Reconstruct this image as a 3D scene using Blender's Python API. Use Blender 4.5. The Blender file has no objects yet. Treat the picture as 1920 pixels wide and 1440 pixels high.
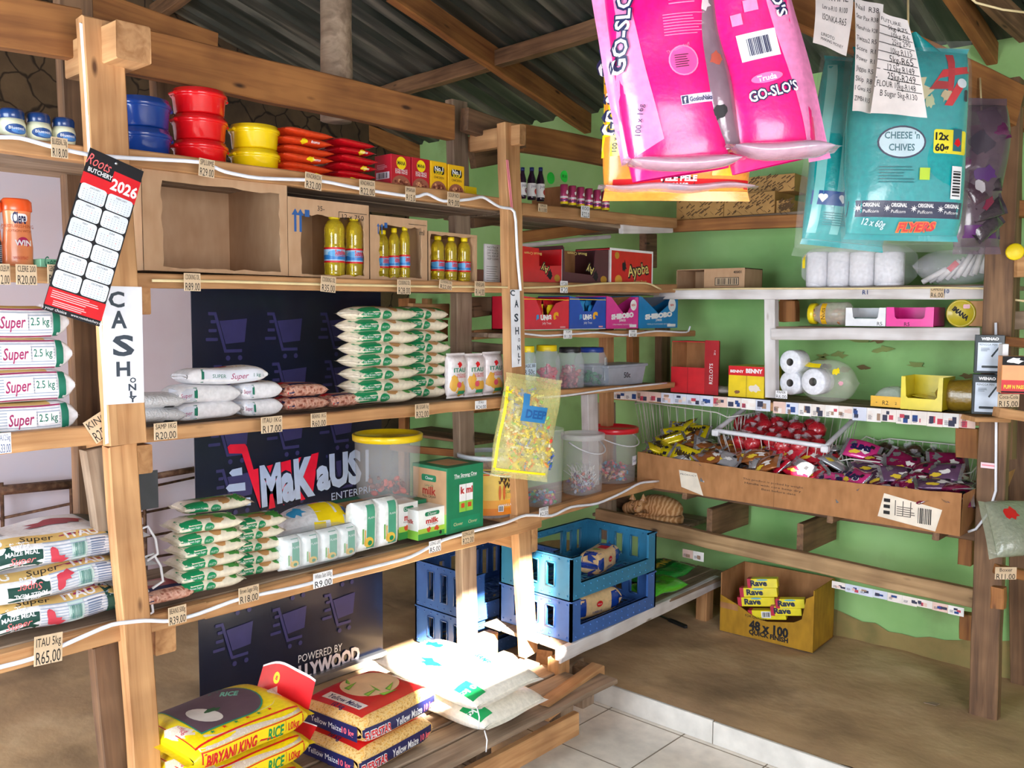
import bpy, math, random
from mathutils import Vector, Matrix, Quaternion
from mathutils.geometry import tessellate_polygon
random.seed(7)
sc = bpy.context.scene
COL = sc.collection
R = math.radians
# ---------------------------------------------------------------- camera
FPX, YAW, PITCH, ROLL, HC = 1685.0, R(42.2), R(4.5), R(.3), 1.88
FW = Vector((-math.sin(YAW)*math.cos(PITCH), math.cos(YAW)*math.cos(PITCH), -math.sin(PITCH)))
_r = Vector((math.cos(YAW), math.sin(YAW), 0)); _u = _r.cross(FW)
RT = math.cos(ROLL)*_r + math.sin(ROLL)*_u
UP = -math.sin(ROLL)*_r + math.cos(ROLL)*_u
CP = Vector((0, 0, HC))
cam = bpy.data.cameras.new('camera'); camo = bpy.data.objects.new('camera', cam); COL.objects.link(camo)
cam.sensor_width = 36; cam.lens = 36*FPX/1920; cam.clip_start = .05; cam.clip_end = 100
m = Matrix((RT, UP, -FW)).transposed().to_4x4(); m.translation = CP; camo.matrix_world = m
sc.camera = camo
# ---------------------------------------------------------------- world, sun, daylight, exposure
sc.view_settings.view_transform = 'Standard'; sc.view_settings.look = 'None'
sc.view_settings.gamma = 1; sc.view_settings.use_curve_mapping = False
sc.view_settings.exposure = 0.52
w = bpy.data.worlds.new('sky'); sc.world = w; w.use_nodes = True
w.node_tree.nodes['Background'].inputs[0].default_value = (.75, .86, 1, 1)
w.node_tree.nodes['Background'].inputs[1].default_value = .75
def lamp(name, kind, loc, target, energy, col, **k):
    l = bpy.data.lights.new(name, kind); l.energy = energy; l.color = col
    for a, b in k.items(): setattr(l, a, b)
    o = bpy.data.objects.new(name, l); COL.objects.link(o); o.location = loc
    o.rotation_euler = (Vector(target)-Vector(loc)).to_track_quat('-Z', 'Y').to_euler()
    return o
SUND = Vector((-4.3, 2.2, -3.15)).normalized()       # direction the sunlight travels
lamp('sun', 'SUN', (6, 0, 5), Vector((6, 0, 5))+SUND, 65, (1, .93, .82), angle=R(.6))
lamp('doorway_daylight', 'AREA', (-2.1, -1.45, 1.6), (-2.7, 2.8, 1.1), 125, (.84, .92, 1), shape='RECTANGLE', size=2.2, size_y=2.0)
lamp('added_side_fill', 'AREA', (1.35, .3, 1.8), (-2.7, 2.2, 1.2), 75, (.96, .97, 1), shape='RECTANGLE', size=2.0, size_y=1.4)  # added fill lamp that brightens the left shelves, no opening behind it
# ---------------------------------------------------------------- pixel helpers (photo frame 1920x1440)
def ray(px, py): return FW + RT*((px-960)/FPX) - UP*((py-720)/FPX)
def PX(px, py, X=-2.7): d = ray(px, py); return CP + d*(X/d.x)
def PY(px, py, Y=4.35): d = ray(px, py); return CP + d*(Y/d.y)
def PZ(px, py, Z): d = ray(px, py); return CP + d*((Z-HC)/d.z)
def PD(px, py, D): return CP + ray(px, py)*D          # at depth D along the view axis
# ---------------------------------------------------------------- materials
def lin(h):
    if isinstance(h, str):
        c = [int(h[i:i+2], 16)/255 for i in (0, 2, 4)]
    else: c = h
    return tuple(x/12.92 if x <= .04045 else ((x+.055)/1.055)**2.4 for x in c)+(1,)
MAT = {}
def newmat(name):
    m = bpy.data.materials.new(name); m.use_nodes = True
    nt = m.node_tree; MAT[name] = m
    return m, nt, nt.nodes['Principled BSDF']
def N(nt, t, **k):
    n = nt.nodes.new(t)
    for a, b in k.items():
        if hasattr(n, a): setattr(n, a, b)
        else: n.inputs[a].default_value = b
    return n
def ramp(nt, src, stops):
    r = N(nt, 'ShaderNodeValToRGB'); e = r.color_ramp.elements
    e[0].position, e[0].color = stops[0]; e[1].position, e[1].color = stops[1]
    for p, c in stops[2:]:
        x = e.new(p); x.color = c
    nt.links.new(src, r.inputs[0]); return r
def bump(nt, b, src, s, d=.01):
    n = N(nt, 'ShaderNodeBump'); n.inputs['Strength'].default_value = s; n.inputs['Distance'].default_value = d
    nt.links.new(src, n.inputs['Height']); nt.links.new(n.outputs[0], b.inputs['Normal'])
def c(h, rough=.5, alpha=1, metal=0, bmp=0, bs=60, coat=0, emit=0):
    """plain surface of one colour with faint wear"""
    key = 'surface_%s_%g_%g_%g_%g_%g_%g' % (h, rough, alpha, metal, bmp, coat, emit)
    if key in MAT: return key
    m, nt, b = newmat(key)
    b.inputs['Roughness'].default_value = rough; b.inputs['Metallic'].default_value = metal
    if coat: b.inputs['Coat Weight'].default_value = coat; b.inputs['Coat Roughness'].default_value = .12
    tc = N(nt, 'ShaderNodeTexCoord'); no = N(nt, 'ShaderNodeTexNoise'); no.inputs['Scale'].default_value = bs if bmp else 14
    no.inputs['Detail'].default_value = 3
    nt.links.new(tc.outputs['Object'], no.inputs[0])
    L = lin(h); mix = ramp(nt, no.outputs[0], [(.3, tuple(x*.86 for x in L[:3])+(1,)), (.7, tuple(min(1, x*1.06) for x in L[:3])+(1,))])
    nt.links.new(mix.outputs[0], b.inputs['Base Color'])
    if bmp: bump(nt, b, no.outputs[0], bmp, .006)
    if alpha < 1: b.inputs['Alpha'].default_value = alpha
    if emit: b.inputs['Emission Color'].default_value = L; b.inputs['Emission Strength'].default_value = emit
    return key
def film(h='ffffff', alpha=.18, rough=.18, bmp=.5):
    return c(h, rough, alpha, 0, bmp, 45)
def wood(name, a, b_, d, sc_=(2.2, 34, 34), rough=.75):
    m, nt, b = newmat(name)
    tc = N(nt, 'ShaderNodeTexCoord'); oi = N(nt, 'ShaderNodeObjectInfo'); mp = N(nt, 'ShaderNodeMapping')
    ad = N(nt, 'ShaderNodeVectorMath', operation='MULTIPLY_ADD')
    nt.links.new(tc.outputs['Object'], ad.inputs[0]); ad.inputs[1].default_value = (1, 1, 1)
    cmb = N(nt, 'ShaderNodeCombineXYZ'); mu = N(nt, 'ShaderNodeMath', operation='MULTIPLY'); mu.inputs[1].default_value = 37
    nt.links.new(oi.outputs['Random'], mu.inputs[0]); nt.links.new(mu.outputs[0], cmb.inputs[0]); nt.links.new(mu.outputs[0], cmb.inputs[1])
    nt.links.new(cmb.outputs[0], ad.inputs[2]); nt.links.new(ad.outputs[0], mp.inputs[0]); mp.inputs['Scale'].default_value = sc_
    no = N(nt, 'ShaderNodeTexNoise'); no.inputs['Scale'].default_value = 1; no.inputs['Detail'].default_value = 5; no.inputs['Distortion'].default_value = .6
    nt.links.new(mp.outputs[0], no.inputs[0])
    r = ramp(nt, no.outputs[0], [(.28, lin(b_)), (.62, lin(a))])
    # knots
    mp2 = N(nt, 'ShaderNodeMapping'); mp2.inputs['Scale'].default_value = (3, 9, 9); nt.links.new(ad.outputs[0], mp2.inputs[0])
    vo = N(nt, 'ShaderNodeTexVoronoi'); vo.inputs['Scale'].default_value = 1; nt.links.new(mp2.outputs[0], vo.inputs[0])
    kr = ramp(nt, vo.outputs['Distance'], [(.04, (0, 0, 0, 1)), (.1, (1, 1, 1, 1))])
    # big stains
    n2 = N(nt, 'ShaderNodeTexNoise'); n2.inputs['Scale'].default_value = 5; nt.links.new(ad.outputs[0], n2.inputs[0])
    st = ramp(nt, n2.outputs[0], [(.35, (.55, .5, .48, 1)), (.6, (1, 1, 1, 1))])
    m1 = N(nt, 'ShaderNodeMix', data_type='RGBA'); nt.links.new(kr.outputs[0], m1.inputs['Factor'])
    m1.inputs['A'].default_value = lin(d); nt.links.new(r.outputs[0], m1.inputs['B'])
    m2 = N(nt, 'ShaderNodeMix', data_type='RGBA', blend_type='MULTIPLY'); m2.inputs['Factor'].default_value = .6
    nt.links.new(m1.outputs['Result'], m2.inputs['A']); nt.links.new(st.outputs[0], m2.inputs['B'])
    nt.links.new(m2.outputs['Result'], b.inputs['Base Color']); b.inputs['Roughness'].default_value = rough
    bump(nt, b, no.outputs[0], .35, .004)
    return name
WOOD = wood('pine_wood', 'cc9c6a', 'a97648', '5f3b20')
WOODO = wood('orange_pine_wood', 'a9713c', '7d4c26', '40240f')
WOODD = wood('weathered_dark_wood', '8c6a4c', '5b4230', '2c2018')
WOODG = wood('grey_old_wood', 'a58f78', '7a6450', '3c2e24')
WOODM = wood('dusty_board_wood', 'b8966c', '967650', '5a4430')
WHITEW = wood('whitewashed_wood', 'e4e1e2', 'c9c4c2', '8a7c70', (2, 20, 20))
def cardb(name, a, b_):
    m, nt, b = newmat(name); tc = N(nt, 'ShaderNodeTexCoord'); mp = N(nt, 'ShaderNodeMapping'); mp.inputs['Scale'].default_value = (30, 30, 10)
    nt.links.new(tc.outputs['Object'], mp.inputs[0]); no = N(nt, 'ShaderNodeTexNoise'); no.inputs['Scale'].default_value = 1
    nt.links.new(mp.outputs[0], no.inputs[0]); n2 = N(nt, 'ShaderNodeTexNoise'); n2.inputs['Scale'].default_value = 9; nt.links.new(tc.outputs['Object'], n2.inputs[0])
    mx = N(nt, 'ShaderNodeMath', operation='ADD'); nt.links.new(no.outputs[0], mx.inputs[0]); nt.links.new(n2.outputs[0], mx.inputs[1])
    hf = N(nt, 'ShaderNodeMath', operation='MULTIPLY'); hf.inputs[1].default_value = .5; nt.links.new(mx.outputs[0], hf.inputs[0])
    r = ramp(nt, hf.outputs[0], [(.35, lin(b_)), (.65, lin(a))]); nt.links.new(r.outputs[0], b.inputs['Base Color'])
    b.inputs['Roughness'].default_value = .85; bump(nt, b, no.outputs[0], .2, .002); return name
CARD = cardb('corrugated_cardboard', 'bf9c7a', 'b08b68')
CARDD = cardb('brown_cardboard', 'b27e50', '98683e')
CARDT = cardb('tag_cardboard', 'd8c0a0', 'c4a987')
def mottled(name, cols, scale, rough=.9, bm=.5, bd=.02, crack=None, detail=6, stretch=(1, 1, 1), spots=None):
    m, nt, b = newmat(name); tc = N(nt, 'ShaderNodeTexCoord'); mp = N(nt, 'ShaderNodeMapping'); mp.inputs['Scale'].default_value = stretch
    nt.links.new(tc.outputs['Object'], mp.inputs[0]); no = N(nt, 'ShaderNodeTexNoise'); no.inputs['Scale'].default_value = scale; no.inputs['Detail'].default_value = detail
    nt.links.new(mp.outputs[0], no.inputs[0])
    k = len(cols); r = ramp(nt, no.outputs[0], [(.3+.4*i/(k-1), lin(x)) for i, x in enumerate(cols)])
    out = r.outputs[0]
    if crack:
        nz = N(nt, 'ShaderNodeTexNoise'); nz.inputs['Scale'].default_value = crack*.9; nt.links.new(tc.outputs['Object'], nz.inputs[0])
        mxv = N(nt, 'ShaderNodeMix', data_type='VECTOR'); mxv.inputs['Factor'].default_value = .12
        nt.links.new(tc.outputs['Object'], mxv.inputs['A']); nt.links.new(nz.outputs['Color'], mxv.inputs['B'])
        vo = N(nt, 'ShaderNodeTexVoronoi', feature='DISTANCE_TO_EDGE'); vo.inputs['Scale'].default_value = crack
        nt.links.new(mxv.outputs['Result'], vo.inputs[0]); cr = ramp(nt, vo.outputs['Distance'], [(.012, (.12, .1, .09, 1)), (.05, (1, 1, 1, 1))])
        mm = N(nt, 'ShaderNodeMix', data_type='RGBA', blend_type='MULTIPLY'); mm.inputs['Factor'].default_value = .9
        nt.links.new(out, mm.inputs['A']); nt.links.new(cr.outputs[0], mm.inputs['B']); out = mm.outputs['Result']
    if spots:
        sc2, colr, lo, hi = spots
        n3 = N(nt, 'ShaderNodeTexNoise'); n3.inputs['Scale'].default_value = sc2; n3.inputs['Detail'].default_value = 8; nt.links.new(tc.outputs['Object'], n3.inputs[0])
        rr = ramp(nt, n3.outputs[0], [(lo, (0, 0, 0, 1)), (hi, (1, 1, 1, 1))])
        mm = N(nt, 'ShaderNodeMix', data_type='RGBA'); nt.links.new(rr.outputs[0], mm.inputs['Factor']); nt.links.new(out, mm.inputs['A']); mm.inputs['B'].default_value = lin(colr); out = mm.outputs['Result']
    nt.links.new(out, b.inputs['Base Color']); b.inputs['Roughness'].default_value = rough
    bump(nt, b, no.outputs[0], bm, bd); return name
MUD = mottled('cracked_mud_plaster', ['3a2c1e', '54412d', '6b553c'], 3, .95, .6, .03, crack=7)
DIRT = mottled('packed_earth', ['a08260', 'b6966e', 'ccae86'], 2.2, .95, .7, .03, spots=(2.2, '7c6448', .5, .72), stretch=(1, 1.3, 1))
GREEN = mottled('green_wall_paint', ['7fb468', '98c87e', 'a8d490'], 1.6, .8, .25, .01, spots=(3, '7f9e62', .55, .8))
PINK = mottled('pale_pink_wall_paint', ['e2cad4', 'ead8e2', 'dfdaea'], 1.3, .8, .1, .01)
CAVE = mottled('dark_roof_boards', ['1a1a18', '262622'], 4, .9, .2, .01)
# ---------------------------------------------------------------- object helpers
def tag(o, label=None, cat=None, group=None, kind=None):
    if label: o['label'] = label
    if cat: o['category'] = cat
    if group: o['group'] = group
    if kind: o['kind'] = kind
    return o
def empty(name, loc, rz=0, label=None, cat=None, group=None, kind=None):
    o = bpy.data.objects.new(name, None); o.empty_display_size = .05; COL.objects.link(o)
    o.location = loc; o.rotation_euler = (0, 0, rz); return tag(o, label, cat, group, kind)
def copy_tree(o, parent=None):
    k = o.copy(); COL.objects.link(k)
    if parent: k.parent = parent
    for ch in [x for x in bpy.data.objects if x.parent == o]: copy_tree(ch, k)
    return k
_txt = {}
_tc = bpy.data.curves.new('lettering', 'FONT'); _to = bpy.data.objects.new('lettering', _tc); COL.objects.link(_to)
def text2d(s, bold=0, shear=0):
    k = (s, bold, shear)
    if k not in _txt:
        _tc.body = s; _tc.size = 1; _tc.offset = bold; _tc.shear = shear; _tc.resolution_u = 2; _tc.align_x = 'LEFT'
        dg = bpy.context.evaluated_depsgraph_get(); dg.update()
        me = bpy.data.meshes.new_from_object(_to.evaluated_get(dg)); me.calc_loop_triangles()
        v = [(p.co.x, p.co.y) for p in me.vertices]; t = [tuple(x.vertices) for x in me.loop_triangles]
        if not v: v = [(0, 0)]
        x0 = min(p[0] for p in v); x1 = max(p[0] for p in v)
        _txt[k] = ([(a-x0, b) for a, b in v], t, max(x1-x0, .01)); bpy.data.meshes.remove(me)
    return _txt[k]
def clipax(poly, ax, lo, hi):
    for s, val in ((1, lo), (-1, hi)):
        out = []
        for i in range(len(poly)):
            a, b = poly[i-1], poly[i]; da = (a[ax]-val)*s; db = (b[ax]-val)*s
            if (da >= 0) != (db >= 0):
                t = da/(da-db); out.append((a[0]+(b[0]-a[0])*t, a[1]+(b[1]-a[1])*t))
            if db >= 0: out.append(b)
        poly = out
        if len(poly) < 3: return []
    return poly
def gridclip(polys, step):
    for ax in (0, 1):
        res = []
        for p in polys:
            lo = min(q[ax] for q in p); hi = max(q[ax] for q in p)
            i0 = math.floor(lo/step+1e-6); i1 = math.ceil(hi/step-1e-6)
            if i1-i0 <= 1: res.append(p); continue
            for i in range(i0, i1):
                q = clipax(p, ax, i*step, (i+1)*step)
                if q: res.append(q)
        polys = res
    return polys
def ell(cu, cv, ru, rv, n=20, a0=0, a1=360, rot=0):
    o = []
    for i in range(n):
        t = R(a0+(a1-a0)*i/(n if a1-a0 == 360 else n-1)); x, y = ru*math.cos(t), rv*math.sin(t)
        o.append((cu+x*math.cos(rot)-y*math.sin(rot), cv+x*math.sin(rot)+y*math.cos(rot)))
    return o
def rc(u0, v0, u1, v1): return [(u0, v0), (u1, v0), (u1, v1), (u0, v1)]
def rrect(u0, v0, u1, v1, r):
    o = []
    for cx, cy, a in ((u1-r, v1-r, 0), (u0+r, v1-r, 90), (u0+r, v0+r, 180), (u1-r, v0+r, 270)):
        for i in range(4): t = R(a+30*i); o.append((cx+r*math.cos(t), cy+r*math.sin(t)))
    return o
def star(cu, cv, r, n=5, k=.42): return [(cu+(r if i % 2 == 0 else r*k)*math.sin(i*math.pi/n), cv+(r if i % 2 == 0 else r*k)*math.cos(i*math.pi/n)) for i in range(2*n)]
def squig(seed, cu, cv, r, n=14, amt=.35, asp=1):
    rn = random.Random(seed); return [(cu+r*(1+amt*(rn.random()*2-1))*math.cos(2*math.pi*i/n)*asp, cv+r*(1+amt*(rn.random()*2-1))*math.sin(2*math.pi*i/n)) for i in range(n)]
class MB:
    def __init__(s, M=None): s.v = []; s.f = []; s.m = []; s.M = M; s.smooth = []
    def P(s, p):
        p = Vector(p)
        return s.M @ p if s.M is not None else p
    def add(s, vs, fs, mat, smooth=False):
        o = len(s.v); s.v += [s.P(p) for p in vs]
        for f in fs: s.f.append([o+i for i in f]); s.m.append(mat); s.smooth.append(smooth)
        return s
    def box(s, x0, y0, z0, x1, y1, z1, mat, b=0):
        if b <= 0:
            vs = [(x, y, z) for z in (z0, z1) for y in (y0, y1) for x in (x0, x1)]
            return s.add(vs, [(0, 2, 3, 1), (4, 5, 7, 6), (0, 1, 5, 4), (2, 6, 7, 3), (0, 4, 6, 2), (1, 3, 7, 5)], mat)
        b = min(b, (x1-x0)/2.01, (y1-y0)/2.01, (z1-z0)/2.01)
        vs = []; idx = {}
        for sx in (0, 1):
            for sy in (0, 1):
                for sz in (0, 1):
                    X, Y, Z = (x0, x1)[sx], (y0, y1)[sy], (z0, z1)[sz]; dx, dy, dz = (b, -b)[sx], (b, -b)[sy], (b, -b)[sz]
                    for k, p in enumerate(((X, Y+dy, Z+dz), (X+dx, Y, Z+dz), (X+dx, Y+dy, Z))): idx[(sx, sy, sz, k)] = len(vs); vs.append(p)
        g = lambda a, b_, c_, k: idx[(a, b_, c_, k)]; f = []
        for a in (0, 1):
            f.append([g(a, 0, 0, 0), g(a, 1, 0, 0), g(a, 1, 1, 0), g(a, 0, 1, 0)]); f.append([g(0, a, 0, 1), g(1, a, 0, 1), g(1, a, 1, 1), g(0, a, 1, 1)]); f.append([g(0, 0, a, 2), g(1, 0, a, 2), g(1, 1, a, 2), g(0, 1, a, 2)])
            for b_ in (0, 1):
                f.append([g(0, a, b_, 1), g(1, a, b_, 1), g(1, a, b_, 2), g(0, a, b_, 2)]); f.append([g(a, 0, b_, 0), g(a, 1, b_, 0), g(a, 1, b_, 2), g(a, 0, b_, 2)]); f.append([g(a, b_, 0, 0), g(a, b_, 1, 0), g(a, b_, 1, 1), g(a, b_, 0, 1)])
                for c_ in (0, 1): f.append([g(a, b_, c_, 0), g(a, b_, c_, 1), g(a, b_, c_, 2)])
        return s.add(vs, f, mat)
    def prism(s, poly, h0, h1, mat, axis='z'):
        """poly extruded along an axis; poly in the two other axes"""
        def q(a, b, h): return {'z': (a, b, h), 'y': (a, h, b), 'x': (h, a, b)}[axis]
        n = len(poly); vs = [q(a, b, h0) for a, b in poly]+[q(a, b, h1) for a, b in poly]
        fs = [(i, (i+1) % n, n+(i+1) % n, n+i) for i in range(n)]
        tr = tessellate_polygon([[Vector((a, b, 0)) for a, b in poly]])
        fs += [tuple(t) for t in tr]+[tuple(n+i for i in t) for t in tr]
        return s.add(vs, fs, mat)
    def tube(s, pts, r, mat, n=6, closed=False, caps=True):
        pts = [Vector(p) for p in pts]; vs = []; fs = []; k = len(pts); prev = None
        for i, p in enumerate(pts):
            a = pts[i-1] if (i or closed) else p; b = pts[(i+1) % k] if (i < k-1 or closed) else p
            t = (b-a).normalized() if (b-a).length > 1e-9 else Vector((0, 0, 1))
            x = prev - t*prev.dot(t) if prev is not None else t.orthogonal()
            if x.length < 1e-6: x = t.orthogonal()
            x.normalize(); prev = x; y = t.cross(x); rr = r[i] if isinstance(r, (list, tuple)) else r
            for j in range(n): an = 2*math.pi*j/n; vs.append(p+(x*math.cos(an)+y*math.sin(an))*rr)
        for i in range(k if closed else k-1):
            for j in range(n): i2 = (i+1) % k; fs.append((i*n+j, i*n+(j+1) % n, i2*n+(j+1) % n, i2*n+j))
        if caps and not closed: fs += [tuple(range(n))[::-1], tuple((k-1)*n+j for j in range(n))]
        return s.add(vs, fs, mat, True)
    def lathe(s, prof, mat, n=28, cx=0, cy=0, cap=True, sq=None):
        vs = []; fs = []
        for r, z in prof:
            for j in range(n):
                an = 2*math.pi*j/n; ca, sa = math.cos(an), math.sin(an)
                if sq: ca = math.copysign(abs(ca)**sq, ca); sa = math.copysign(abs(sa)**sq, sa)
                vs.append((cx+r*ca, cy+r*sa, z))
        for i in range(len(prof)-1):
            for j in range(n): fs.append((i*n+j, i*n+(j+1) % n, (i+1)*n+(j+1) % n, (i+1)*n+j))
        if cap: fs += [tuple(range(n))[::-1], tuple((len(prof)-1)*n+j for j in range(n))]
        return s.add(vs, fs, mat, True)
    def ball(s, cx, cy, cz, rx, ry, rz, mat, n=12, k=8):
        return s.surf(lambda u, v: (cx+rx*math.cos(u)*math.sin(v), cy+ry*math.sin(u)*math.sin(v), cz+rz*math.cos(v)), 0, 2*math.pi, n, 0.001, math.pi-.001, k, mat)
    def surf(s, fn, u0, u1, nu, v0, v1, nv, mat, smooth=True, matf=None):
        o = len(s.v)
        for j in range(nv+1):
            for i in range(nu+1): s.v.append(s.P(fn(u0+(u1-u0)*i/nu, v0+(v1-v0)*j/nv)))
        for j in range(nv):
            for i in range(nu):
                a = o+j*(nu+1)+i; s.f.append([a, a+1, a+nu+2, a+nu+1]); s.smooth.append(smooth)
                s.m.append(matf(u0+(u1-u0)*(i+.5)/nu, v0+(v1-v0)*(j+.5)/nv) if matf else mat)
        return s
    def art(s, fn, items, step=None, h=.0005, eps=None):
        """flat print laid on a surface: fn(u, v, h) gives the point; items are (poly, mat) or ('T', text, u, v, size, mat, opts)"""
        eps = eps if eps is not None else (.0002 if step else .00004)
        for it in items:
            if it[0] == 'T':
                _, tx, cu, cv, size, mat = it[:6]; op = it[6] if len(it) > 6 else {}
                v, t, wd = text2d(tx, op.get('bold', 0), op.get('shear', 0))
                sx = size; fit = op.get('w')
                if fit: sx = fit/wd
                al = op.get('al', 'c'); ox = {'c': wd/2, 'l': 0, 'r': wd}[al]; rt = op.get('rot', 0); ca, sa = math.cos(R(rt)), math.sin(R(rt))
                arc = op.get('arc', 0)
                def q(p):
                    x = (p[0]-ox)*sx; y = (p[1]-.35)*size
                    if arc: y += arc*(x*x)
                    return (cu+x*ca-y*sa, cv+x*sa+y*ca)
                polys = [[q(v[i]) for i in tr] for tr in t]
            else:
                poly, mat = it[:2]
                if len(poly) > 4 or step:
                    tr = tessellate_polygon([[Vector((a, b, 0)) for a, b in poly]]); polys = [[poly[i] for i in x] for x in tr]
                else: polys = [poly]
            if step: polys = gridclip(polys, step)
            o = len(s.v); cache = {}
            for p in polys:
                ids = []
                for q_ in p:
                    k = (round(q_[0], 6), round(q_[1], 6))
                    if k not in cache: cache[k] = len(s.v); s.v.append(s.P(fn(q_[0], q_[1], h)))
                    if not ids or ids[-1] != cache[k]: ids.append(cache[k])
                if len(set(ids)) >= 3: s.f.append(list(dict.fromkeys(ids))); s.m.append(mat); s.smooth.append(bool(step))
            h += eps
        return s
    def build(s, name, parent=None, loc=None, rz=0, label=None, cat=None, group=None, kind=None):
        me = bpy.data.meshes.new(name); me.from_pydata([tuple(p) for p in s.v], [], s.f)
        names = list(dict.fromkeys(s.m))
        for n_ in names: me.materials.append(MAT[n_])
        ix = {n_: i for i, n_ in enumerate(names)}
        me.polygons.foreach_set('material_index', [ix[x] for x in s.m]); me.polygons.foreach_set('use_smooth', s.smooth)
        me.update(); o = bpy.data.objects.new(name, me); COL.objects.link(o)
        if parent: o.parent = parent
        if loc is not None: o.location = loc; o.rotation_euler = (0, 0, rz)
        return tag(o, label, cat, group, kind)
def plane(o, ud, vd, n=None):
    o, ud, vd = Vector(o), Vector(ud), Vector(vd); n = Vector(n) if n else ud.cross(vd).normalized()
    return lambda u, v, h: o+ud*u+vd*v+n*h
def FRONT(y=0): return lambda u, v, h: Vector((u, y-h, v))
def TOP(z): return lambda u, v, h: Vector((u, v, z+h))
def LSIDE(x): return lambda u, v, h: Vector((x-h, -u, v))       # seen from -x; u runs to the front (-y)
def CYL(r, taper=0, cx=0, cy=0): return lambda u, v, h: Vector((cx+(r+taper*v+h)*math.sin(u/r), cy-(r+taper*v+h)*math.cos(u/r), v))
def wob(seed, a, f=9):
    rn = random.Random(seed); ph = [rn.random()*6.28 for _ in range(6)]; fr = [f*(.6+rn.random()) for _ in range(6)]
    def g(p): return Vector((a*.4*math.sin(fr[0]*p.z*2+ph[0]), a*.4*math.sin(fr[1]*p.x+ph[1]), a*math.sin(fr[2]*p.x+ph[2])*math.sin(fr[3]*p.y+ph[3])+a*.5*math.sin(fr[4]*2*p.x+fr[5]*p.y+ph[4])))
    return g
def bag(mb, L, W, T, mat, n=2.6, k=5, seed=0, lump=.004, top=None, front=None, step=.03, seal=.012, base=True, nu=22, nv=28, sealmat=None, end=.1, wn=2.2):
    """filled pillow bag lying flat, long side along x, centred, base at z=0"""
    g = wob(seed, lump)
    def ab(x):
        t = min(1, abs(2*x/L)); b = max(end, (1-t**k)**.5); return 1-.05*t**3, b
    zc = T/2
    def fin(p):
        d = g(p); p = p+d
        return p
    def T_(u, v, h):
        a, b = ab(u); q = max(0, 1-abs(2*v/(W*a))**n)**(1/n)
        return fin(Vector((u, v, zc+(T/2)*b*q)))+Vector((0, 0, h))
    def F_(u, z, h):
        a, b = ab(u); zz = z-zc; q = max(0, 1-abs(2*zz/(T*b+1e-6))**n)**(1/n)
        return fin(Vector((u, -W/2*a*q, z)))+Vector((0, -h, 0))
    def S_(u, ph):
        a, b = ab(u); cc, ss = math.cos(ph), math.sin(ph)
        return fin(Vector((u, W/2*a*math.copysign(abs(cc)**(2/n), cc), zc+T/2*b*math.copysign(abs(ss)**(2/n), ss))))
    mb.surf(S_, -L/2, L/2, nu, 0, 2*math.pi, nv, mat)
    if seal:
        for sx in (-1, 1):
            def E(a_, v, sx=sx): 
                a, b = ab(L/2); y = v*W/2*a; return fin(Vector((sx*(L/2+a_), y*(1+.3*a_/max(seal, .001)*.1), zc+.0025*math.sin(40*v)*(a_/seal))))
            mb.surf(E, 0, seal, 2, -1, 1, 14, sealmat or mat)
            hh = (T/2)*ab(L/2)[1]
            for s2 in (-1, 1):
                pass
            mb.surf(lambda a_, v, sx=sx: fin(Vector((sx*L/2, v*W/2*ab(L/2)[0]*.98, zc+a_*hh*max(0, 1-abs(v)**n)**(1/n)))), -1, 1, 2, -1, 1, 12, sealmat or mat)
    if top: mb.art(T_, top, step, h=.0012)
    if front: mb.art(F_, front, step*.7, h=.0012)
    return mb
def bars(u0, v0, u1, v1, n, mat, seed=1, vert=True):
    rn = random.Random(seed); o = []; x = 0; W_ = (u1-u0) if vert else (v1-v0); step = W_/n
    for i in range(n):
        w_ = step*(.3+.5*rn.random())
        o.append((rc(u0+i*step, v0, u0+i*step+w_, v1) if vert else rc(u0, v0+i*step, u1, v0+i*step+w_), mat))
    return o
def lines(u0, v0, u1, v1, n, mat, seed=1, t=.4):
    rn = random.Random(seed); st = (v1-v0)/n; return [(rc(u0+(u1-u0)*.0, v0+i*st, u0+(u1-u0)*(.65+.35*rn.random()), v0+i*st+st*t), mat) for i in range(n)]
def M4(x, y, z, o=(0, 0, 0)):
    m = Matrix((Vector(x), Vector(y), Vector(z))).transposed().to_4x4(); m.translation = Vector(o); return m
UPRIGHT = M4((0, 0, -1), (1, 0, 0), (0, -1, 0))      # a lying bag stood up: its x points down, its y to the right, its z to the viewer
def rotart(items):  # art drawn as (right, up) on an UPRIGHT bag
    out = []
    for it in items:
        if it[0] == 'T':
            o = dict(it[6]) if len(it) > 6 else {}; o['rot'] = o.get('rot', 0)+90
            out.append(('T', it[1], -it[3], it[2], it[4], it[5], o))
        else: out.append(([(-v, u) for u, v in it[0]], it[1]))
    return out
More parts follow.
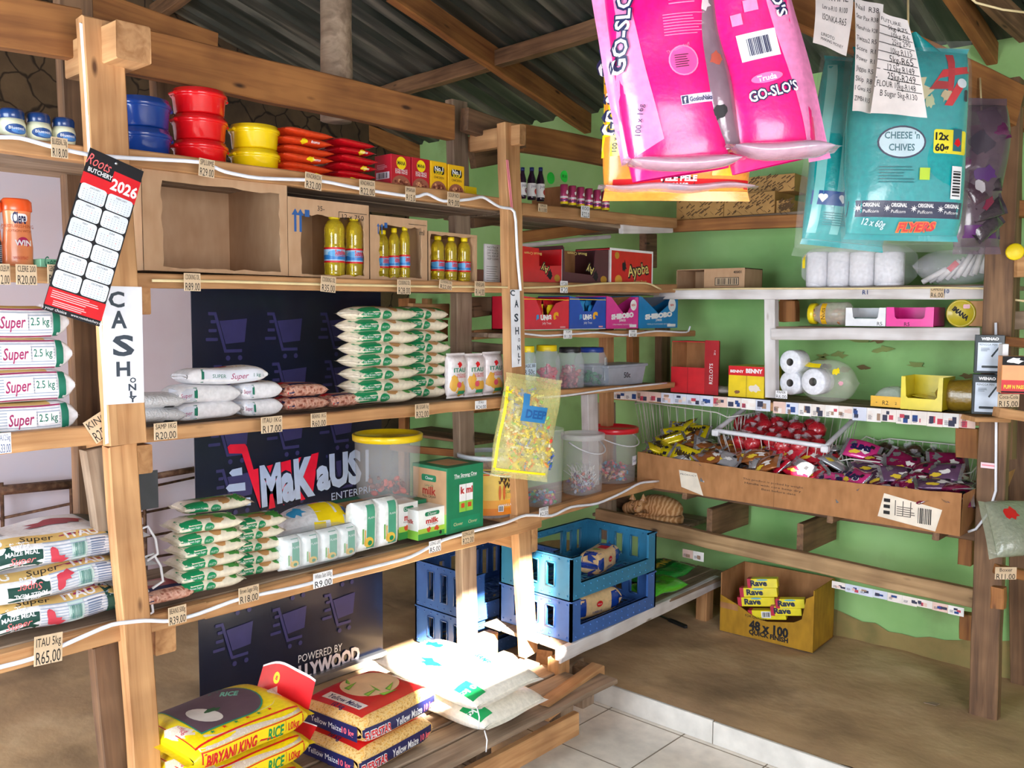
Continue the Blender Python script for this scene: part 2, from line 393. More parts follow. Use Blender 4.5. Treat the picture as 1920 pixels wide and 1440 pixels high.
def beam(parent, name, p0, p1, w, h, mat, ups=(0, 0, 1), seed=None, label=None, jit=.0025, origin=None, kind=None, b=.004):
    """sawn timber from p0 to p1 (centre line); w = across, h = along ups"""
    p0, p1 = Vector(p0), Vector(p1); x = (p1-p0); L = x.length; x.normalize()
    z = Vector(ups); z = (z-x*z.dot(x)).normalized(); y = z.cross(x)
    rn = random.Random(seed if seed is not None else int(L*9999)); ns = max(2, int(L/.18)); vs = []; fs = []
    ring = [(-w/2+b, -h/2), (w/2-b, -h/2), (w/2, -h/2+b), (w/2, h/2-b), (w/2-b, h/2), (-w/2+b, h/2), (-w/2, h/2-b), (-w/2, -h/2+b)]
    for i in range(ns+1):
        dy, dz = (rn.random()-.5)*2*jit, (rn.random()-.5)*2*jit
        for a, q in ring: vs.append((L*i/ns+((rn.random()-.5)*jit*2 if i in (0, ns) else 0), a+dy, q+dz))
    for i in range(ns):
        for j in range(8): fs.append((i*8+j, i*8+(j+1) % 8, i*8+8+(j+1) % 8, i*8+8+j))
    fs += [tuple(range(8))[::-1], tuple(ns*8+j for j in range(8))]
    mb = MB(); mb.add(vs, fs, mat); o = mb.build(name)
    off = Vector(parent.location) if parent else Vector((0, 0, 0))
    if parent: o.parent = parent
    o.location = p0-off; o.rotation_euler = Matrix((x, y, z)).transposed().to_euler()
    if label: o['label'] = label
    if kind: o['kind'] = kind
    return o
LR = math.pi/2
def Ly(px, X, py=600): return PX(px, py, X).y
def Gx(px, Y, py=600): return PY(px, py, Y).x
def LS(px0, px1, X, z, ptop=None):
    """span on the left unit: front plane X, base z -> (centre location, width, height)"""
    def yy(px):
        py = 600
        for _ in range(4): py = 720+ (HC-z)*0; break
        return px
    # find the pixel row where height z meets plane X for this column, then the Y there
    def solve(px, zz):
        lo, hi = -400., 1900.
        for _ in range(30):
            mid = (lo+hi)/2
            if PX(px, mid, X).z > zz: lo = mid
            else: hi = mid
        return PX(px, lo, X)
    a, b = solve(px0, z).y, solve(px1, z).y
    h = PX((px0+px1)/2, ptop, X).z-z if ptop is not None else None
    return Vector((X, (a+b)/2, z)), b-a, h
def LSc(px0, px1, X, z, ptop=None, k=1.0):
    """round thing whose front touches plane X: returns (front point below its centre, diameter, height)"""
    _, w_, _ = LS(px0, px1, X, z); r_ = w_/2*k
    p, w2, h_ = LS(px0, px1, X-r_, z, ptop)
    # silhouette width of a round body is seen square-on, narrower than its trace on the slanting plane
    th = math.atan2(p.y, -(X-r_)); dd = w2*math.cos(th)
    q, _, h_ = LS(px0, px1, X-dd/2, z, ptop)
    return Vector((X, q.y, z)), dd, h_
def GS(px0, px1, Y, z, ptop=None):
    def solve(px, zz):
        lo, hi = -400., 1900.
        for _ in range(30):
            mid = (lo+hi)/2
            if PY(px, mid, Y).z > zz: lo = mid
            else: hi = mid
        return PY(px, lo, Y)
    a, b = solve(px0, z).x, solve(px1, z).x
    h = PY((px0+px1)/2, ptop, Y).z-z if ptop is not None else None
    return Vector(((a+b)/2, Y, z)), b-a, h
BLK = c('161418', .6); WHT = c('f2f2f4', .5); RED = c('d8121f', .45); NAVY = c('1d2450', .5); YEL = c('f6d90c', .45); DGR = c('0b6b4a', .5)
INK = c('1b1a1c', .8); INKB = c('24407c', .8)
# ================================================================ SETTING
DZ = .11
mb = MB(); mb.box(-2.75, -1.8, -.06, 1.9, 3.43, 0, c('f2eadd', .22))
mb.build('floor', kind='structure')
# tile grout as thin darker strips, real tiles 0.45 m
GR = c('8d8170', .9)
fl = MB()
for i in range(12): x = -2.44+i*.4; fl.box(x-.0025, -1.8, 0, x+.0025, 3.43, .0012, GR)
for i in range(14): y = 3.39-i*.42; fl.box(-2.75, y-.0025, 0, 1.9, y+.0025, .0012, GR)
o = fl.build('floor_grout', bpy.data.objects['floor'])
# raised earth ledge with a crumbly top
def zl(x, y): return DZ+.006*math.sin(7*x+2*y)*math.sin(5*y)+.004*math.sin(23*x)*math.sin(19*y+x)
mb = MB()
mb.surf(lambda u, v: (u, v, zl(u, v)-(0.012 if v < 3.46 else 0)), -5.5, 1.9, 90, 3.43, 4.84, 22, DIRT)
mb.surf(lambda u, v: (u, v, zl(u, v)), -5.5, -2.74, 34, -1.8, 3.44, 50, DIRT)
mb.box(-5.5, -1.8, -.05, -2.752, 4.84, .08, DIRT); mb.box(-2.76, 3.44, -.05, 1.9, 4.84, .08, DIRT)
mb.build('floor_ledge', bpy.data.objects['floor'])
sk = MB(); x = -2.62
for i in range(7):
    x1 = x+.72; sk.box(x+.002, 3.415, .001, x1-.002, 3.43, DZ-.004-(.004 if i % 2 else 0), c('dcd9d2', .3), .002); x = x1
sk.build('baseboard_step', kind='structure')
# walls
mb = MB()
mb.surf(lambda u, v: (u, 4.83+.006*math.sin(3*u+1)*math.sin(4*v), v), -5.5, 1.9, 60, 0, 3.22, 30, GREEN)
mb.box(-5.6, 4.85, 0, 1.9, 5.0, 3.2, GREEN)
o = mb.build('wall_back', kind='structure')
# bare plaster band along the bottom and brown drips
pl = MB(); EARTHP = mottled('bare_plaster_band', ['7d7346', '988452', '86804e'], 6, .95, .5, .02)
rn = random.Random(4); xs = [-5.5+i*.07 for i in range(106)]; zs = [.24+.05*math.sin(i*.31)+.03*rn.random() for i in range(106)]
pl.add([(x, 4.815, .09) for x in xs]+[(x, 4.819, z) for x, z in zip(xs, zs)], [(i, i+1, 106+i+1, 106+i) for i in range(105)], EARTHP)
for k in range(34):
    x = -2.1+rn.random()*1.1; z = 1.58+rn.random()**1.5*.22
    pl.art(plane((0, 4.819, 0), (1, 0, 0), (0, 0, 1), (0, -1, 0)), [(squig(k, x, z, .008+.014*rn.random(), amt=.6, asp=1+rn.random()*2), c('8c9a58' if k % 3 else '7c6a44', .9))])
pl.build('stain', o)
mb = MB(); mb.box(-5.62, -1.8, 0, -5.5, 4.83, 5.0, MUD); o = mb.build('wall_left', kind='structure')
mb = MB(); mb.box(-5.5, -1.8, .05, -5.47, 4.35, 2.82, PINK, .004); mb.build('painted_panel', o)
# unseen wall, opening sized to shape the sun patch; rear side open doorway
SUN_OPENING = []
def back(p, X=1.9): t = (X-p[0])/-SUND.x; return Vector(p)-SUND*t*1.0
mb = MB()
a = Vector((-2.7, 2.28, .2)); b = Vector((-2.7, 3.2, .80))
ta = (1.9+2.7)/(-SUND.x); A = a-SUND*ta; B = b-SUND*ta
mb.box(1.9, -1.8, -.06, 2.0, A.y, 5, PINK); mb.box(1.9, B.y, -.06, 2.0, 4.9, 5, PINK)
mb.box(1.9, A.y, -.06, 2.0, B.y, A.z, PINK); mb.box(1.9, A.y, B.z, 2.0, B.y, 5, PINK)
mb.build('wall_right', kind='structure')
mb = MB(); mb.box(-5.6, -1.9, -.06, -3.4, -1.8, 5.2, MUD); mb.box(-.8, -1.9, -.06, 2.0, -1.8, 5.2, MUD); mb.box(-3.4, -1.9, 2.8, -.8, -1.8, 5.2, MUD)
mb.build('wall_front', kind='structure')
# roof: trapezoidal steel sheets falling towards the green wall
SL = math.tan(R(15.5)); RZ0 = 3.19
def zr(y): return RZ0+(4.85-y)*SL
m, nt, b_ = newmat('old_roof_sheet'); tc = N(nt, 'ShaderNodeTexCoord'); mp = N(nt, 'ShaderNodeMapping'); mp.inputs['Scale'].default_value = (6, .5, 1)
nt.links.new(tc.outputs['Object'], mp.inputs[0]); no = N(nt, 'ShaderNodeTexNoise'); no.inputs['Scale'].default_value = 2; no.inputs['Detail'].default_value = 5; nt.links.new(mp.outputs[0], no.inputs[0])
r_ = ramp(nt, no.outputs[0], [(.35, lin('262c28')), (.52, lin('454641')), (.7, lin('7c786f'))]); nt.links.new(r_.outputs[0], b_.inputs['Base Color'])
b_.inputs['Metallic'].default_value = .15; b_.inputs['Roughness'].default_value = .5
mb = MB(); vs = []; per = .19; x = -5.6; prof = []
while x < 2.1: prof += [(x, 0), (x+.07, 0), (x+.09, .032), (x+.125, .032), (x+.145, 0)]; x += per
for y in (-1.9, 1.4, 5.0):
    for (px_, dz) in prof: vs.append((px_, y, zr(y)+dz))
n_ = len(prof); fs = [(j*n_+i, j*n_+i+1, (j+1)*n_+i+1, (j+1)*n_+i) for j in range(2) for i in range(n_-1)]
mb.add(vs, fs, 'old_roof_sheet')
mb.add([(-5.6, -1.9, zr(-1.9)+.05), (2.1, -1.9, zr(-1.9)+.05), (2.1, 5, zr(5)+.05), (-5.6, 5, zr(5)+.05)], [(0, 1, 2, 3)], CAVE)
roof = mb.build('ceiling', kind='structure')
roof.location = (0, 0, 0)
# roof timbers (children of the roof); pixel ends on the roof plane or on a stated plane
def proof(px, py, dz=-.06):
    lo, hi = .5, 14.
    for _ in range(40):
        mid = (lo+hi)/2; q = PD(px, py, mid)
        if q.z < zr(q.y)+dz: lo = mid
        else: hi = mid
    return PD(px, py, lo)
def rb(a, b, w=.05, h=.11, mat=WOODO, dz=-.06, ups=(0, 0, 1)): return beam(roof, 'rafter', proof(*a, dz), proof(*b, dz), w, h, mat, ups, jit=.004)
rb((735, -20), (1165, 275), .06, .13)                       # long orange rafter
rb((690, 185), (1140, 48), .07, .09, WOODD, -.06)           # purlin
rb((230, 70), (380, -40), .06, .1, WOODD)
rb((470, 165), (880, 325), .06, .12, WOODO)
rb((1780, -20), (1895, 150), .05, .1, WOODO)
rb((1840, -20), (1925, 60), .05, .1, WOODD)
# horizontal tie beams in the plane of the shelving
def xb(parent, name, a, b, X, w, h, mat, **k): return beam(parent, name, PX(*a, X), PX(*b, X), w, h, mat, **k)
xb(roof, 'tie_beam', (-120, 22), (150, 68), -2.86, .05, .15, WOODO)
xb(roof, 'tie_beam', (210, 88), (845, 231), -2.84, .05, .145, WOODO)
xb(roof, 'tie_beam', (870, 225), (985, 262), -2.84, .05, .1, WOODD)
xb(roof, 'tie_beam', (975, 258), (1180, 296), -2.84, .05, .125, WOODO)
xb(roof, 'tie_beam', (140, 5), (400, 95), -3.2, .06, .12, WOODO)
beam(roof, 'beam_end', PX(249, 78, -2.55), PX(249, 78, -2.55)+Vector((-.35, .0, .0)), .1, .105, WOOD)
beam(roof, 'beam_end', PX(980, 252, -2.6), PX(980, 252, -2.6)+Vector((-.3, 0, 0)), .04, .085, WOOD)
# round pole hanging from the ridge
p = PX(630, 228, -2.92); q = PX(630, -60, -2.92); mb = MB(); mb.tube([p, p.lerp(q, .3)+Vector((.004, 0, 0)), p.lerp(q, .6), q], [.061, .063, .06, .062], 'weathered_dark_wood' and WOODG, 14)
mb.build('pole', roof)
# fascia on the right that carries the hanging bags, and its brace
a = PD(1470, -10, 3.3); b = PD(1905, 200, 3.75)
beam(roof, 'fascia_beam', PD(1330, -70, 3.2), b, .05, .17, WOODO, jit=.004)
# ================================================================ SHELVING (left unit: fronts in the plane X = -2.7)
S1, S2, S3, S4 = 2.357, 2.003, 1.512, .935
unit = empty('shelf_unit', (-2.7, 1.2, DZ), 0, 'long sawn-timber shelf unit along the left side carrying pails, sugar and maize bags', 'shelf')
def U(name, a, b, X, w, h, mat=WOOD, Xb=None, **k): return beam(unit, name, PX(*a, X), PX(*b, Xb if Xb is not None else X), w, h, mat, **k)
def rail(name, p0, p1, X=-2.725, h=.045, w=.05, mat=WOOD):   # front rail given by pixels of its centre line
    return U(name, p0, p1, X, w, h, mat)
def deck(y0, y1, z, d=.42, mat=WOODG, X=-2.752, n=3, name='shelf_board', z1=None, par=None):
    par = par or unit
    for i in range(n):
        w_ = d/n; xx = X-w_*(i+.5); beam(par, name, (xx, y0, z-.012), (xx, y1, (z1 or z)-.012), w_-.006, .02, mat, jit=.0012, seed=i+int(z*100))
Z3 = S3
# top shelf
rail('rail', (-60, 260), (165, 292)); rail('rail', (222, 296), (945, 384), h=.052)
deck(.6, 2.95, S1-.012); rail('rail', (972, 393), (1262, 419), h=.055)
deck(3.0, 4.1, 2.345)
# second shelf
rail('rail', (-60, 512), (112, 518), h=.045); deck(.55, 1.1, 1.995)
rail('rail', (247, 526), (938, 540), h=.045); deck(1.2, 2.95, S2-.01)
rail('rail', (968, 539), (1262, 541), h=.047); deck(3.0, 4.25, 2.005)
# third shelf
rail('rail', (-60, 840), (206, 811), h=.055); rail('rail', (262, 817), (948, 753), h=.043)
deck(.6, 2.98, S3-.006); rail('rail', (968, 741), (1258, 722), h=.03); deck(2.98, 4.3, 1.493)
rail('rail', (975, 627), (1296, 625), h=.034); deck(3.0, 4.3, 1.79, d=.36)
# fourth shelf
rail('rail', (-60, 1258), (380, 1141), h=.055); rail('rail', (378, 1143), (1008, 977), h=.055)
deck(.5, 4.0, S4-.012, d=.46, n=3); deck(2.98, 4.25, .945, d=.4, mat=WOOD, n=2)
U('rail', (965, 978), (1238, 902), -2.72, .04, .05)
# front posts
U('post', (186, 40), (234, 832), -2.665, .05, .115, WOOD, ups=(0, 1, 0), label='front post with whitewashed edge')
U('post', (224, 834), (274, 1470), -2.70, .05, .088, WOOD, ups=(0, 1, 0), label='lower front post')
U('edge_strip', (156, 45), (205, 832), -2.648, .012, .018, WHITEW, ups=(0, 1, 0), label='whitewashed edge strip')
U('post', (953, 233), (966, 742), -2.675, .05, .098, WOOD, ups=(0, 1, 0))
U('post', (961, 744), (990, 1225), -2.735, .05, .09, WOOD, ups=(0, 1, 0))
U('edge_strip', (951, 300), (960, 395), -2.648, .003, .012, c('e98a96', .7), ups=(0, 1, 0), label='pink paint streak')
# back posts
U('post', (137, -10), (176, 1000), -3.1, .05, .11, WOODD, Xb=-3.05, ups=(0, 1, 0)); U('post', (185, 838), (212, 1025), -2.78, .05, .105, WOODG, ups=(0, 1, 0))
U('post', (198, 1205), (222, 1470), -2.8, .05, .095, WOODD, ups=(0, 1, 0))
U('post', (856, 190), (878, 1275), -3.0, .05, .1, WOODG, ups=(0, 1, 0))
U('post', (308, 150), (318, 330), -3.15, .05, .09, WOODD, ups=(0, 1, 0)); U('post', (262, 330), (268, 520), -3.0, .05, .1, WOODD, ups=(0, 1, 0))
U('post', (1137, 600), (1137, 905), -3.05, .06, .07, WOOD, ups=(0, 1, 0)); U('post', (1187, 600), (1187, 745), -3.1, .05, .07, WOODO, ups=(0, 1, 0))
U('post', (1243, 560), (1243, 740), -3.0, .05, .1, WOODD, ups=(0, 1, 0)); U('post', (1105, 735), (1108, 925), -2.95, .05, .09, WHITEW, ups=(0, 1, 0))
# bearer ends seen end-on (they run back from the front)
def bearer(cx, cy, w, h, X=-2.71, L=.45, mat=WOOD): 
    p = PX(cx, cy, X); beam(unit, 'bearer', p, p+Vector((-L, 0, 0)), w, h, mat)
bearer(266, 565, .062, .085); bearer(267, 863, .07, .09); bearer(312, 1198, .07, .1); bearer(1003, 1012, .045, .12); bearer(975, 255, .03, .07)
bearer(988, 570, .05, .07, -2.74, .4, WOODD)
# metal plate on the lower left post
mb = MB(); p = PX(270, 920, -2.72); mb.box(-.002, -.045, -.06, .002, .045, .06, c('45484c', .5, metal=.4)); o = mb.build('metal_plate', unit); o.location = p-unit.location
# cross pieces behind the unit
U('brace', (885, 300), (945, 290), -2.95, .04, .08, WOODD); U('brace', (885, 415), (945, 408), -3.0, .03, .06, WOODD); U('brace', (885, 628), (942, 625), -3.0, .03, .045, WOOD)
U('brace', (885, 650), (942, 655), -3.02, .03, .05, WOODG); U('brace', (885, 585), (942, 578), -3.02, .03, .05, WOODD)
U('brace', (770, 583), (838, 583), -3.25, .04, .07, WOOD); U('brace', (768, 560), (768, 640), -3.3, .04, .05, WOODO, ups=(0, 1, 0)); U('brace', (828, 600), (828, 640), -3.3, .04, .06, WOODO, ups=(0, 1, 0))
# slanted rails on the upper right part
U('brace', (990, 402), (1185, 428), -2.85, .02, .02, WHITEW); U('brace', (1165, 430), (1258, 428), -2.75, .03, .05, WHITEW)
beam(unit, 'brace', PX(975, 445, -2.9), PX(1200, 415, -3.0), .04, .055, WOODO); beam(unit, 'brace', PX(975, 462, -2.88), PX(1142, 443, -2.96), .02, .02, WHITEW)
beam(unit, 'brace', PX(1205, 470, -3.0), PX(1222, 470, -3.0)+Vector((0, .02, 0)), .05, .2, WOODD)
# cord and cane fixed along the shelf edges
def cordline(name, pts, X, r, mat, label, cat, grp=None):
    P_ = [PX(x, y, X) for x, y in pts]; o0 = P_[0]; Q = []
    for i in range(len(P_)-1):
        for k in range(4): Q.append(P_[i].lerp(P_[i+1], k/4))
    Q.append(P_[-1]); S_ = [Q[0]]+[(Q[i-1]+Q[i]*2+Q[i+1])/4 for i in range(1, len(Q)-1)]+[Q[-1]]
    mb = MB(); mb.tube([p-o0 for p in S_], r, mat, 6); return mb.build(name, loc=o0, label=label, cat=cat, group=grp)
CW = c('eef0f8', .5)
cordline('cord', [(-20, 257), (35, 257), (100, 276), (165, 290), (235, 296), (380, 303), (420, 322), (480, 334), (600, 338), (680, 355), (780, 370), (800, 362), (830, 378), (880, 374), (905, 368), (935, 388), (966, 392), (970, 480), (976, 545)], -2.636, .0065, CW, 'white flat cable running along the top left shelf edge and down the middle post', 'cable')
cordline('cord', [(-20, 1256), (60, 1236), (130, 1205), (210, 1170), (270, 1163), (320, 1165), (370, 1152), (450, 1122), (560, 1100), (630, 1080), (700, 1063), (770, 1045), (830, 1012), (890, 995), (950, 980), (985, 965), (1035, 968), (1070, 950), (1120, 945), (1165, 925), (1200, 905), (1235, 902)], -2.672, .0065, CW, 'white cable sagging along the edge of the lowest long shelf', 'cable')
cordline('cord', [(978, 625), (1020, 630), (1065, 627), (1120, 623), (1170, 629), (1230, 620), (1290, 624), (1294, 612)], -2.68, .005, CW, 'white cable along the shelf under the red and blue sweet boxes', 'cable')
cordline('cord', [(988, 747), (1060, 742), (1140, 730), (1250, 718)], -2.69, .005, CW, 'white cable along the shelf under the sweet jars', 'cable')
CANE = c('e3cf9c', .5)
cordline('cane_strip', [(285, 526), (400, 527), (600, 533), (800, 537), (938, 538), (975, 540), (1060, 537), (1130, 531), (1215, 530), (1240, 543)], -2.66, .005, CANE, 'split cane strip nailed along the edge of the cooking oil shelf', 'cane')
# low pallet at the bottom
pal = empty('pallet', (-2.6, 2.3, 0), 0, 'low bench of rough pallet planks under the big maize and rice bags', 'pallet')
PZT = .25
def pb(name, p0, p1, w, h, mat=WOODG, **k): return beam(pal, name, p0, p1, w, h, mat, **k)
XF2 = PZ(1012, 1345, PZT).x
for i in range(5):
    x = XF2-.05-i*.125; pb('plank', (x, .9, PZT-.012), (x, 3.12+(.1 if i == 0 else 0), PZT-.012), .11, .022)
a = PZ(1015, 1322, PZT); b = PZ(1122, 1252, PZT+.0)
pb('runner', (XF2-.02, 1.0, .13), (XF2-.02, 2.95, .13), .035, .1, WOOD)
pb('runner', (a.x, a.y, .22), (b.x, b.y, .235), .07, .07, WOOD)
for (px, py, t) in ((1060, 1350, 0), (1100, 1318, 0)):
    q = PZ(px, py, 0); pb('foot', (q.x-.02, q.y-.02, 0), (q.x-.02, q.y-.02, .19), .1, .09, WOODG, ups=(0, 1, 0))
q = PZ(955, 1420, 0); pb('foot', (q.x-.1, q.y-.1, 0), (q.x-.1, q.y-.1, .09), .1, .09, WOODG, ups=(0, 1, 0))
pb('cross_plank', (XF2-.6, 3.1, .225), (XF2-.02, 3.1, .225), .09, .02)
pb('block', PX(1020, 1240, -2.7), PX(1050, 1236, -2.8), .08, .1, WOOD); pb('block', PX(1045, 1262, -2.62), PX(1075, 1245, -2.7), .1, .08, WOODG)
for x in (-2.5-.1, -2.95):
    for y in (1.1, 2.2): pb('foot', (x, y, 0 if x > -2.75 else DZ), (x, y, .24), .08, .09, WOODG, ups=(0, 1, 0))

# green-wall unit: fronts in the plane Y = 4.35
gu = empty('wall_shelving', (-2.1, 4.4, DZ), 0, 'green-wall timber shelving with newspaper edged shelf and whitewashed rails', 'shelf')
def G(name, a, b, Y, w, h, mat=WOOD, Yb=None, **k): return beam(gu, name, PY(*a, Y), PY(*b, Yb if Yb is not None else Y), w, h, mat, **k)
def gdeck(px0, px1, z, d=.44, mat=WOODG, n=3, Y=4.37, name='shelf_board'):
    x0, x1 = PY(px0, 600, Y).x, PY(px1, 600, Y).x
    for i in range(n): w_ = d/n; yy = Y+w_*(i+.5); beam(gu, name, (x0, yy, z-.011), (x1, yy, z-.011), w_-.006, .02, mat, jit=.001, seed=i+int(z*70))
G('rail', (1230, 551), (1862, 549), 4.35, .05, .058, WHITEW); gdeck(1180, 1870, 2.02)
G('rail', (1450, 626), (1840, 627), 4.36, .04, .058, WHITEW); gdeck(1455, 1835, 1.82, d=.4)
G('rail', (1262, 424), (1520, 413), 4.45, .05, .065, WOODO); gdeck(1225, 1535, 2.415, d=.36, Y=4.47)
G('rail', (1150, 742), (1868, 790), 4.36, .05, .045, WOOD); gdeck(1090, 1865, 1.43, d=.44)
G('rail', (1120, 966), (1838, 1124), 4.33, .045, .085, WOODM)
G('rail', (1120, 925), (1180, 945), 4.6, .04, .09, WOODD)
G('post', (1446, 558), (1448, 745), 4.38, .05, .06, WHITEW, ups=(1, 0, 0))
G('post', (1888, 205), (1845, 1345), 4.28, .06, .115, WOODD, ups=(1, 0, 0), label='tall dark right post')
G('post', (1137, 755), (1140, 1010), 4.5, .06, .1, WOODG, ups=(1, 0, 0)); G('post', (1480, 545), (1475, 600), 4.7, .06, .08, WOODO, ups=(1, 0, 0))
G('block', (1480, 565), (1480, 603), 4.5, .06, .09, WOODO, ups=(1, 0, 0)); G('block', (1837, 565), (1835, 612), 4.4, .06, .07, WOOD, ups=(1, 0, 0))
G('block', (1815, 803), (1815, 858), 4.4, .05, .095, WOODO, ups=(1, 0, 0)); G('block', (1815, 1150), (1814, 1198), 4.4, .05, .06, WOODO, ups=(1, 0, 0)); G('block', (1812, 1000), (1812, 1058), 4.4, .05, .06, WOODO, ups=(1, 0, 0))
for px, py in ((1500, 1010), (1330, 980)):
    q = PY(px, py, 4.37); beam(gu, 'bearer', q, q+Vector((0, .42, 0)), .035, .16, WOODD)
G('rail', (1000, 1195), (1312, 1100), 4.2, .02, .02, WHITEW) if False else None
# newspaper strip pasted on the shelf edge
def strip(px0, py0, px1, py1, Y, hgt, n, seed):
    NP = MB(); rn = random.Random(seed); p0, p1 = PY(px0, py0, Y), PY(px1, py1, Y)
    cols = [c('efe6e0', .8), c('e8c8bc', .8), c('3a3d55', .8), c('c9485a', .8), c('d9dff0', .8), c('a88a74', .8), c('f2efec', .8), c('2a4a8a', .8)]
    for i in range(n):
        a = p0.lerp(p1, i/n); b = p0.lerp(p1, (i+1)/n); L_ = (b-a).length; dz = .008*rn.random()
        f = plane((a.x, Y, a.z), (1, 0, (b.z-a.z)/max(L_, .01)), (0, 0, 1), (0, -1, 0)); it = [(rc(0, -hgt-dz, L_*.99, .004), cols[rn.choice((0, 6, 4, 1))])]
        for k in range(3):
            u = rn.random()*L_*.7; v = -hgt*rn.random()*.5-.004; w_ = L_*.2*(1+rn.random()); it.append((rc(u, max(-hgt, v-hgt*.25*(1+rn.random()*1.5)), min(L_, u+w_), v), cols[rn.choice((1, 2, 3, 5, 2, 7, 0))]))
        it += lines(L_*.1, -hgt*.9, L_*.4, -hgt*.5, 4, cols[2], i)
        NP.art(f, it)
    NP.build('newspaper_edging', gu, label='pasted newspaper strip').location = -gu.location
strip(1150, 731, 1445, 752, 4.332, .05, 12, 3); strip(1450, 754, 1830, 780, 4.332, .055, 14, 8); strip(1560, 1090, 1808, 1142, 4.345, .03, 9, 4); strip(1280, 1030, 1320, 1038, 4.345, .04, 2, 11)
# unit beyond the right post, seen edge-on
ru = empty('side_rack', (-.75, 3.6, 0), 0, 'rough timber rack at the right edge holding small boxes and bottles', 'shelf')
def D(name, a, b, dep, w, h, mat=WOODD, ups=(0, 0, 1)): 
    o = beam(ru, name, PD(*a, dep), PD(*b, dep), w, h, mat, ups); return o
D('post', (1905, 150), (1890, 860), 4.15, .09, .05, WOODD, (1, 0, 0)); D('rail', (1868, 772), (1990, 790), 3.6, .05, .04, WOOD)
D('block', (1900, 500), (1990, 500), 3.8, .06, .09, WOOD); D('block', (1895, 220), (1990, 235), 3.9, .06, .09, WOODO); D('block', (1893, 390), (1990, 395), 3.9, .06, .07, WOODO); D('block', (1895, 600), (1990, 600), 3.9, .05, .08, WOODG)
D('rail', (1868, 1068), (1990, 1088), 3.7, .05, .04, WOODO); D('block', (1872, 1100), (1872, 1140), 3.7, .05, .05, WOODO, (1, 0, 0))
D('rail', (1880, 640), (1990, 650), 3.8, .05, .04, WOODO)
beam(ru, 'board', PD(1915, 100, 4.4), PD(1925, 1400, 4.4), .2, .1, WOODD, (1, 0, 0))
# ================================================================ GOODS ON THE LEFT UNIT
def body(mb, name, root): return mb.build(name, root)
def price_tag(px, py, wpx, rows, where, X=-2.628, hgt=.055, rot=0, mat=None, Y=None, ink=INK, dep=None):
    if dep: p = PD(px, py, dep); q = PD(px+wpx, py, dep); rz = math.atan2((q-p).y, (q-p).x)
    elif Y is None: p = PX(px, py, X); q = PX(px+wpx, py, X); rz = LR
    else: p = PY(px, py, Y); q = PY(px+wpx, py, Y); rz = 0
    w_ = (q-p).length; mb = MB(Matrix.Rotation(R(rot), 4, 'Y'))
    mat = mat or CARDT; mb.box(-w_/2, 0, -hgt/2, w_/2, .0025, hgt/2, mat)
    n = len(rows); it = []
    for i, (t, f) in enumerate(rows):
        v = hgt*(.5-(i+.5)/n)-(.0 if i else -.002); size = hgt*f
        it.append(('T', t, 0, v, size, ink, dict(w=min(w_*.88, text2d(t)[2]*size))))
    mb.art(FRONT(0), it)
    kind = 'cardboard' if mat == CARDT else 'white paper'
    tx = rows[-1][0]
    return mb.build('price_tag', loc=p, rz=rz, label='%s price tag reading %s %s' % (kind, tx, where), cat='price tag', group='handwritten price tags on the shelf edges')
T2 = lambda a, b: [(a, .42), (b, .62)]
WT = c('f1f1f4', .6)
price_tag(112, 277, 30, T2('BLUESEAL 50g', 'R18,00'), 'below the petroleum jelly jars')
price_tag(388, 315, 28, T2('SPLUIME', 'R29.00'), 'below the red plastic tubs', rot=4)
price_tag(588, 340, 30, T2('KNORROX', 'R32,00'), 'below the orange soup packets', rot=4)
price_tag(689, 352, 28, T2('KNORROX', 'R22,00'), 'below the red soup packets')
price_tag(770, 364, 18, T2('IMANA', 'R15,0'), 'below the red mince boxes')
price_tag(851, 374, 22, T2('SOUP NO1', 'R9,00'), 'below the yellow soup boxes')
price_tag(4, 514, 30, T2('PETROLEUM', 'R12,00'), 'at the left edge below the dark bottle', hgt=.055)
price_tag(50, 515, 38, T2('CLERE 200', 'R20,00'), 'below the orange lotion bottle', hgt=.055)
price_tag(108, 514, 36, T2('GENTLE MAGIC', 'R15,00'), 'below the green soap box', hgt=.052)
price_tag(361, 529, 30, T2('COOKING OIL', 'R89.00'), 'below the big empty carton')
price_tag(616, 533, 27, T2('COOKING OIL', 'R35.00'), 'below the carton with two tall oil bottles', rot=4)
price_tag(758, 538, 24, T2('COOKING OIL', 'R28,00'), 'below the middle carton of oil bottles')
price_tag(836, 534, 23, T2('COOKING OIL', 'R22,00'), 'below the carton of three small oil bottles', rot=6, hgt=.035)
price_tag(900, 541, 18, T2('VINEGAR', 'R14,00'), 'at the right end of the cooking oil shelf', hgt=.06)
price_tag(8, 831, 26, T2('ITAU 2.5kg', 'R33,00'), 'below the stack of large maize meal packs', mat=WT, ink=INKB)
price_tag(188, 800, 44, T2('KING', 'R25,00'), 'tilted behind the left post at the maize packs', X=-2.69, hgt=.075, rot=-30)
price_tag(311, 808, 42, T2('SAMP 1KG', 'R20,00'), 'below the white samp bags', hgt=.052)
price_tag(510, 796, 38, T2('ITAU 1KG', 'R17,00'), 'below the white one kilogram maize packs')
price_tag(598, 787, 28, T2('BEANS 1KG', 'R60,00'), 'below the bean packs on the third shelf', hgt=.048)
price_tag(792, 770, 25, T2('BR. SUGAR 1kg', 'R32,00'), 'below the tall sugar stack')
price_tag(902, 759, 20, T2('ITAU', 'R24,00'), 'below the porridge packs', mat=WT, hgt=.035)
price_tag(91, 1217, 50, T2('ITAU 5kg', 'R65,00'), 'below the big white maize sacks', X=-2.665, hgt=.085, rot=3)
price_tag(333, 1153, 32, T2('BEANS 500g', 'R39,00'), 'below the flat bean pack on the lower shelf', X=-2.665, hgt=.058)
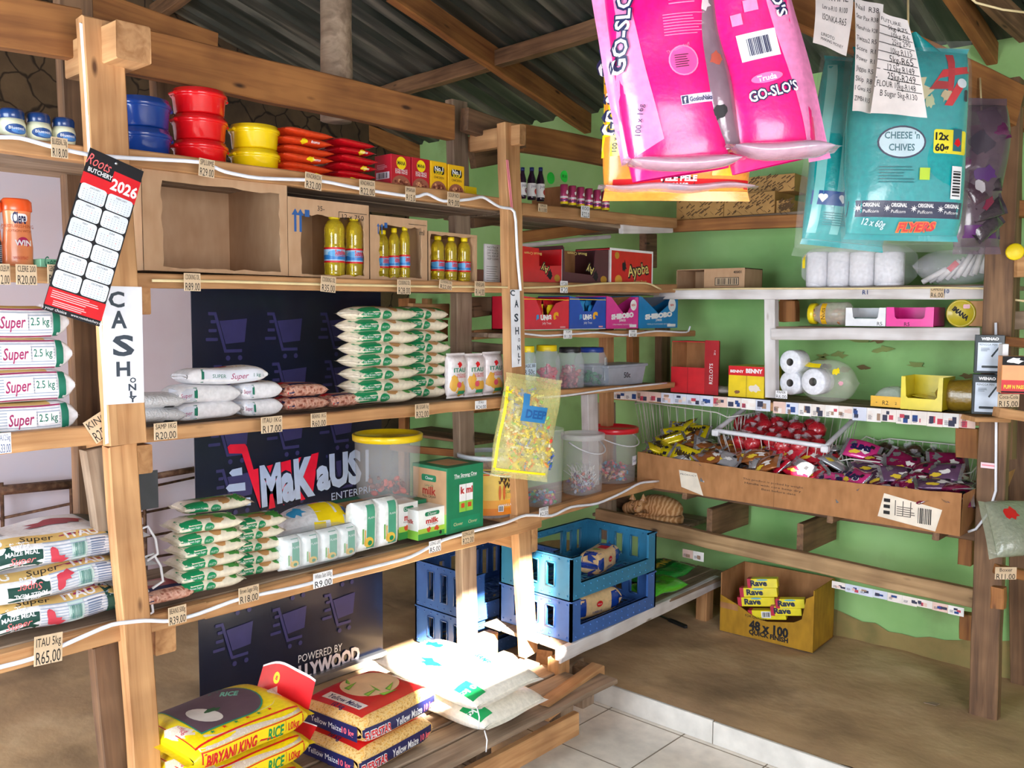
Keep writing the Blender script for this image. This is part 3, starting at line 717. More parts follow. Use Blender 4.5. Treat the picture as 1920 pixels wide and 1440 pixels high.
price_tag(467, 1114, 36, T2('Brown Sugar 500g', 'R18,00'), 'below the low sugar stack', X=-2.665, hgt=.055)
price_tag(606, 1086, 34, T2('White Salt 500g', 'R9,00'), 'below the wrapped green and white packs', X=-2.665, mat=WT, hgt=.055)
price_tag(816, 1024, 21, T2('LONG LIFE', 'R5,00'), 'below the small milk cartons', X=-2.665, mat=WT, hgt=.048)
price_tag(878, 1007, 22, T2('LONGLIFE', 'R22,00'), 'below the green milk carton box', X=-2.665, hgt=.055)
price_tag(1020, 959, 16, T2('SWEETS', 'R2,50'), 'below the middle of the three sweet pails', X=-2.665, mat=WT, hgt=.04)
price_tag(1018, 390, 16, T2('OROS', 'R13,00'), 'below the purple juice bottles', X=-2.66, hgt=.035)
price_tag(1098, 397, 15, T2('KOO', 'R22,0'), 'below the row of pink cans', X=-2.66, mat=WT)
price_tag(1058, 538, 13, T2('AYOBA', 'R20'), 'below the opened biscuit cartons', X=-2.66, mat=WT)
price_tag(1065, 627, 15, T2('YUM', 'R1,00'), 'below the opened red and blue sweet cartons', X=-2.655, mat=WT, hgt=.04)
price_tag(1187, 625, 14, T2('SHIB', 'R2,00'), 'below the pink and blue biscuit cartons', X=-2.655, mat=WT, hgt=.035)
price_tag(993, 692, 24, T2('MAGIC BIB', 'R 50c'), 'on the front of the first sweet jar', X=-2.66, mat=c('cfe2f4', .6), hgt=.05)
# calendar hanging on the left post
cal = empty('calendar', PX(178, 446, -2.6), LR, 'long narrow 2026 wall calendar hanging tilted on the left post', 'calendar')
k = MB(Matrix.Rotation(R(17.5), 4, 'Y')); PW, PH = .16, .475
k.box(-PW/2, 0, -PH/2, PW/2, .002, PH/2, c('15161a', .4))
it = [(rc(-PW/2, PH/2-.105, PW/2, PH/2-.07), RED), (rc(0, PH/2-.105, PW/2, PH/2-.035), RED),
      ('T', 'Roots', -.045, PH/2-.03, .045, c('ff6a6a', .5), dict(shear=.3, w=.07, rot=-4)), ('T', 'BUTCHERY', -.035, PH/2-.058, .018, WHT, dict(bold=.02, w=.07)),
      ('T', '2026', PW/4, PH/2-.072, .045, WHT, dict(bold=.03, w=.078))]
mon = ['JANUARY', 'FEBRUARY', 'MARCH', 'APRIL', 'MAY', 'JUNE', 'JULY', 'AUGUST', 'SEPTEMBER', 'OCTOBER', 'NOVEMBER', 'DECEMBER']
PAP = c('dfe6ee', .5); DOT = c('8a94a2', .6)
for i in range(12):
    r_, q = divmod(i, 2); u0 = -PW/2+.004+q*(PW/2-.002); v1 = PH/2-.1-r_*.0515
    it.append((rrect(u0, v1-.0478, u0+PW/2-.006, v1, .009), PAP)); it.append(('T', mon[i], u0+.04, v1-.007, .007, INK, {}))
    for a in range(5):
        for b in range(7): it.append((rc(u0+.01+b*.0092, v1-.017-a*.007, u0+.012+b*.0092, v1-.015-a*.007), DOT if (a*7+b+i*3) % 17 else RED))
it += [(rc(-PW/2, -PH/2+.016, PW/2, -PH/2+.066), RED)]+lines(-PW/2+.01, -PH/2+.04, PW/2-.01, -PH/2+.063, 4, c('ffc9c9', .5))+lines(-PW/2+.02, -PH/2+.02, PW/2-.03, -PH/2+.036, 3, c('ffc9c9', .5), 3)
it += [('T', "it's your choice", -.055, -PH/2+.009, .012, WHT, dict(w=.075)), ('T', 'www.rootsbutchery.co.za', .045, -PH/2+.009, .01, WHT, dict(w=.1))]
k.art(FRONT(0), it, eps=.000005); cs = k.build('calendar_sheet', cal)
mb = MB(Matrix.Rotation(R(17), 4, 'Y')); mb.ball(.0, -.003, PH/2-.012, .005, .004, .005, c('b9bcc2', .3, metal=1)); mb.build('pin', cs)
# CASH ONLY signs
def cash(corners, where, w0, letters_):
    a, b = PX(*corners[0], -2.635), PX(*corners[1], -2.635); L_ = (a-b).length
    o = MB(Matrix.Rotation(math.atan2((b-a).y, -(b-a).z), 4, 'Y') if False else None)
    ax = Matrix.Rotation(-math.atan2((b-a).y, abs((b-a).z)), 4, 'Y'); o = MB(ax)
    o.box(-w0/2, 0, -L_, w0/2, .0015, 0, c('eceef6', .6))
    it = [('T', ch, dx*w0, -v*L_, s*L_, INKB if 0 else c('39434f', .6), dict(bold=.03, w=ww*w0, rot=rt)) for ch, v, s, ww, dx, rt in letters_]
    o.art(FRONT(0), it); return o.build('paper_sign', loc=a, rz=LR, label='white paper sign lettered CASH ONLY '+where, cat='sign', group='CASH ONLY signs')
LT = [('C', .11, .18, .4, -.15, 0), ('A', .28, .2, .4, -.1, 0), ('S', .5, .24, .55, 0, 0), ('H', .7, .17, .35, -.02, 0), ('O', .8, .06, .16, .22, 0), ('N', .86, .08, .2, .2, 0), ('L', .92, .07, .17, .22, 0), ('Y', .965, .07, .2, .2, 0)]
cash([(229, 537), (234, 757)], 'on the left post below the calendar', .118, LT)
LT2 = [('C', .04, .1, .5, -.3, -8), ('A', .18, .13, .42, .1, 0), ('S', .36, .14, .45, .05, 0), ('H', .53, .13, .4, .1, 0), ('O', .65, .06, .22, .3, 0), ('N', .75, .09, .3, .25, 0), ('L', .85, .08, .26, .28, 0), ('Y', .93, .09, .3, .2, -10)]
cash([(966, 543), (969, 688)], 'on the middle post beside the sweet boxes', .06, LT2)

# ---- top shelf
Z1 = S1-.004
JB = c('e9eccb', .3, coat=.5); JL = c('1c4a8a', .35, coat=.5); JD = c('16386e', .3, coat=.5)
first = None
for i, (a, b, tp) in enumerate(((-2, 50, 206), (49, 98, 214), (97, 143, 223))):
    p, w_, h_ = LSc(a, b, -2.712, Z1, tp)
    r_ = w_/2; j = empty('jelly_jar', p+Vector((-r_, 0, 0)), LR, ['first', 'second', 'third'][i]+' round jar of petroleum jelly from the left, blue lid, on the top shelf', 'jar', 'petroleum jelly jars')
    mb = MB(); mb.lathe([(r_*.6, 0), (r_*.9, h_*.06), (r_, h_*.28), (r_, h_*.5), (r_*.88, h_*.68)], JB); jb = mb.build('jar_body', j)
    mb = MB(); mb.lathe([(r_*.86, h_*.67), (r_*.93, h_*.7), (r_*.91, h_*.92), (r_*.8, h_), (0.001, h_)], JD); mb.build('lid', j)
    mb = MB(); mb.art(CYL(r_, 0), [(ell(0, h_*.32, .03, h_*.17), JL), (ell(.006, h_*.28, .02, h_*.1), c('4d86c6', .4)), ('T', 'Blueseal', 0, h_*.36, .012, WHT, dict(w=.04))], .01, h=.001); mb.build('label', jb)
def tub(px0, px1, zs, hh, colr, ordn, word, X=-2.712, z0=Z1, dname=None, wscale=1):
    p, w_, _ = LSc(px0, px1, X, z0); r_ = w_/2*wscale
    t = empty('plastic_tub', p+Vector((-r_, 0, zs)), LR, f'{colr} plastic tub, {ordn} of its stack of {word}, on the top shelf', 'tub', 'coloured plastic tubs')
    m_ = c({'blue': '163f8f', 'red': 'e3131b', 'yellow': 'f3cf10'}[colr], .22, coat=.6)
    mb = MB(); mb.lathe([(r_*.8, .001), (r_*.9, .006), (r_*.95, hh*.62), (r_*.99, hh*.66), (r_*.99, hh*.74)], m_, 40); mb.build('tub_body', t)
    mb = MB(); mb.lathe([(r_*.97, hh*.7), (r_*1.03, hh*.72), (r_*1.03, hh*.84), (r_*.96, hh*.88), (r_*.94, hh*.99), (r_*.9, hh), (.001, hh*.985)], m_, 40)
    for sx in (-1, 1): mb.box(sx*r_*.98-.012, -.02, hh*.68, sx*r_*.98+.012, .02, hh*.82, m_, .004)
    mb.build('lid', t)
for i in range(2): tub(212, 322, i*.0935, .093, 'blue', ['bottom', 'top'][i], 'two')
for i in range(3): tub(322, 427, i*.083, .082, 'red', ['bottom', 'middle', 'top'][i], 'three')
for i in range(2): tub(430, 524, i*.083, .082, 'yellow', ['bottom', 'top'][i], 'two', z0=Z1)
OR = c('d8431c', .25, bmp=.5, coat=.6); RD = c('c3101d', .25, bmp=.5, coat=.6)
rn = random.Random(2)
def packet_stack(px0, px1, n, mat, T, where, cname, X=-2.715, W=.15):
    p, w_, _ = LS(px0, px1, X, Z1)
    for i in range(n):
        mb = MB(); L_ = w_*(.93+.1*rn.random())
        bag(mb, L_-.02, W, T*1.12, mat, n=2.2, k=4, seed=i, lump=.004, front=[(squig(i, (rn.random()-.5)*.08, T*.5, .009, asp=1.8), YEL), ('T', 'Knorrox', .03, T*.5, .014, WHT, dict(w=.035))] if i % 2 == 0 else None, end=.25, nu=16, nv=18)
        mb.build('soup_packet', loc=p+Vector((-W/2-.01*rn.random(), (rn.random()-.5)*.012, i*T*.93)), rz=LR+(rn.random()-.5)*.14, label=f'{cname} foil soup packet, {["bottom","second","third","fourth","fifth","sixth","top"][i]} of the {where}', cat='packet', group=f'{cname} soup packets')
packet_stack(530, 632, 6, OR, .031, 'six-high pile beside the yellow tubs', 'orange')
packet_stack(634, 712, 6, RD, .03, 'six-high pile beside the mince boxes', 'red')
CRIM = c('b8122a', .4, coat=.3); YBX = c('f0b914', .4, coat=.3)
def carton(name, p, w_, d_, h_, mat, front=None, side=None, top=None, label=None, cat='box', group=None, rz=LR, bev=.0015, kind_=None):
    mb = MB(); mb.box(-w_/2, 0, 0, w_/2, d_, h_, mat, bev)
    if front: mb.art(FRONT(0), front)
    if side: mb.art(LSIDE(-w_/2), side)          # u from -d (back) to 0 (front)
    if top: mb.art(TOP(h_), top)
    return mb.build(name, loc=p, rz=rz, label=label, cat=cat, group=group)
MEAT = c('7a3a2a', .7, bmp=.6)
def soupbox(px0, px1, tp, colr, where):
    p, w_, h_ = LS(px0, px1, -2.715, Z1, tp); d_ = .1
    mt = CRIM if colr == 'red' else YBX
    fr = [(ell(0, h_*.18, w_*.46, h_*.26), c('9a5a42', .7))]+[(ell((rn.random()-.5)*w_*.6, h_*(.08+.25*rn.random()), .006, .005, 8), c(rn.choice(['6a2c1c', 'c07a5a', '8c4632', 'd99a6a']), .6)) for _ in range(26)]
    fr = [(rc(-w_/2, 0, w_/2, h_*.02), MEAT)]+fr
    if colr == 'red': fr += [(ell(0, h_*.78, w_*.24, w_*.24), YEL), ('T', 'IMANA', 0, h_*.78, w_*.2, INK, dict(bold=.03, w=w_*.4)), ('T', 'SOYA MINCE', 0, h_*.58, .014, WHT, dict(w=w_*.6)), ('T', 'SUPER MINCE', 0, h_*.51, .012, WHT, dict(w=w_*.6))]
    else: fr += [(rrect(-w_*.32, h_*.63, w_*.32, h_*.86, .01), BLK), ('T', 'No.1', 0, h_*.79, w_*.28, WHT, dict(bold=.03, w=w_*.5)), ('T', 'SOUP', 0, h_*.68, w_*.2, YEL, dict(bold=.03, w=w_*.45)), ('T', 'CHICKEN', 0, h_*.54, .013, INK, dict(w=w_*.6))]
    sd = bars(-d_*.8, h_*.35, -d_*.2, h_*.5, 10, WHT) if colr == 'red' else None
    if sd: sd = [(rc(-d_*.9, h_*.33, -d_*.1, h_*.52), c('d9c9d0', .5))]+bars(-d_*.8, h_*.35, -d_*.2, h_*.5, 12, INK)+lines(-d_*.85, h_*.6, -d_*.2, h_*.75, 4, c('e59aa8', .5))
    carton('soup_box', p, w_*.97, d_, h_, mt, fr, sd, None, f'{colr} upright carton of {"soya mince" if colr=="red" else "powdered soup"}, {where}', 'box', 'upright soup boxes on the top shelf')
soupbox(733, 771, 291, 'red', 'first of the four at the packet end'); soupbox(772, 806, 297, 'red', 'second of the four, beside a yellow one'); soupbox(807, 838, 303, 'yellow', 'third of the four'); soupbox(840, 871, 310, 'yellow', 'last of the four, at the middle post')
p, w_, h_ = LS(872, 894, -2.85, Z1, 350); carton('small_box', p, w_, .08, h_, YEL, label='small plain yellow box on the top shelf at the right end of the soup boxes')

# ---- second shelf: opened cartons with cooking oil
Z2 = S2+.004
def open_carton(px0, px1, tp, d_, open_, where, label, marks=None, X=-2.72, torn=1):
    """front panel cut away: open_ = (left, right, bottom, top) margins in metres"""
    p, w_, h_ = LS(px0, px1, X, Z2, tp); t = .005; ol, orr, ob, ot = open_
    r_ = empty('cardboard_box', p, LR, label, 'box', 'cardboard cartons on the cooking oil shelf')
    mb = MB(); mb.box(-w_/2, 0, 0, w_/2, d_, t, CARD); mb.box(-w_/2, d_-t, t, w_/2, d_, h_, CARD); mb.box(-w_/2, 0.0, t, -w_/2+t, d_-t, h_, CARD); mb.box(w_/2-t, 0.0, t, w_/2, d_-t, h_, CARD)
    mb.box(-w_/2+t, t, h_-t, w_/2-t, d_-t, h_, CARD)
    # front frame with ragged inner edge
    rn = random.Random(int(px0)); inner = []
    x0, x1, z0, z1 = -w_/2+ol, w_/2-orr, ob, h_-ot
    j = lambda: (rn.random()-.5)*.008*torn
    for i in range(12): inner.append((x0+(x1-x0)*i/12, z0+j()))
    for i in range(12): inner.append((x1+j(), z0+(z1-z0)*i/12))
    for i in range(12): inner.append((x1-(x1-x0)*i/12, z1+j()))
    for i in range(12): inner.append((x0+j(), z1-(z1-z0)*i/12))
    outer = [(-w_/2+w_*i/12, 0.001) for i in range(12)]+[(w_/2, .001+(h_-.001)*i/12) for i in range(12)]+[(w_/2-w_*i/12, h_) for i in range(12)]+[(-w_/2, h_-(h_-.001)*i/12) for i in range(12)]
    vs = []; fs = []; n = 48
    for y in (-.001, .004):
        vs += [(a, y, b) for a, b in outer]+[(a, y, b) for a, b in inner]
    for i in range(n):
        k = (i+1) % n; fs += [(i, k, n+k, n+i), (2*n+i, 3*n+i, 3*n+k, 2*n+k), (n+i, n+k, 3*n+k, 3*n+i), (i, 2*n+i, 2*n+k, k)]
    fr = MB(); fr.add(vs, fs, CARD)
    if marks: fr.art(FRONT(-.001), marks(w_, h_))
    mb.build('box_shell', r_); fr.build('front_frame', r_)
    return p, w_, h_, d_
OILM = None
def oilmat():
    m, nt, b = newmat('sunflower_oil'); b.inputs['Base Color'].default_value = lin('f4dc3c'); b.inputs['Roughness'].default_value = .05
    b.inputs['Transmission Weight'].default_value = .7; b.inputs['IOR'].default_value = 1.4; b.inputs['Coat Weight'].default_value = .6
    return 'sunflower_oil'
OIL = oilmat()
def oil_bottle(px0, px1, ptop, X, label, cap='yellow', z=Z2+.006, full=True):
    p, w_, h_ = LSc(px0, px1, X, z, ptop); r_ = w_/2
    t = empty('oil_bottle', p+Vector((-r_, 0, 0)), LR, label, 'bottle', 'cooking oil bottles')
    pr = [(r_*.86, 0), (r_, .012), (r_*.93, h_*.08), (r_, h_*.13), (r_, h_*.2), (r_*.98, h_*.22), (r_*.98, h_*.46), (r_, h_*.48), (r_*.93, h_*.53), (r_*.99, h_*.57), (r_*.93, h_*.61), (r_, h_*.65), (r_*.94, h_*.7), (r_*.98, h_*.75), (r_*.88, h_*.82), (r_*.66, h_*.88), (r_*.4, h_*.91), (r_*.36, h_*.93)]
    mb = MB(); mb.lathe(pr, OIL, 24); ob = mb.build('bottle_body', t)
    mb = MB(); mb.lathe([(r_*.5, h_*.915), (r_*.54, h_*.92), (r_*.54, h_*.995), (r_*.48, h_), (.001, h_)], YEL, 20); mb.build('cap', t)
    mb = MB(); v0, v1 = h_*.22, h_*.46; q = math.pi*r_*.9
    it = [(rc(-q, v0, q, v1), c('a8cdea', .35)), (rc(-q, v0, q, v0+.007), RED), (rc(-q, v1-.007, q, v1), RED), (rc(-q, v0+.2*(v1-v0), q, v0+.5*(v1-v0)), c('2f7fc8', .35)), (ell(-.02, v0+.6*(v1-v0), .03, .012), c('5aa9e0', .35)),
          ('T', 'Sunshine', 0, v0+.68*(v1-v0), .026, RED, dict(bold=.03, w=r_*1.2)), (rc(-r_*.6, v0+.42*(v1-v0), r_*.7, v0+.45*(v1-v0)), RED)]
    mb.art(CYL(r_), it, .012, h=.001); mb.build('label', ob)
arrows = lambda u, v, s, m_: [(rc(u-s*.08, v-s, u+s*.08, v), m_), ([(u-s*.25, v-.002), (u+s*.25, v-.002), (u, v+s*.35)], m_)]
open_carton(270, 540, 318, .38, (.062, .03, .012, .055), 0, 'large empty cardboard carton with torn open front on the cooking oil shelf')
INB = c('2b5a9a', .6)
def mk2(w_, h_): return arrows(-w_/2+.03, h_-.06, .06, INB)+arrows(-w_/2+.052, h_-.06, .06, INB)+[(rc(-w_/2+.07, h_-.065, -w_/2+.09, h_-.04), INB), ('T', '35-', -w_/2+.14, h_-.03, .025, INK, {}), ('T', '12 x 750', w_/2-.075, h_-.05, .026, INK, dict(w=.1)), (rc(w_/2-.14, h_-.036, w_/2-.01, h_-.034), INK), (rc(w_/2-.141, h_-.06, w_/2-.139, h_-.034), INK)]
open_carton(541, 692, 377, .36, (.055, .022, .01, .055), 0, 'cardboard carton marked with blue arrows holding two tall oil bottles', mk2)
def mk3(w_, h_): return arrows(-w_/2+.04, h_-.04, .03, INB)+arrows(-w_/2+.058, h_-.04, .03, INB)+[(rc(-w_/2+.07, h_-.045, -w_/2+.085, h_-.025), INB), ('T', 'ml', w_/2-.03, h_-.05, .03, INK, {}), (rc(w_/2-.1, h_-.022, w_/2-.006, h_-.02), INK)]
open_carton(694, 801, 408, .33, (.045, .03, .01, .035), 0, 'middle-sized cardboard carton holding tightly packed oil bottles with blue labels', mk3)
open_carton(803, 894, 437, .25, (.012, .012, .01, .012), 0, 'small open cardboard carton holding three oil bottles with yellow caps')
oil_bottle(608, 647, 401, -2.735, 'left of the two tall oil bottles in the arrow-marked carton'); oil_bottle(648, 681, 404, -2.74, 'right of the two tall oil bottles in the arrow-marked carton')
oil_bottle(706, 729, 432, -2.76, 'leftmost oil bottle in the middle carton, half hidden by its edge'); oil_bottle(729, 749, 428, -2.745, 'centre oil bottle in the middle carton'); oil_bottle(749, 769, 424, -2.74, 'rightmost oil bottle in the middle carton')
oil_bottle(808, 833, 443, -2.735, 'left small oil bottle with yellow cap in the small carton'); oil_bottle(834, 857, 445, -2.735, 'middle small oil bottle with yellow cap in the small carton'); oil_bottle(858, 882, 446, -2.735, 'right small oil bottle with yellow cap in the small carton')
p, w_, h_ = LS(909, 938, -2.80, Z2, 458); carton('printed_notice', p, w_, .01, h_, WT, [('T', t, 0, h_*(.92-.07*i), .012, INK, dict(w=w_*.7)) for i, t in enumerate(['NOTICE', 'STORE IN A COOL', 'DRY PLACE', 'THIS SIDE UP', 'KEEP CLEAN'])]+lines(-w_*.4, h_*.1, w_*.4, h_*.5, 7, INK, t=.15), label='white printed sheet standing at the right end of the cooking oil shelf', cat='paper')
p, w_, h_ = LS(894, 907, -2.78, Z2, 505); carton('small_box', p, w_, .05, h_, c('6a4636', .6), label='tiny brown box beside the white printed sheet on the oil shelf')
# left part of the second shelf: lotion bottles
Z2L = 2.003
def lotion(px0, px1, label):
    p, w_, h_ = LS(px0, px1, -2.76, Z2L, 371); t = empty('lotion_bottle', p+Vector((-.04, 0, 0)), LR, label, 'bottle', 'orange lotion bottles')
    OB = c('f0915e', .3, coat=.4); OC = c('ee5a24', .3, coat=.5)
    mb = MB(); pr = [(w_*.42, 0), (w_*.5, .01), (w_*.49, h_*.15), (w_*.5, h_*.3), (w_*.43, h_*.62), (w_*.46, h_*.8), (w_*.5, h_*.84)]
    mb.M = Matrix.Diagonal((1, .55, 1, 1)); mb.lathe(pr, OB, 32)
    f = FRONT(-w_*.26); it = [(rrect(-w_*.26, h_*.66, w_*.26, h_*.78, .008), WHT), ('T', 'Clere', 0, h_*.72, .045, NAVY, dict(bold=.03, w=w_*.44)), ('T', 'NOURISHING', 0, h_*.6, .014, c('b5562a', .5), {}), (ell(w_*.1, h_*.36, w_*.2, w_*.2), c('b01052', .5)), ('T', 'WIN', w_*.1, h_*.36, .022, WHT, dict(bold=.03)), ('T', 'LOTION WITH', 0, h_*.53, .01, c('b5562a', .5), {}), ('T', 'PAPAYA EXTRACT', 0, h_*.14, .012, c('c8302a', .5), dict(w=w_*.5))]
    mb.M = None; mb.art(lambda u, v, h: Vector((u, -.5*w_*.47*(max(0.05, 1-(2*u/w_)**2))**.5*1.1-h, v)), it, .012); mb.build('bottle_body', t)
    mb = MB(); mb.M = Matrix.Diagonal((1, .6, 1, 1)); mb.lathe([(w_*.5, h_*.82), (w_*.51, h_*.83), (w_*.5, h_*.96), (w_*.4, h_), (.001, h_)], OC, 32); mb.build('cap', t)
lotion(-46, 16, 'orange lotion bottle cut by the left photo edge on the second shelf'); lotion(15, 73, 'orange lotion bottle with white name plate on the second shelf')
p, w_, h_ = LS(-14, 9, -2.73, Z2L, 424); mb = MB(); mb.lathe([(w_*.5, 0), (w_*.5, h_*.6), (w_*.3, h_*.75), (w_*.3, h_)], c('2a2e38', .4), 20); mb.art(CYL(w_*.5), lines(-.04, h_*.1, .04, h_*.55, 9, c('aab4c4', .5), t=.5), .01); mb.build('small_bottle', loc=p+Vector((-.02, 0, 0)), rz=LR, label='small dark bottle with grey label at the left edge in front of the lotion', cat='bottle')
p, w_, h_ = LS(76, 128, -2.75, Z2L, 486); carton('soap_box', p, w_, .09, h_, c('8ed6b0', .5), [('T', 'Gentle', 0, h_*.7, .045, c('1f7a5c', .5), dict(w=w_*.7)), ('T', 'magic', 0, h_*.28, .04, c('1f7a5c', .5), dict(w=w_*.6))], label='mint green soap box on the second shelf beside the orange lotion')

# ---- third shelf
Z3 = S3+.004
PAPW = c('ecebee', .6, bmp=.25); TEAL = c('11745c', .5); MAG = c('a3215e', .5); LNE = c('9ba8bc', .6)
def maize25(i, p, L_, T, dy=0):
    mb = MB(); z = T/2
    fr = [(rc(-L_*.5, T*.06, L_*.37, T*.1), MAG), (rc(-L_*.5, T*.88, L_*.37, T*.92), MAG)]+[(rc(-L_*.5, T*(.17+.09*q), L_*.36, T*(.195+.09*q)), LNE) for q in range(8)]
    fr += [(rc(-L_*.03, T*.28, L_*.18, T*.78), c('eef0f6', .6)), (rc(.19*L_, T*.35, L_*.35, T*.7), c('eef0f6', .6)), ('T', 'Super', L_*.07, T*.52, T*.5, MAG, dict(shear=.3, bold=.015, w=L_*.19, rot=3)), ('T', '2.5 kg', L_*.27, T*.54, T*.33, TEAL, dict(bold=.01, w=L_*.14)), ('T', 'MAIZE MEAL', -L_*.2, T*.25, T*.22, TEAL, dict(w=L_*.25)), (rc(L_*.37, T*.08, L_*.425, T*.92), TEAL)]
    tp = [(rc(-L_*.5, -.07, L_*.3, -.03), c('d9b46a', .5)), (squig(3, -.05, .01, .03), MAG)]
    bag(mb, L_, .16, T, PAPW, n=4.5, k=9, seed=i*3+1, lump=.003, front=fr, top=tp, step=.03, seal=.006, end=.25, nu=30)
    return mb.build('maize_meal_pack', loc=p, rz=LR+dy, label=f'large white paper pack of maize meal, {["bottom","second","third","top"][i]} of the left stack of four', cat='flour pack', group='large maize meal packs on the third shelf')
p, w_, _ = LS(-110, 142, -2.76, S3+.01)
for i in range(4): maize25(i, p+Vector((-.08, -.005*i, i*.093)), .37, .095, (i-1)*.02)
SAMP = c('dcdde0', .3, bmp=.8, bs=140, coat=.4)
p, w_, _ = LS(242, 359, -2.76, Z3)
for i in range(2):
    mb = MB(); bag(mb, w_*.9, .16, .055, SAMP, n=2.4, seed=i, front=[(rc(.02, .006, .055, .012), BLK)], seal=.01); mb.build('samp_bag', loc=p+Vector((-.085, 0, i*.05)), rz=LR, label=f'{["lower","upper"][i]} clear bag of white samp on the third shelf by the left post', cat='bag', group='clear samp bags')
def itau1(px0, px1, zoff, label, dx=0, rot=0, T=.06, turn=0):
    p, w_, _ = LS(px0, px1, -2.76, Z3); mb = MB()
    fr = [(rc(-w_*.48, T*.15, -w_*.22, T*.85), c('cfd3de', .6)), (rc(-w_*.25, T*.12, -w_*.2, T*.88), TEAL), ('T', 'Super', -w_*.36, T*.5, .02, MAG, dict(w=w_*.16))] if not turn else [(rc(-w_*.3, T*.12, w_*.42, T*.85), c('dfe2ec', .6)), (rc(-w_*.32, T*.12, -w_*.29, T*.88), TEAL), ('T', 'SUPER', -w_*.12, T*.5, .018, TEAL, {}), ('T', 'Super', w_*.12, T*.5, .028, MAG, dict(shear=.3)), ('T', '1 kg', w_*.33, T*.5, .018, TEAL, {})]
    tp = [(squig(5, 0, 0, .022), c('b5352f', .5)), ('T', 'ITAU', .05, -.02, .03, c('c9a24a', .5), {})]
    bag(mb, w_*.94, .13, T, PAPW, n=3.6, k=7, seed=int(px0+zoff*100), lump=.005, front=fr, top=tp, seal=.008, end=.3); mb.build('maize_meal_pack', loc=p+Vector((-.08+dx, 0, zoff)), rz=LR+rot, label=label, cat='flour pack', group='small maize meal packs on the third shelf')
itau1(336, 459, 0, 'small white maize meal pack, bottom of the left pile behind the banner gap'); itau1(334, 460, .058, 'small white maize meal pack, second from bottom in the left pile', rot=.03)
itau1(460, 537, 0, 'small white maize meal pack, bottom of the right pile beside the beans'); itau1(458, 536, .058, 'small white maize meal pack, top of the right pile beside the beans')
itau1(356, 512, .116, 'small white maize meal pack lying across the top of both piles', rot=-.03, T=.058, turn=1)
BEAN = mottled('sugar_beans', ['8a4a3a', 'c48a76', 'd9ac98', 'a05e4a'], 60, .35, .8, .006, detail=1)
def beans(px0, px1, zoff, label, z=None, X=-2.76, T=.045, W=.13, rot=0):
    p, w_, _ = LS(px0, px1, X, z or Z3); mb = MB()
    fr = [(rc(-w_*.42, T*.1, -w_*.3, T*.8), NAVY), (rc(-w_*.47, T*.3, -w_*.42, T*.7), RED), (rc(w_*.18, .004, w_*.32, .008), BLK)]
    tp = [(rc(-w_*.46, -W*.34, w_*.46, -W*.2), NAVY), (rc(-w_*.46, -W*.2, w_*.3, W*.3), c('b0525a', .4)), (ell(-.01, W*.05, w_*.22, W*.15), c('d6bcb0', .5)), (rc(-w_*.42, W*.0, -w_*.25, W*.25), RED)]
    bag(mb, w_*.93, W, T, BEAN, n=2.8, k=6, seed=int(px0), lump=.003, front=fr, top=tp, seal=.008, end=.15); mb.build('bean_pack', loc=p+Vector((-W/2-.01, 0, zoff)), rz=LR+rot, label=label, cat='bag', group='packs of sugar beans')
beans(538, 624, 0, 'bean pack, lower of the two stacked on the third shelf', T=.05); beans(538, 623, .05, 'bean pack, upper of the two stacked on the third shelf', T=.05); beans(624, 694, 0, 'single bean pack lying beside the tall sugar stack', T=.05)
CREAM = c('e9dfc8', .3, bmp=.2, coat=.5); LEAF = c('3f8f3c', .5); BRN = c('b98a55', .5); LEAF2 = c('6cab4e', .5); SGR = c('108a55', .45)
def sugar_mesh(L_, W_, T, flip=0, seed=0):
    mb = MB()
    fr = [(rrect(-L_*.47, T*.2, -L_*.16, T*.86, .004), SGR), ('T', '1kg Brown Sugar', -L_*.31, T*.53, T*.22, WHT, dict(w=L_*.24)), (ell(-L_*.05, T*.42, L_*.075, T*.3), SGR), ('T', 'HULETTS', -L_*.05, T*.42, T*.2, WHT, dict(w=L_*.11)), (squig(seed, L_*.1, T*.86, T*.18, asp=2.4), BRN), (squig(seed+1, L_*.36, T*.87, T*.16, asp=2.4, amt=.5), LEAF)]
    tp = [(squig(seed+2, L_*.0, W_*.0, W_*.3, asp=1.3), LEAF2), (ell(-L_*.03, -W_*.18, L_*.2, W_*.13, rot=.2), BRN), (ell(L_*.1, -W_*.1, L_*.13, W_*.07, rot=-.3), c('8c6238', .5)), (squig(seed+3, L_*.27, -W_*.2, W_*.17, amt=.6, asp=1.4), LEAF), (squig(seed+5, -L_*.2, W_*.2, W_*.14, amt=.6, asp=1.6), LEAF), (rrect(-L_*.47, -W_*.46, -L_*.2, -W_*.3, .004), SGR)]
    bag(mb, L_, W_, T, CREAM, n=2.3, k=7, seed=seed, lump=.0035, front=fr, top=tp, seal=.012, end=.22, step=.02, nu=26, nv=24)
    return mb
def sugar_stack(px0, px1, n, T, z, X, W_, where, grp, yoff=0, back=0, topextra=None):
    p, w_, _ = LS(px0, px1, X, z); L_ = w_*.92; ms = [sugar_mesh(L_, W_, T*1.22, seed=q) for q in range(2)]; protos = []
    rn = random.Random(int(px0)); on = ['bottom', 'second from bottom', 'third from bottom', 'fourth from bottom', 'fifth from bottom', 'sixth from bottom', 'seventh from bottom', 'eighth from bottom']
    for i in range(n):
        lab = f'sugar bag, {"top" if i==n-1 else on[i]} of the {where}'
        if i < 2: o = ms[i].build('sugar_bag', loc=(0, 0, 0)); protos.append(o)
        else: o = protos[rn.randint(0, 1)].copy(); COL.objects.link(o)
        o.location = p+Vector((-W_/2-back+(rn.random()-.5)*.012, (rn.random()-.5)*.015, i*T)); o.rotation_euler = (0, 0, LR+(rn.random()-.5)*.08)
        tag(o, lab, 'sugar bag', grp)
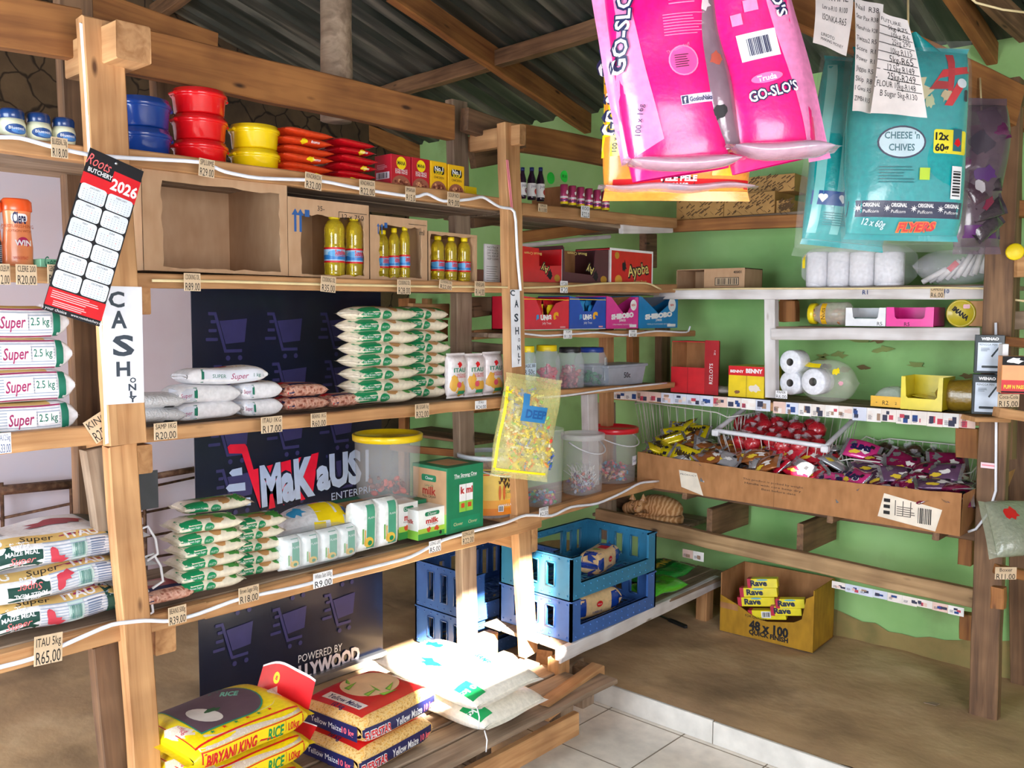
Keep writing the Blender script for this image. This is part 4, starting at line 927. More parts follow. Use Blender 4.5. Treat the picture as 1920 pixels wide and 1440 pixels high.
sugar_stack(668, 790, 8, .0475, Z3, -2.755, .15, 'front column of the tall stack', 'sugar bags in the tall stack')
sugar_stack(765, 846, 8, .0475, Z3, -2.80, .15, 'right column of the tall stack', 'sugar bags in the tall stack')
# upright instant porridge sachets
POR = c('e6dfe0', .35, bmp=.5, coat=.4); GOLD = c('e5b04a', .4)
for i, (a, b, tp, lab) in enumerate(((845, 880, 664, 'left'), (879, 914, 664, 'middle'), (913, 949, 661, 'right'))):
    p, w_, h_ = LS(a, b, -2.76, Z3, tp); mb = MB(UPRIGHT.copy()); mb.M.translation = Vector((0, .03, h_/2))
    ar = [(squig(i, -w_*.25, -h_*.15, w_*.3, amt=.3, asp=.6), GOLD), (squig(i+4, w_*.1, -h_*.3, w_*.26, asp=1), GOLD), (squig(9, 0, h_*.27, .012), RED), ('T', 'ITAU', 0, h_*.14, .026, c('1f8a6a', .5), dict(bold=.02, w=w_*.6)), ('T', 'INSTANT', .01, h_*.03, .013, RED, {}), ('T', 'PORRIDGE', .01, -h_*.02, .012, RED, {}), (rc(-.01, -h_*.42, w_*.3, -h_*.34), c('2f9a6a', .5)), (ell(-.005, -h_*.2, .013, .013), c('e0556a', .5))]
    mb2 = bag(mb, h_*.93, w_*.98, .055, POR, n=2.6, k=8, seed=i+20, lump=.003, top=rotart(ar), seal=.01, step=.02)
    mb.M.translation = Vector((0, .03, h_/2)); mb = mb2
    for q in range(len(mb.v)): mb.v[q] = mb.v[q]+Vector((0, .028, 0))
    mb.build('porridge_sachet', loc=p, rz=LR, label=f'{lab} upright sachet of instant porridge beside the tall sugar stack', cat='packet', group='instant porridge sachets')

# ---- lowest long shelf
Z4 = S4+.006
SACK = c('e8e8ec', .45, bmp=.25); DGN = c('12453c', .5)
def sack5(i, y1, flip, label):
    L_, W_, T = .62, .36, .098; mb = MB(); a = L_/2-.06; f = -1 if flip else 1
    P0 = -.01
    it = [('T', 'ITAU', -.2, T*.5, .075, NAVY, dict(bold=.04, w=.13)), (rc(-.11, T*.08, .005, T*.95), DGN), ('T', 'SUPER', -.05, T*.8, .02, WHT, dict(bold=.02, w=.055)), ('T', 'MAIZE MEAL', -.05, T*.62, .018, WHT, dict(bold=.02, w=.09)), ('T', 'Super', -.05, T*.4, .03, c('f07a7a', .5), dict(shear=.3, w=.07)), ('T', '5 kg', -.05, T*.18, .02, WHT, dict(bold=.02, w=.045)), (rc(.006, T*.9, .22, T*.94), MAG), (rc(.006, T*.08, .22, T*.12), MAG)]
    it += [(rc(.008, T*(.17+.09*q), .215, T*(.195+.09*q)), LNE) for q in range(8)]
    it += [(squig(8, .035, T*.5, .022, asp=.7), c('c23a4a', .5)), (squig(2, .05, T*.3, .014, asp=1.4), c('c23a4a', .5)), (rc(.085, T*.2, .13, T*.82), c('bfd3cf', .5))]+bars(.09, T*.3, .125, T*.72, 9, c('3a7a70', .5))+lines(.14, T*.2, .19, T*.8, 8, c('5a6a8a', .5), t=.4)+[(rc(.2, T*.08, .235, T*.93), DGN)]
    if flip: it = [((x[0], x[1], x[2]*1.0+.0, T-x[3], x[4], x[5], dict(x[6] if len(x) > 6 else {}, rot=180)) if x[0] == 'T' else ([(u, T-v) for u, v in x[0]], x[1])) for x in it]
    tp = [(rc(-.3, -.165, .25, -.12), c('dcb870', .5)), ('T', 'ITAU', -.14, -.142, .045, WHT, dict(bold=.03)), ('T', 'Super', 0.0, -.142, .04, INK, dict(shear=.3)), ('T', 'ITAU', .13, -.142, .045, WHT, dict(bold=.03)), (rc(-.2, -.09, -.07, .06), c('a9a6ab', .5)), (squig(6, -.135, -.01, .045, amt=.5), c('7d3a44', .5)), (squig(7, .1, .0, .05, amt=.5, asp=1.9), c('9a2a3a', .5)), (rc(.2, -.02, .26, .1), c('5a5a52', .5)), (rc(-.3, -.11, -.24, .05), c('7a1f3a', .5))]
    bag(mb, L_-.06, W_, T, SACK, n=3.0, k=6, seed=i+3, lump=.007, front=it, top=tp, seal=.05, end=.12, step=.03, nu=30)
    o = empty('maize_sack', Vector((-2.72-W_/2, y1-L_/2, Z4+i*.092)), LR, label, 'sack', 'big white maize meal sacks'); mb.build('sack_body', o)
    st = MB(); e = L_/2; st.tube([(e-.02, -W_*.38, T*.6), (e+.02, -W_*.42, T*.75), (e+.04, -W_*.44, T*.3), (e+.035, -W_*.5, -T*.15), (e+.0, -W_*.5, -T*.3)], .0045, c('e9e9ee', .7), 5); st.build('closing_string', o)
yr = LS(268, 288, -2.72, Z4)[0].y
sack5(0, yr-.02, 0, 'big white maize meal sack, bottom of the three stacked at the left'); sack5(1, yr+.015, 1, 'big white maize meal sack, middle of the three, printed upside down'); sack5(2, yr-.0, 0, 'big white maize meal sack, top of the three with its gold banded face showing')
beans(272, 372, 0, 'flat bean pack lying on the lowest long shelf beside the maize sacks', z=Z4, X=-2.70, T=.05, W=.17)
sugar_stack(340, 466, 6, .0405, Z4, -2.715, .13, 'front column of the low stack', 'sugar bags in the low stack')
sugar_stack(442, 540, 5, .042, Z4, -2.76, .13, 'right column of the low stack', 'sugar bags in the low stack')
p, w_, _ = LS(345, 470, -2.80, Z4); o = sugar_mesh(w_*.95, .13, .045, seed=5).build('sugar_bag', loc=p+Vector((-.07, .02, .0405*6)), rz=LR-.1, label='single sugar bag lying on top of the low stack, turned slightly', cat='sugar bag', group='sugar bags in the low stack')
# shrink-wrapped salt packs
SALT = c('eef2f0', .3, bmp=.2, coat=.5); SAGE = c('4fa383', .45)
def salt(name, p, L_, W_, H_, label, grp, rz=LR, upr=False):
    mb = MB(UPRIGHT.copy()) if True else MB()
    ar = [(rc(-W_*.1, -H_*.5, W_*.28, H_*.45), SAGE), (ell(.0, -H_*.28, W_*.22, H_*.1), c('e9c04a', .5)), (ell(W_*.05, -H_*.3, W_*.1, H_*.05), SGR), ('T', 'PLAIN', W_*.1, H_*.2, .012, WHT, {}), (rc(-W_*.3, -H_*.3, -W_*.24, 0), LEAF2), (rc(-W_*.2, -H_*.34, -W_*.15, -.03*H_), GOLD)]
    bag(mb, H_, W_, L_, SALT, n=4, k=8, seed=int(p.y*50), lump=.002, top=rotart(ar), seal=0, step=.02, nu=14, nv=20)
    for q in range(len(mb.v)): mb.v[q] = mb.v[q]+Vector((0, L_, H_/2))
    return mb.build(name, loc=p, rz=rz, label=label, cat='packet', group=grp)
for i, (a, b, tp) in enumerate(((534, 570, 1022), (569, 604, 1012), (603, 640, 1004), (639, 674, 996))):
    p, w_, h_ = LS(a, b, -2.73, Z4, tp); salt('flour_packet', p, .09, w_, .125, f'{["first","second","third","fourth"][i]} from the left of the four low shrink-wrapped green striped packets', 'low shrink-wrapped packets')
for i, (a, b, tp) in enumerate(((672, 712, 965), (713, 752, 960))):
    p, w_, h_ = LS(a, b, -2.73, Z4, tp); salt('flour_packet', p, .1, w_, .2, f'{["left","right"][i]} of the two taller green striped packets in front of the yellow-lid pail', 'taller green striped packets')
p, w_, h_ = LS(534, 674, -2.727, Z4, 1010); FILM = film('dfeaf2', .22, .12, .8)
mb = MB(); bag(mb, w_+.01, .11, .137, FILM, n=5, k=9, seed=4, lump=.003, seal=.006); mb.build('shrink_wrap', loc=p+Vector((-.05, 0, -.003)), rz=LR, label='clear crinkled wrap around the four low packets', cat='plastic wrap')
# plastic bag with yellow and blue bread bags
mb = MB(); p, w_, h_ = LS(545, 660, -2.86, Z4, 985)
tp = [(rc(-.02, -.08, .06, .02), YEL), (rc(.07, -.07, .13, .04), YEL), (rc(.1, -.1, .17, -.02), c('1d55b5', .3)), (squig(3, -.09, -.03, .03, amt=.5), c('37a0d8', .4)), (squig(5, -.02, .05, .025, amt=.5), c('37a0d8', .4))]
bag(mb, .32, .2, .19, c('e6ebf2', .15, bmp=.8, coat=.8), n=2, k=3, seed=9, lump=.018, top=tp, front=[(rc(.03, .1, .09, .17), YEL), (rc(-.04, .09, .01, .15), YEL), (rc(.1, .09, .15, .15), c('1d55b5', .3))]+[(rc(-.1+.02*q, .04+.02*(q % 3), -.09+.02*q, .052+.02*(q % 3)), c('37a0d8', .4)) for q in range(6)], seal=.03)
mb.build('plastic_bag', loc=p+Vector((-.06, 0, .0)), rz=LR-.12, label='crumpled white plastic bag printed with yellow and blue patches behind the low packets', cat='bag')
# milk
MGR = c('1d7f57', .45); KRAFT = c('c39a72', .7)
MILKW = c('f4f6f4', .4, coat=.3)
def milkart(w_, h_): return [(rc(-w_/2, 0, w_/2, h_*.2), c('3fa04a', .5)), (rc(-w_/2, h_*.2, w_/2, h_*.36), c('b5d94a', .5)), (squig(1, -w_*.12, h_*.3, .012), c('d8502c', .5)), (squig(2, w_*.16, h_*.3, .012), c('d8502c', .5)), (squig(4, w_*.3, h_*.13, .008), INK), ('T', 'milk', 0, h_*.6, h_*.24, c('c0302a', .5), dict(bold=.04, w=w_*.45)), (rrect(-w_*.26, h_*.76, w_*.26, h_*.9, .008), MGR), ('T', 'Clover', 0, h_*.83, .018, WHT, {}), ('T', 'FULL CREAM', 0, h_*.47, .01, INK, {})]
def milk(px0, px1, X, z0, tp, d_, label, h=None):
    p, w_, h_ = LS(px0, px1, X, z0, tp); h_ = h or h_
    carton('milk_carton', p, w_, d_, h_, MILKW, milkart(w_, h_), [(rc(-d_, 0, 0, h_*.3), c('8fcf4a', .5)), ('T', 'milk', -d_/2, h_*.6, h_*.2, c('c0302a', .5), dict(bold=.03))], None, label, 'milk carton', 'small white milk cartons')
milk(748, 784, -2.80, Z4, 968, .09, 'white milk carton behind the gap between the pail and the brown milk box', .15)
milk(784, 836, -2.735, Z4, 957, .1, 'white milk carton in front of the big green and brown milk box', .125)
# tray of milk under the pail
p, w_, h_ = LS(660, 800, -2.84, Z4, 962); carton('milk_tray', p, w_, .26, .14, MGR, None, None, [(rc(-w_*.4, .03, w_*.4, .2), KRAFT)], 'flat green carton lying under the big yellow-lid pail'); TRZ = Z4+.142
def sideart(d_, h_): return [(rc(-d_*.97, h_*.02, -.003, h_*.95), KRAFT), (rc(-d_*.97, h_*.02, -.003, h_*.3), c('8fc04a', .5)), (rc(-d_*.85, h_*.3, -d_*.2, h_*.38), c('d8632c', .5)), ('T', 'milk', -d_*.5, h_*.62, h_*.17, c('b0302a', .5), dict(bold=.03)), (rrect(-d_*.72, h_*.76, -d_*.3, h_*.86, .008), MGR), ('T', 'Clover', -d_*.5, h_*.81, .018, WHT, {}), ('T', 'FULL CREAM', -d_*.5, h_*.53, .015, INK, {}), ('T', 'Long Life', -d_*.5, h_*.7, .015, MGR, {})]
p, w_, h_ = LS(838, 906, -2.72, Z4, 893); h_ = .285
win = [('T', 'The Strong One', 0.0, h_*.86, .022, WHT, dict(bold=.02, w=w_*.62)), (rc(-w_*.3, h_*.82, w_*.3, h_*.824), WHT), (rc(-w_*.17, h_*.3, w_*.2, h_*.72), WHT), (rc(-w_*.17, h_*.3, w_*.2, h_*.46), c('8fcf4a', .5)), ('T', 'k', -w_*.08, h_*.63, .04, c('c0302a', .5), dict(bold=.05)), ('T', 'mi', w_*.11, h_*.63, .04, c('c0302a', .5), dict(bold=.05)), (rc(w_*.01, h_*.3, w_*.016, h_*.72), INK), (rc(-w_*.12, h_*.36, -w_*.03, h_*.43), c('d8502c', .5)), (rc(w_*.06, h_*.36, w_*.16, h_*.43), c('d8502c', .5)), (rc(-w_*.4, h_*.06, w_*.4, h_*.22), c('1a8c62', .5)), ('T', 'Clover', -w_*.2, h_*.13, .02, c('d8c9a0', .5), {}), ('T', 'Clover', w_*.2, h_*.13, .02, c('d8c9a0', .5), {})]
carton('milk_case', p, w_, .22, h_, MGR, win, sideart(.22, h_), [(rc(-w_*.3, .04, w_*.3, .18), KRAFT)], 'big green and brown milk case lettered The Strong One', 'box')
PLA = film('f4f7fc', .24, .3, 0); PLD = film('f4f6fa', .4, .3, 0)
def pail(px0, px1, ptop, X, z0, lidc, label, lidh=.03, r_bot=.88, handle=True, lab=None, hgt=None, ring=True):
    p, w_, h_ = LSc(px0, px1, X, z0, ptop); r_ = w_/2; h_ = hgt or h_
    t = empty('pail', p+Vector((-r_, 0, 0)), LR, label, 'pail')
    mb = MB(); mb.lathe([(r_*r_bot*.97, 0), (r_*r_bot, .004), (r_*.94, h_*.9), (r_*1.0, h_*.905), (r_*1.0, h_*.93), (r_*.95, h_*.935), (r_*.95, h_*.98)], PLA, 40, cap=False); mb.lathe([(.001, .004), (r_*r_bot*.97, .004)], PLA, 40, cap=False); t_body = mb.build('pail_body', t)
    if lidc:
        mb = MB(); mb.lathe([(r_*.955, h_-.03), (r_*1.0, h_-.028), (r_*1.01, h_-.004), (r_*.98, h_), (r_*.92, h_), (r_*.9, h_-.012), (.001, h_-.012)], lidc, 40, cap=False); mb.build('lid', t)
    if handle:
        mb = MB(); pts = [(r_*1.02*math.cos(a), -r_*1.02*math.sin(a), h_*.88-.06*math.sin(a)) for a in [math.pi*i/16 for i in range(17)]]
        mb.tube(pts, .0035, c('e6e9f0', .4), 6); mb.build('handle', t)
    if lab: lab(t_body, r_, h_, r_bot)
    t['_b'] = 0; del t['_b']
    return t, r_, h_
pail(660, 790, 812, -2.85, TRZ, c('f0cf12', .3, coat=.4), 'tall clear pail with yellow lid standing on the flat green milk carton', handle=False)
# chocolate-like lumps in it
def clump(name, loc, r_, h_, n, cols, label, cat, seed, size=(.012, .02), stick=False, group=None):
    rn = random.Random(seed); mb = MB()
    for i in range(n):
        a = rn.random()*6.28; q = r_*math.sqrt(rn.random())*.86; z = .014+h_*rn.random()*(1-.35*(q/r_)); s = size[0]+(size[1]-size[0])*rn.random(); col = rn.choice(cols)
        x, y = q*math.cos(a), q*math.sin(a)
        ax = Matrix.Rotation(rn.random()*3, 4, Vector((rn.random()-.5, rn.random()-.5, rn.random()-.5)).normalized())
        mb.M = Matrix.Translation((x, y, z)) @ ax
        if rn.random() < .5: mb.box(-s, -s*.6, -s*.5, s, s*.6, s*.5, col, s*.3)
        else: mb.ball(0, 0, 0, s, s*.75, s*.6, col, 7, 5); mb.add([(-s, 0, 0), (-s*1.6, s*.5, .001), (-s*1.6, -s*.5, -.001)], [(0, 1, 2)], col); mb.add([(s, 0, 0), (s*1.6, s*.5, .001), (s*1.6, -s*.5, -.001)], [(0, 1, 2)], col)
        if stick: mb.M = Matrix.Translation((x*.8, y*.8, z)) @ Matrix.Rotation((rn.random()-.5)*1.6, 4, 'X') @ Matrix.Rotation((rn.random()-.5)*1.6, 4, 'Y'); mb.tube([(0, 0, 0), (0, 0, .075)], .0016, c('f2f2f2', .4), 5)
    mb.M = None
    return mb.build(name, loc=loc, label=label, cat=cat, kind='stuff')
def inpail(px0, px1, X, z0): p, w_, _ = LSc(px0, px1, X, z0); return p+Vector((-w_/2, 0, .006)), w_/2
q, r_ = inpail(672, 778, -2.87, TRZ); CH = [c('5a2a22', .5), c('7a3c2c', .5), c('c8452a', .5)]
clump('sweets', q, r_*.8, .07, 26, CH, 'few brown wrapped sweets at the bottom of the yellow-lid pail', 'sweets', 3, (.012, .022))
# WOZA WOZA bucket
def wozalab(t, r_, h_, rb):
    mb = MB(); tp = (1-rb)*.0; q = math.pi*r_*.9; R_ = r_*.93
    YL = c('e9c65c', .45); it = [(rc(-q, h_*.06, q, h_*.8), YL), (rc(-q, h_*.06, q, h_*.17), c('e8861c', .5)), (rc(-q, h_*.17, q, h_*.3), c('efa63a', .5)), (rc(-q, h_*.73, q, h_*.75), c('2f9a6a', .5)), (rc(-q, h_*.70, q, h_*.715), RED), (rc(-q, h_*.76, q, h_*.775), NAVY)]
    for k in range(-6, 7): it.append(([(k*.05-.012, h_*.735), (k*.05, h_*.76), (k*.05+.012, h_*.735), (k*.05, h_*.71)], c('2f4a3a', .5)))
    it += [('T', 'WOZA', .0, h_*.63, .045, c('2c2418', .5), dict(bold=.03, w=r_*.9, rot=-6)), ('T', 'WOZA', .012, h_*.52, .04, c('2c2418', .5), dict(bold=.03, w=r_*.8, rot=-6)), ('T', 'COME COME', .012, h_*.43, .018, c('3a7a4a', .5), {}), (rc(-.03, h_*.32, .05, h_*.4), c('d9b050', .5)), ('T', 'VANILLA BISCUITS', .0, h_*.22, .016, WHT, {})]
    for k in (-.062, -.042, .075): it += [(ell(k, h_*.42, .006, h_*.12), c('c8622a', .5)), (ell(k, h_*.58, .005, .006), c('5a2c18', .5)), (rc(k-.008, h_*.6, k+.008, h_*.61), c('5a2c18', .5))]
    it += [(rc(-.07, h_*.12, -.045, h_*.22), WHT)]+bars(-.068, h_*.13, -.048, h_*.21, 7, INK)
    mb.art(CYL(R_), it, .014, h=.004); mb.build('label', t)
t, r_, h_ = pail(857, 972, 848, -2.74, Z4, None, 'white-rimmed biscuit bucket with yellow WOZA WOZA label', handle=True, lab=wozalab)
mb = MB(); mb.lathe([(r_*.9, h_*.93), (r_*1.02, h_*.935), (r_*1.03, h_*.985), (r_*.98, h_), (r_*.9, h_), (r_*.88, h_*.975)], c('dfe6ee', .3, coat=.4), 40, cap=False); mb.build('rim', t)
mb = MB(); mb.lathe([(r_*.8, .012), (r_*.86, h_*.8), (r_*.5, h_*.83), (.001, h_*.83)], c('c98f5c', .8, bmp=1, bs=60), 24); rn = random.Random(3)
for i in range(40): a = rn.random()*6.28; q = r_*.78*math.sqrt(rn.random()); mb.M = Matrix.Translation((q*math.cos(a), q*math.sin(a), h_*.83)) @ Matrix.Rotation(rn.random()*2, 4, 'X') @ Matrix.Rotation(rn.random()*3, 4, 'Z'); mb.box(-.02, -.012, -.004, .02, .012, .004, c('d9a878', .7), .002)
mb.M = None; mb.build('biscuits', loc=t.location+Vector((0, 0, .003)), rz=LR, label='square brown biscuits filling the WOZA WOZA bucket', cat='biscuits', kind='stuff')
# three sweet pails
def handl(): pass
pail(974, 1056, 800, -2.72, Z4, None, 'clear lidless pail with striped sweets, behind the hanging candy bag', handle=False)
q, r_ = inpail(980, 1050, -2.73, Z4); clump('sweets', q, r_*.86, .055, 60, [c('5a4a9a', .3), c('d94a8a', .3), c('3fb0d0', .3), c('e8d84a', .3), c('e2e4f0', .3), c('b8323a', .3), c('55b05a', .3)], 'mixed striped sweets low in the lidless pail by the candy bag', 'sweets', 5, (.01, .016))
pail(1050, 1131, 812, -2.74, Z4+.003, PLD, 'clear pail half full of lollipops, between two other sweet pails')
q, r_ = inpail(1056, 1124, -2.75, Z4); clump('lollipops', q, r_*.86, .11, 80, [c('e07a5a', .3), c('6a4a8a', .3), c('e8a03a', .3), c('d04a6a', .3), c('c8d0e4', .2), c('8a5a3a', .3)], 'wrapped lollipops with white sticks filling half of the middle pail', 'lollipops', 6, (.009, .014), stick=True)
t, r3, h3 = pail(1098, 1193, 800, -2.80, Z4+.004, c('d8182c', .3, coat=.4), 'clear pail with red lid and paper label reading Smacker at the shelf end')
q, r_ = inpail(1106, 1186, -2.81, Z4); clump('sweets', q, r_*.86, .1, 90, [c('e8505a', .3), c('5ab0d8', .3), c('f0d0d8', .3), c('c83a6a', .3), c('efc08a', .3), c('5a4a7a', .3)], 'pink and blue sweets in the red-lid pail', 'sweets', 8, (.009, .015))
mb = MB(); mb.art(CYL(r3*.9), [(rc(-.0, .1, .085, .15), c('dfe8f4', .6)), ('T', 'Snake Re', .042, .125, .026, INKB, dict(w=.075))], .012, h=.006); mb.build('paper_label', t)

# candy bag hanging in front
def hangbag(root, name, W_, H_, D_, mat, art_=None, n=2.4, k=4, seed=0, lump=.008, end=.12, seal=.02, nv=28, step=.03, yoff=0, xoff=0, zoff=0, rz_=0, tilt=0):
    mb = MB(); mb.M = Matrix.Translation((xoff, yoff, -H_/2+zoff)) @ Matrix.Rotation(rz_, 4, 'Z') @ Matrix.Rotation(tilt, 4, 'Y') @ UPRIGHT.copy() @ Matrix.Translation((0, 0, -D_/2))
    bag(mb, H_, W_, D_, mat, n=n, k=k, seed=seed, lump=lump, top=rotart(art_) if art_ else None, end=end, seal=seal, nu=26, nv=nv, step=step)
    return mb.build(name, root)
cb = empty('candy_bag', PX(988, 712, -2.6), R(62), 'clear yellow-edged bag of small wrapped candies hanging on the middle post', 'bag')
mt = c('e8e0a8', .15, .55, bmp=.8, coat=.8)
hangbag(cb, 'bag_film', .28, .42, .08, film('f2ea9a', .35, .12, .8), [(rc(-.13, -.19, -.118, .17), YEL), (rc(-.05, .03, .07, .1), c('2f7fb8', .3)), (rc(-.05, .1, -.02, .15), c('2f7fb8', .3)), ('T', 'DEEP', .02, .065, .05, c('1d5a9a', .3), dict(bold=.04, w=.1)), (rc(-.12, -.2, .12, -.19), YEL)], seed=3, n=2, k=3, tilt=R(9))
rn = random.Random(12); mb = MB()
for i in range(330):
    z = -.03-.36*rn.random()**.8; wz = .105 if z < -.12 else .08; x = (rn.random()*2-1)*wz-math.tan(R(9))*(z+.2)*-1*-1; y = (rn.random()-.5)*.045
    x = (rn.random()*2-1)*wz + (-(z+.21))*math.tan(R(9))*(1)
    mb.M = Matrix.Translation((x, y, z)) @ Matrix.Rotation(rn.random()*6, 4, 'Y') @ Matrix.Rotation(rn.random()*3, 4, 'X')
    col = rn.choice([YEL, YEL, c('f0e890', .3), c('e8e4d0', .3), c('e04a3a', .3), c('2f5ab8', .3), c('e88a3a', .3), c('6ac04a', .3)])
    mb.box(-.009, -.006, -.005, .009, .006, .005, col, .003); mb.add([(-.008, 0, 0), (-.018, .005, .006), (-.018, -.004, -.006)], [(0, 1, 2)], col); mb.add([(.008, 0, 0), (.018, .005, .006), (.018, -.004, -.006)], [(0, 1, 2)], col)
mb.M = None; o = mb.build('wrapped_candies', loc=cb.location, rz=R(62), label='many tiny wrapped candies inside the hanging yellow-edged bag', cat='candies', kind='stuff')
# ================================================================ BOTTOM SACKS, BANNER, BACK OF THE LEFT SIDE
BX = -3.5
def B(px, py): q = PX(px, py, BX); return (q.y-2.39, q.z)
ban = empty('roll_up_banner', (BX, 2.39, DZ), LR, 'tall dark navy roll-up banner printed with shopping carts behind the shelves', 'banner')
NV = c('141c33', .35, coat=.2); CT = c('3b3a6e', .4); LB = c('b9cdf2', .4); RCT = c('f0143c', .4)
y0, y1 = PX(358, 545, BX).y-2.39, PX(716, 900, BX).y-2.39
mb = MB(); mb.box(y0, 0, .0, y1, .004, 1.95, NV)
def cart(u, v, s, m_):
    o = [([(u-.5*s, v+.52*s), (u-.28*s, v+.52*s), (u-.02*s, v-.42*s), (u+.42*s, v-.42*s), (u+.42*s, v-.5*s), (u-.08*s, v-.5*s), (u-.34*s, v+.44*s), (u-.5*s, v+.44*s)], m_),
         ([(u-.2*s, v+.3*s), (u+.58*s, v+.36*s), (u+.5*s, v-.24*s), (u-.04*s, v-.28*s)], m_), (ell(u+.02*s, v-.64*s, .065*s, .065*s, 12), m_), (ell(u+.36*s, v-.64*s, .065*s, .065*s, 12), m_)]
    for i, (a, b) in enumerate(((.44, .3), (.5, .28), (.58, .25))): o.append((rrect(u-a*s, v+(.24-.22*i)*s, u-b*s, v+(.32-.22*i)*s, .02*s), m_))
    return o
it = []
for r_ in range(9):
    for q in range(4):
        u = y0+.16+q*.285+(.0 if r_ % 2 == 0 else .02); v = 1.68-r_*.225
        if u+.12 < y1 and v > .15: it += cart(u, v, .17, CT)
f = FRONT(0); zoff = -DZ
def Bz(px, py): a, b = B(px, py); return (a, b-DZ)
poly = lambda L: [Bz(*q) for q in L]
it += [(poly([(425, 838), (430, 833), (458, 832), (462, 838), (474, 880), (596, 848), (584, 932), (500, 955), (486, 952), (452, 850), (428, 850)]), RCT)]
for (a, b, cc_, d_) in ((428, 880, 452, 893), (422, 908, 458, 922), (418, 936, 468, 950)): it.append((poly([(a+6, b), (cc_, b-4), (cc_+1, d_-3), (a+6, d_), (a, (b+d_)/2)]), LB))
def word(t, px0, px1, pyt, pyb, m_, bold=.05, out=None):
    a = Bz(px0, pyb[0]); b = Bz(px1, pyb[1]); t0 = Bz(px0, pyt)
    rot = math.degrees(math.atan2(b[1]-a[1], b[0]-a[0])); hh = t0[1]-a[1]; v, tt, wd = text2d(t, bold); sz = hh/.72; fw_ = math.hypot(b[0]-a[0], b[1]-a[1])
    o = []
    if out: o.append(('T', t, (a[0]+b[0])/2, (a[1]+b[1])/2+hh/2, sz, out, dict(bold=bold+.05, w=fw_*1.05, rot=rot)))
    o.append(('T', t, (a[0]+b[0])/2, (a[1]+b[1])/2+hh/2, sz, m_, dict(bold=bold, w=fw_, rot=rot))); return o
it += word('MaK', 488, 588, 875, (948, 925), LB, .05, NV)+word('aUS', 592, 676, 857, (918, 902), LB, .05, NV)
it += word('I', 684, 690, 845, (900, 899), LB, .05)
it += word('ENTERPRISE', 620, 708, 924, (938, 920), LB, .0)
it += word('POWERED BY', 558, 640, 1228, (1243, 1219), WHT, .0)+word('HOLLYWOOD', 520, 673, 1262, (1290, 1236), c('e6dfea', .4), .05)
it += [(poly([(528, 970), (570, 958), (574, 966), (530, 980)]), RCT)]
mb.art(f, it); mb.build('printed_sheet', ban)
mb = MB(); mb.box(y0-.01, -.04, -.0, y1+.01, .04, .05, c('9a9ca2', .35, metal=.8), .01); mb.build('base', ban)
mb = MB(); mb.box(y0, -.01, 1.94, y1, .01, 1.96, c('9a9ca2', .35, metal=.8)); mb.build('top_bar', ban)
# burglar-bar gate leaning by the painted panel
gx = -5.35; gate = empty('burglar_gate', (gx, .5, DZ), 0, 'rusty iron burglar gate of thin bars against the pale pink wall', 'gate')
RUST = mottled('rusty_iron', ['4a3226', '6b4836', '8a6a50'], 30, .7, .4, .003); PALEI = RUST
def gpt(px, py): q = PX(px, py, gx); return q-gate.location
def gb(a, b, r, m_=RUST, nm='bar'): mb = MB(); mb.tube([gpt(*a), gpt(*b)], r, m_, 6); mb.build(nm, gate)
gb((-60, 925), (158, 905), .028, PALEI, 'top_rail'); gb((290, 893), (365, 880), .02, PALEI, 'top_rail')
for k, (ya, yb) in enumerate(((981, 953), (1025, 996), (1062, 1040), (1100, 1078))): gb((-40, ya), (375, yb-60+k*4), .008)
for x_ in (3, 133, 270): gb((x_, 905), (x_+8, 1250), .011)
gb((252, 950), (255, 1120), .006)
for i in range(6):
    q = gpt(262, 958+i*20); mb = MB(); mb.tube([q+Vector((0, .033*math.cos(a), .033*math.sin(a))) for a in [i_*math.pi/8 for i_ in range(16)]], .005, RUST, 5, closed=True); mb.build('ring', gate)
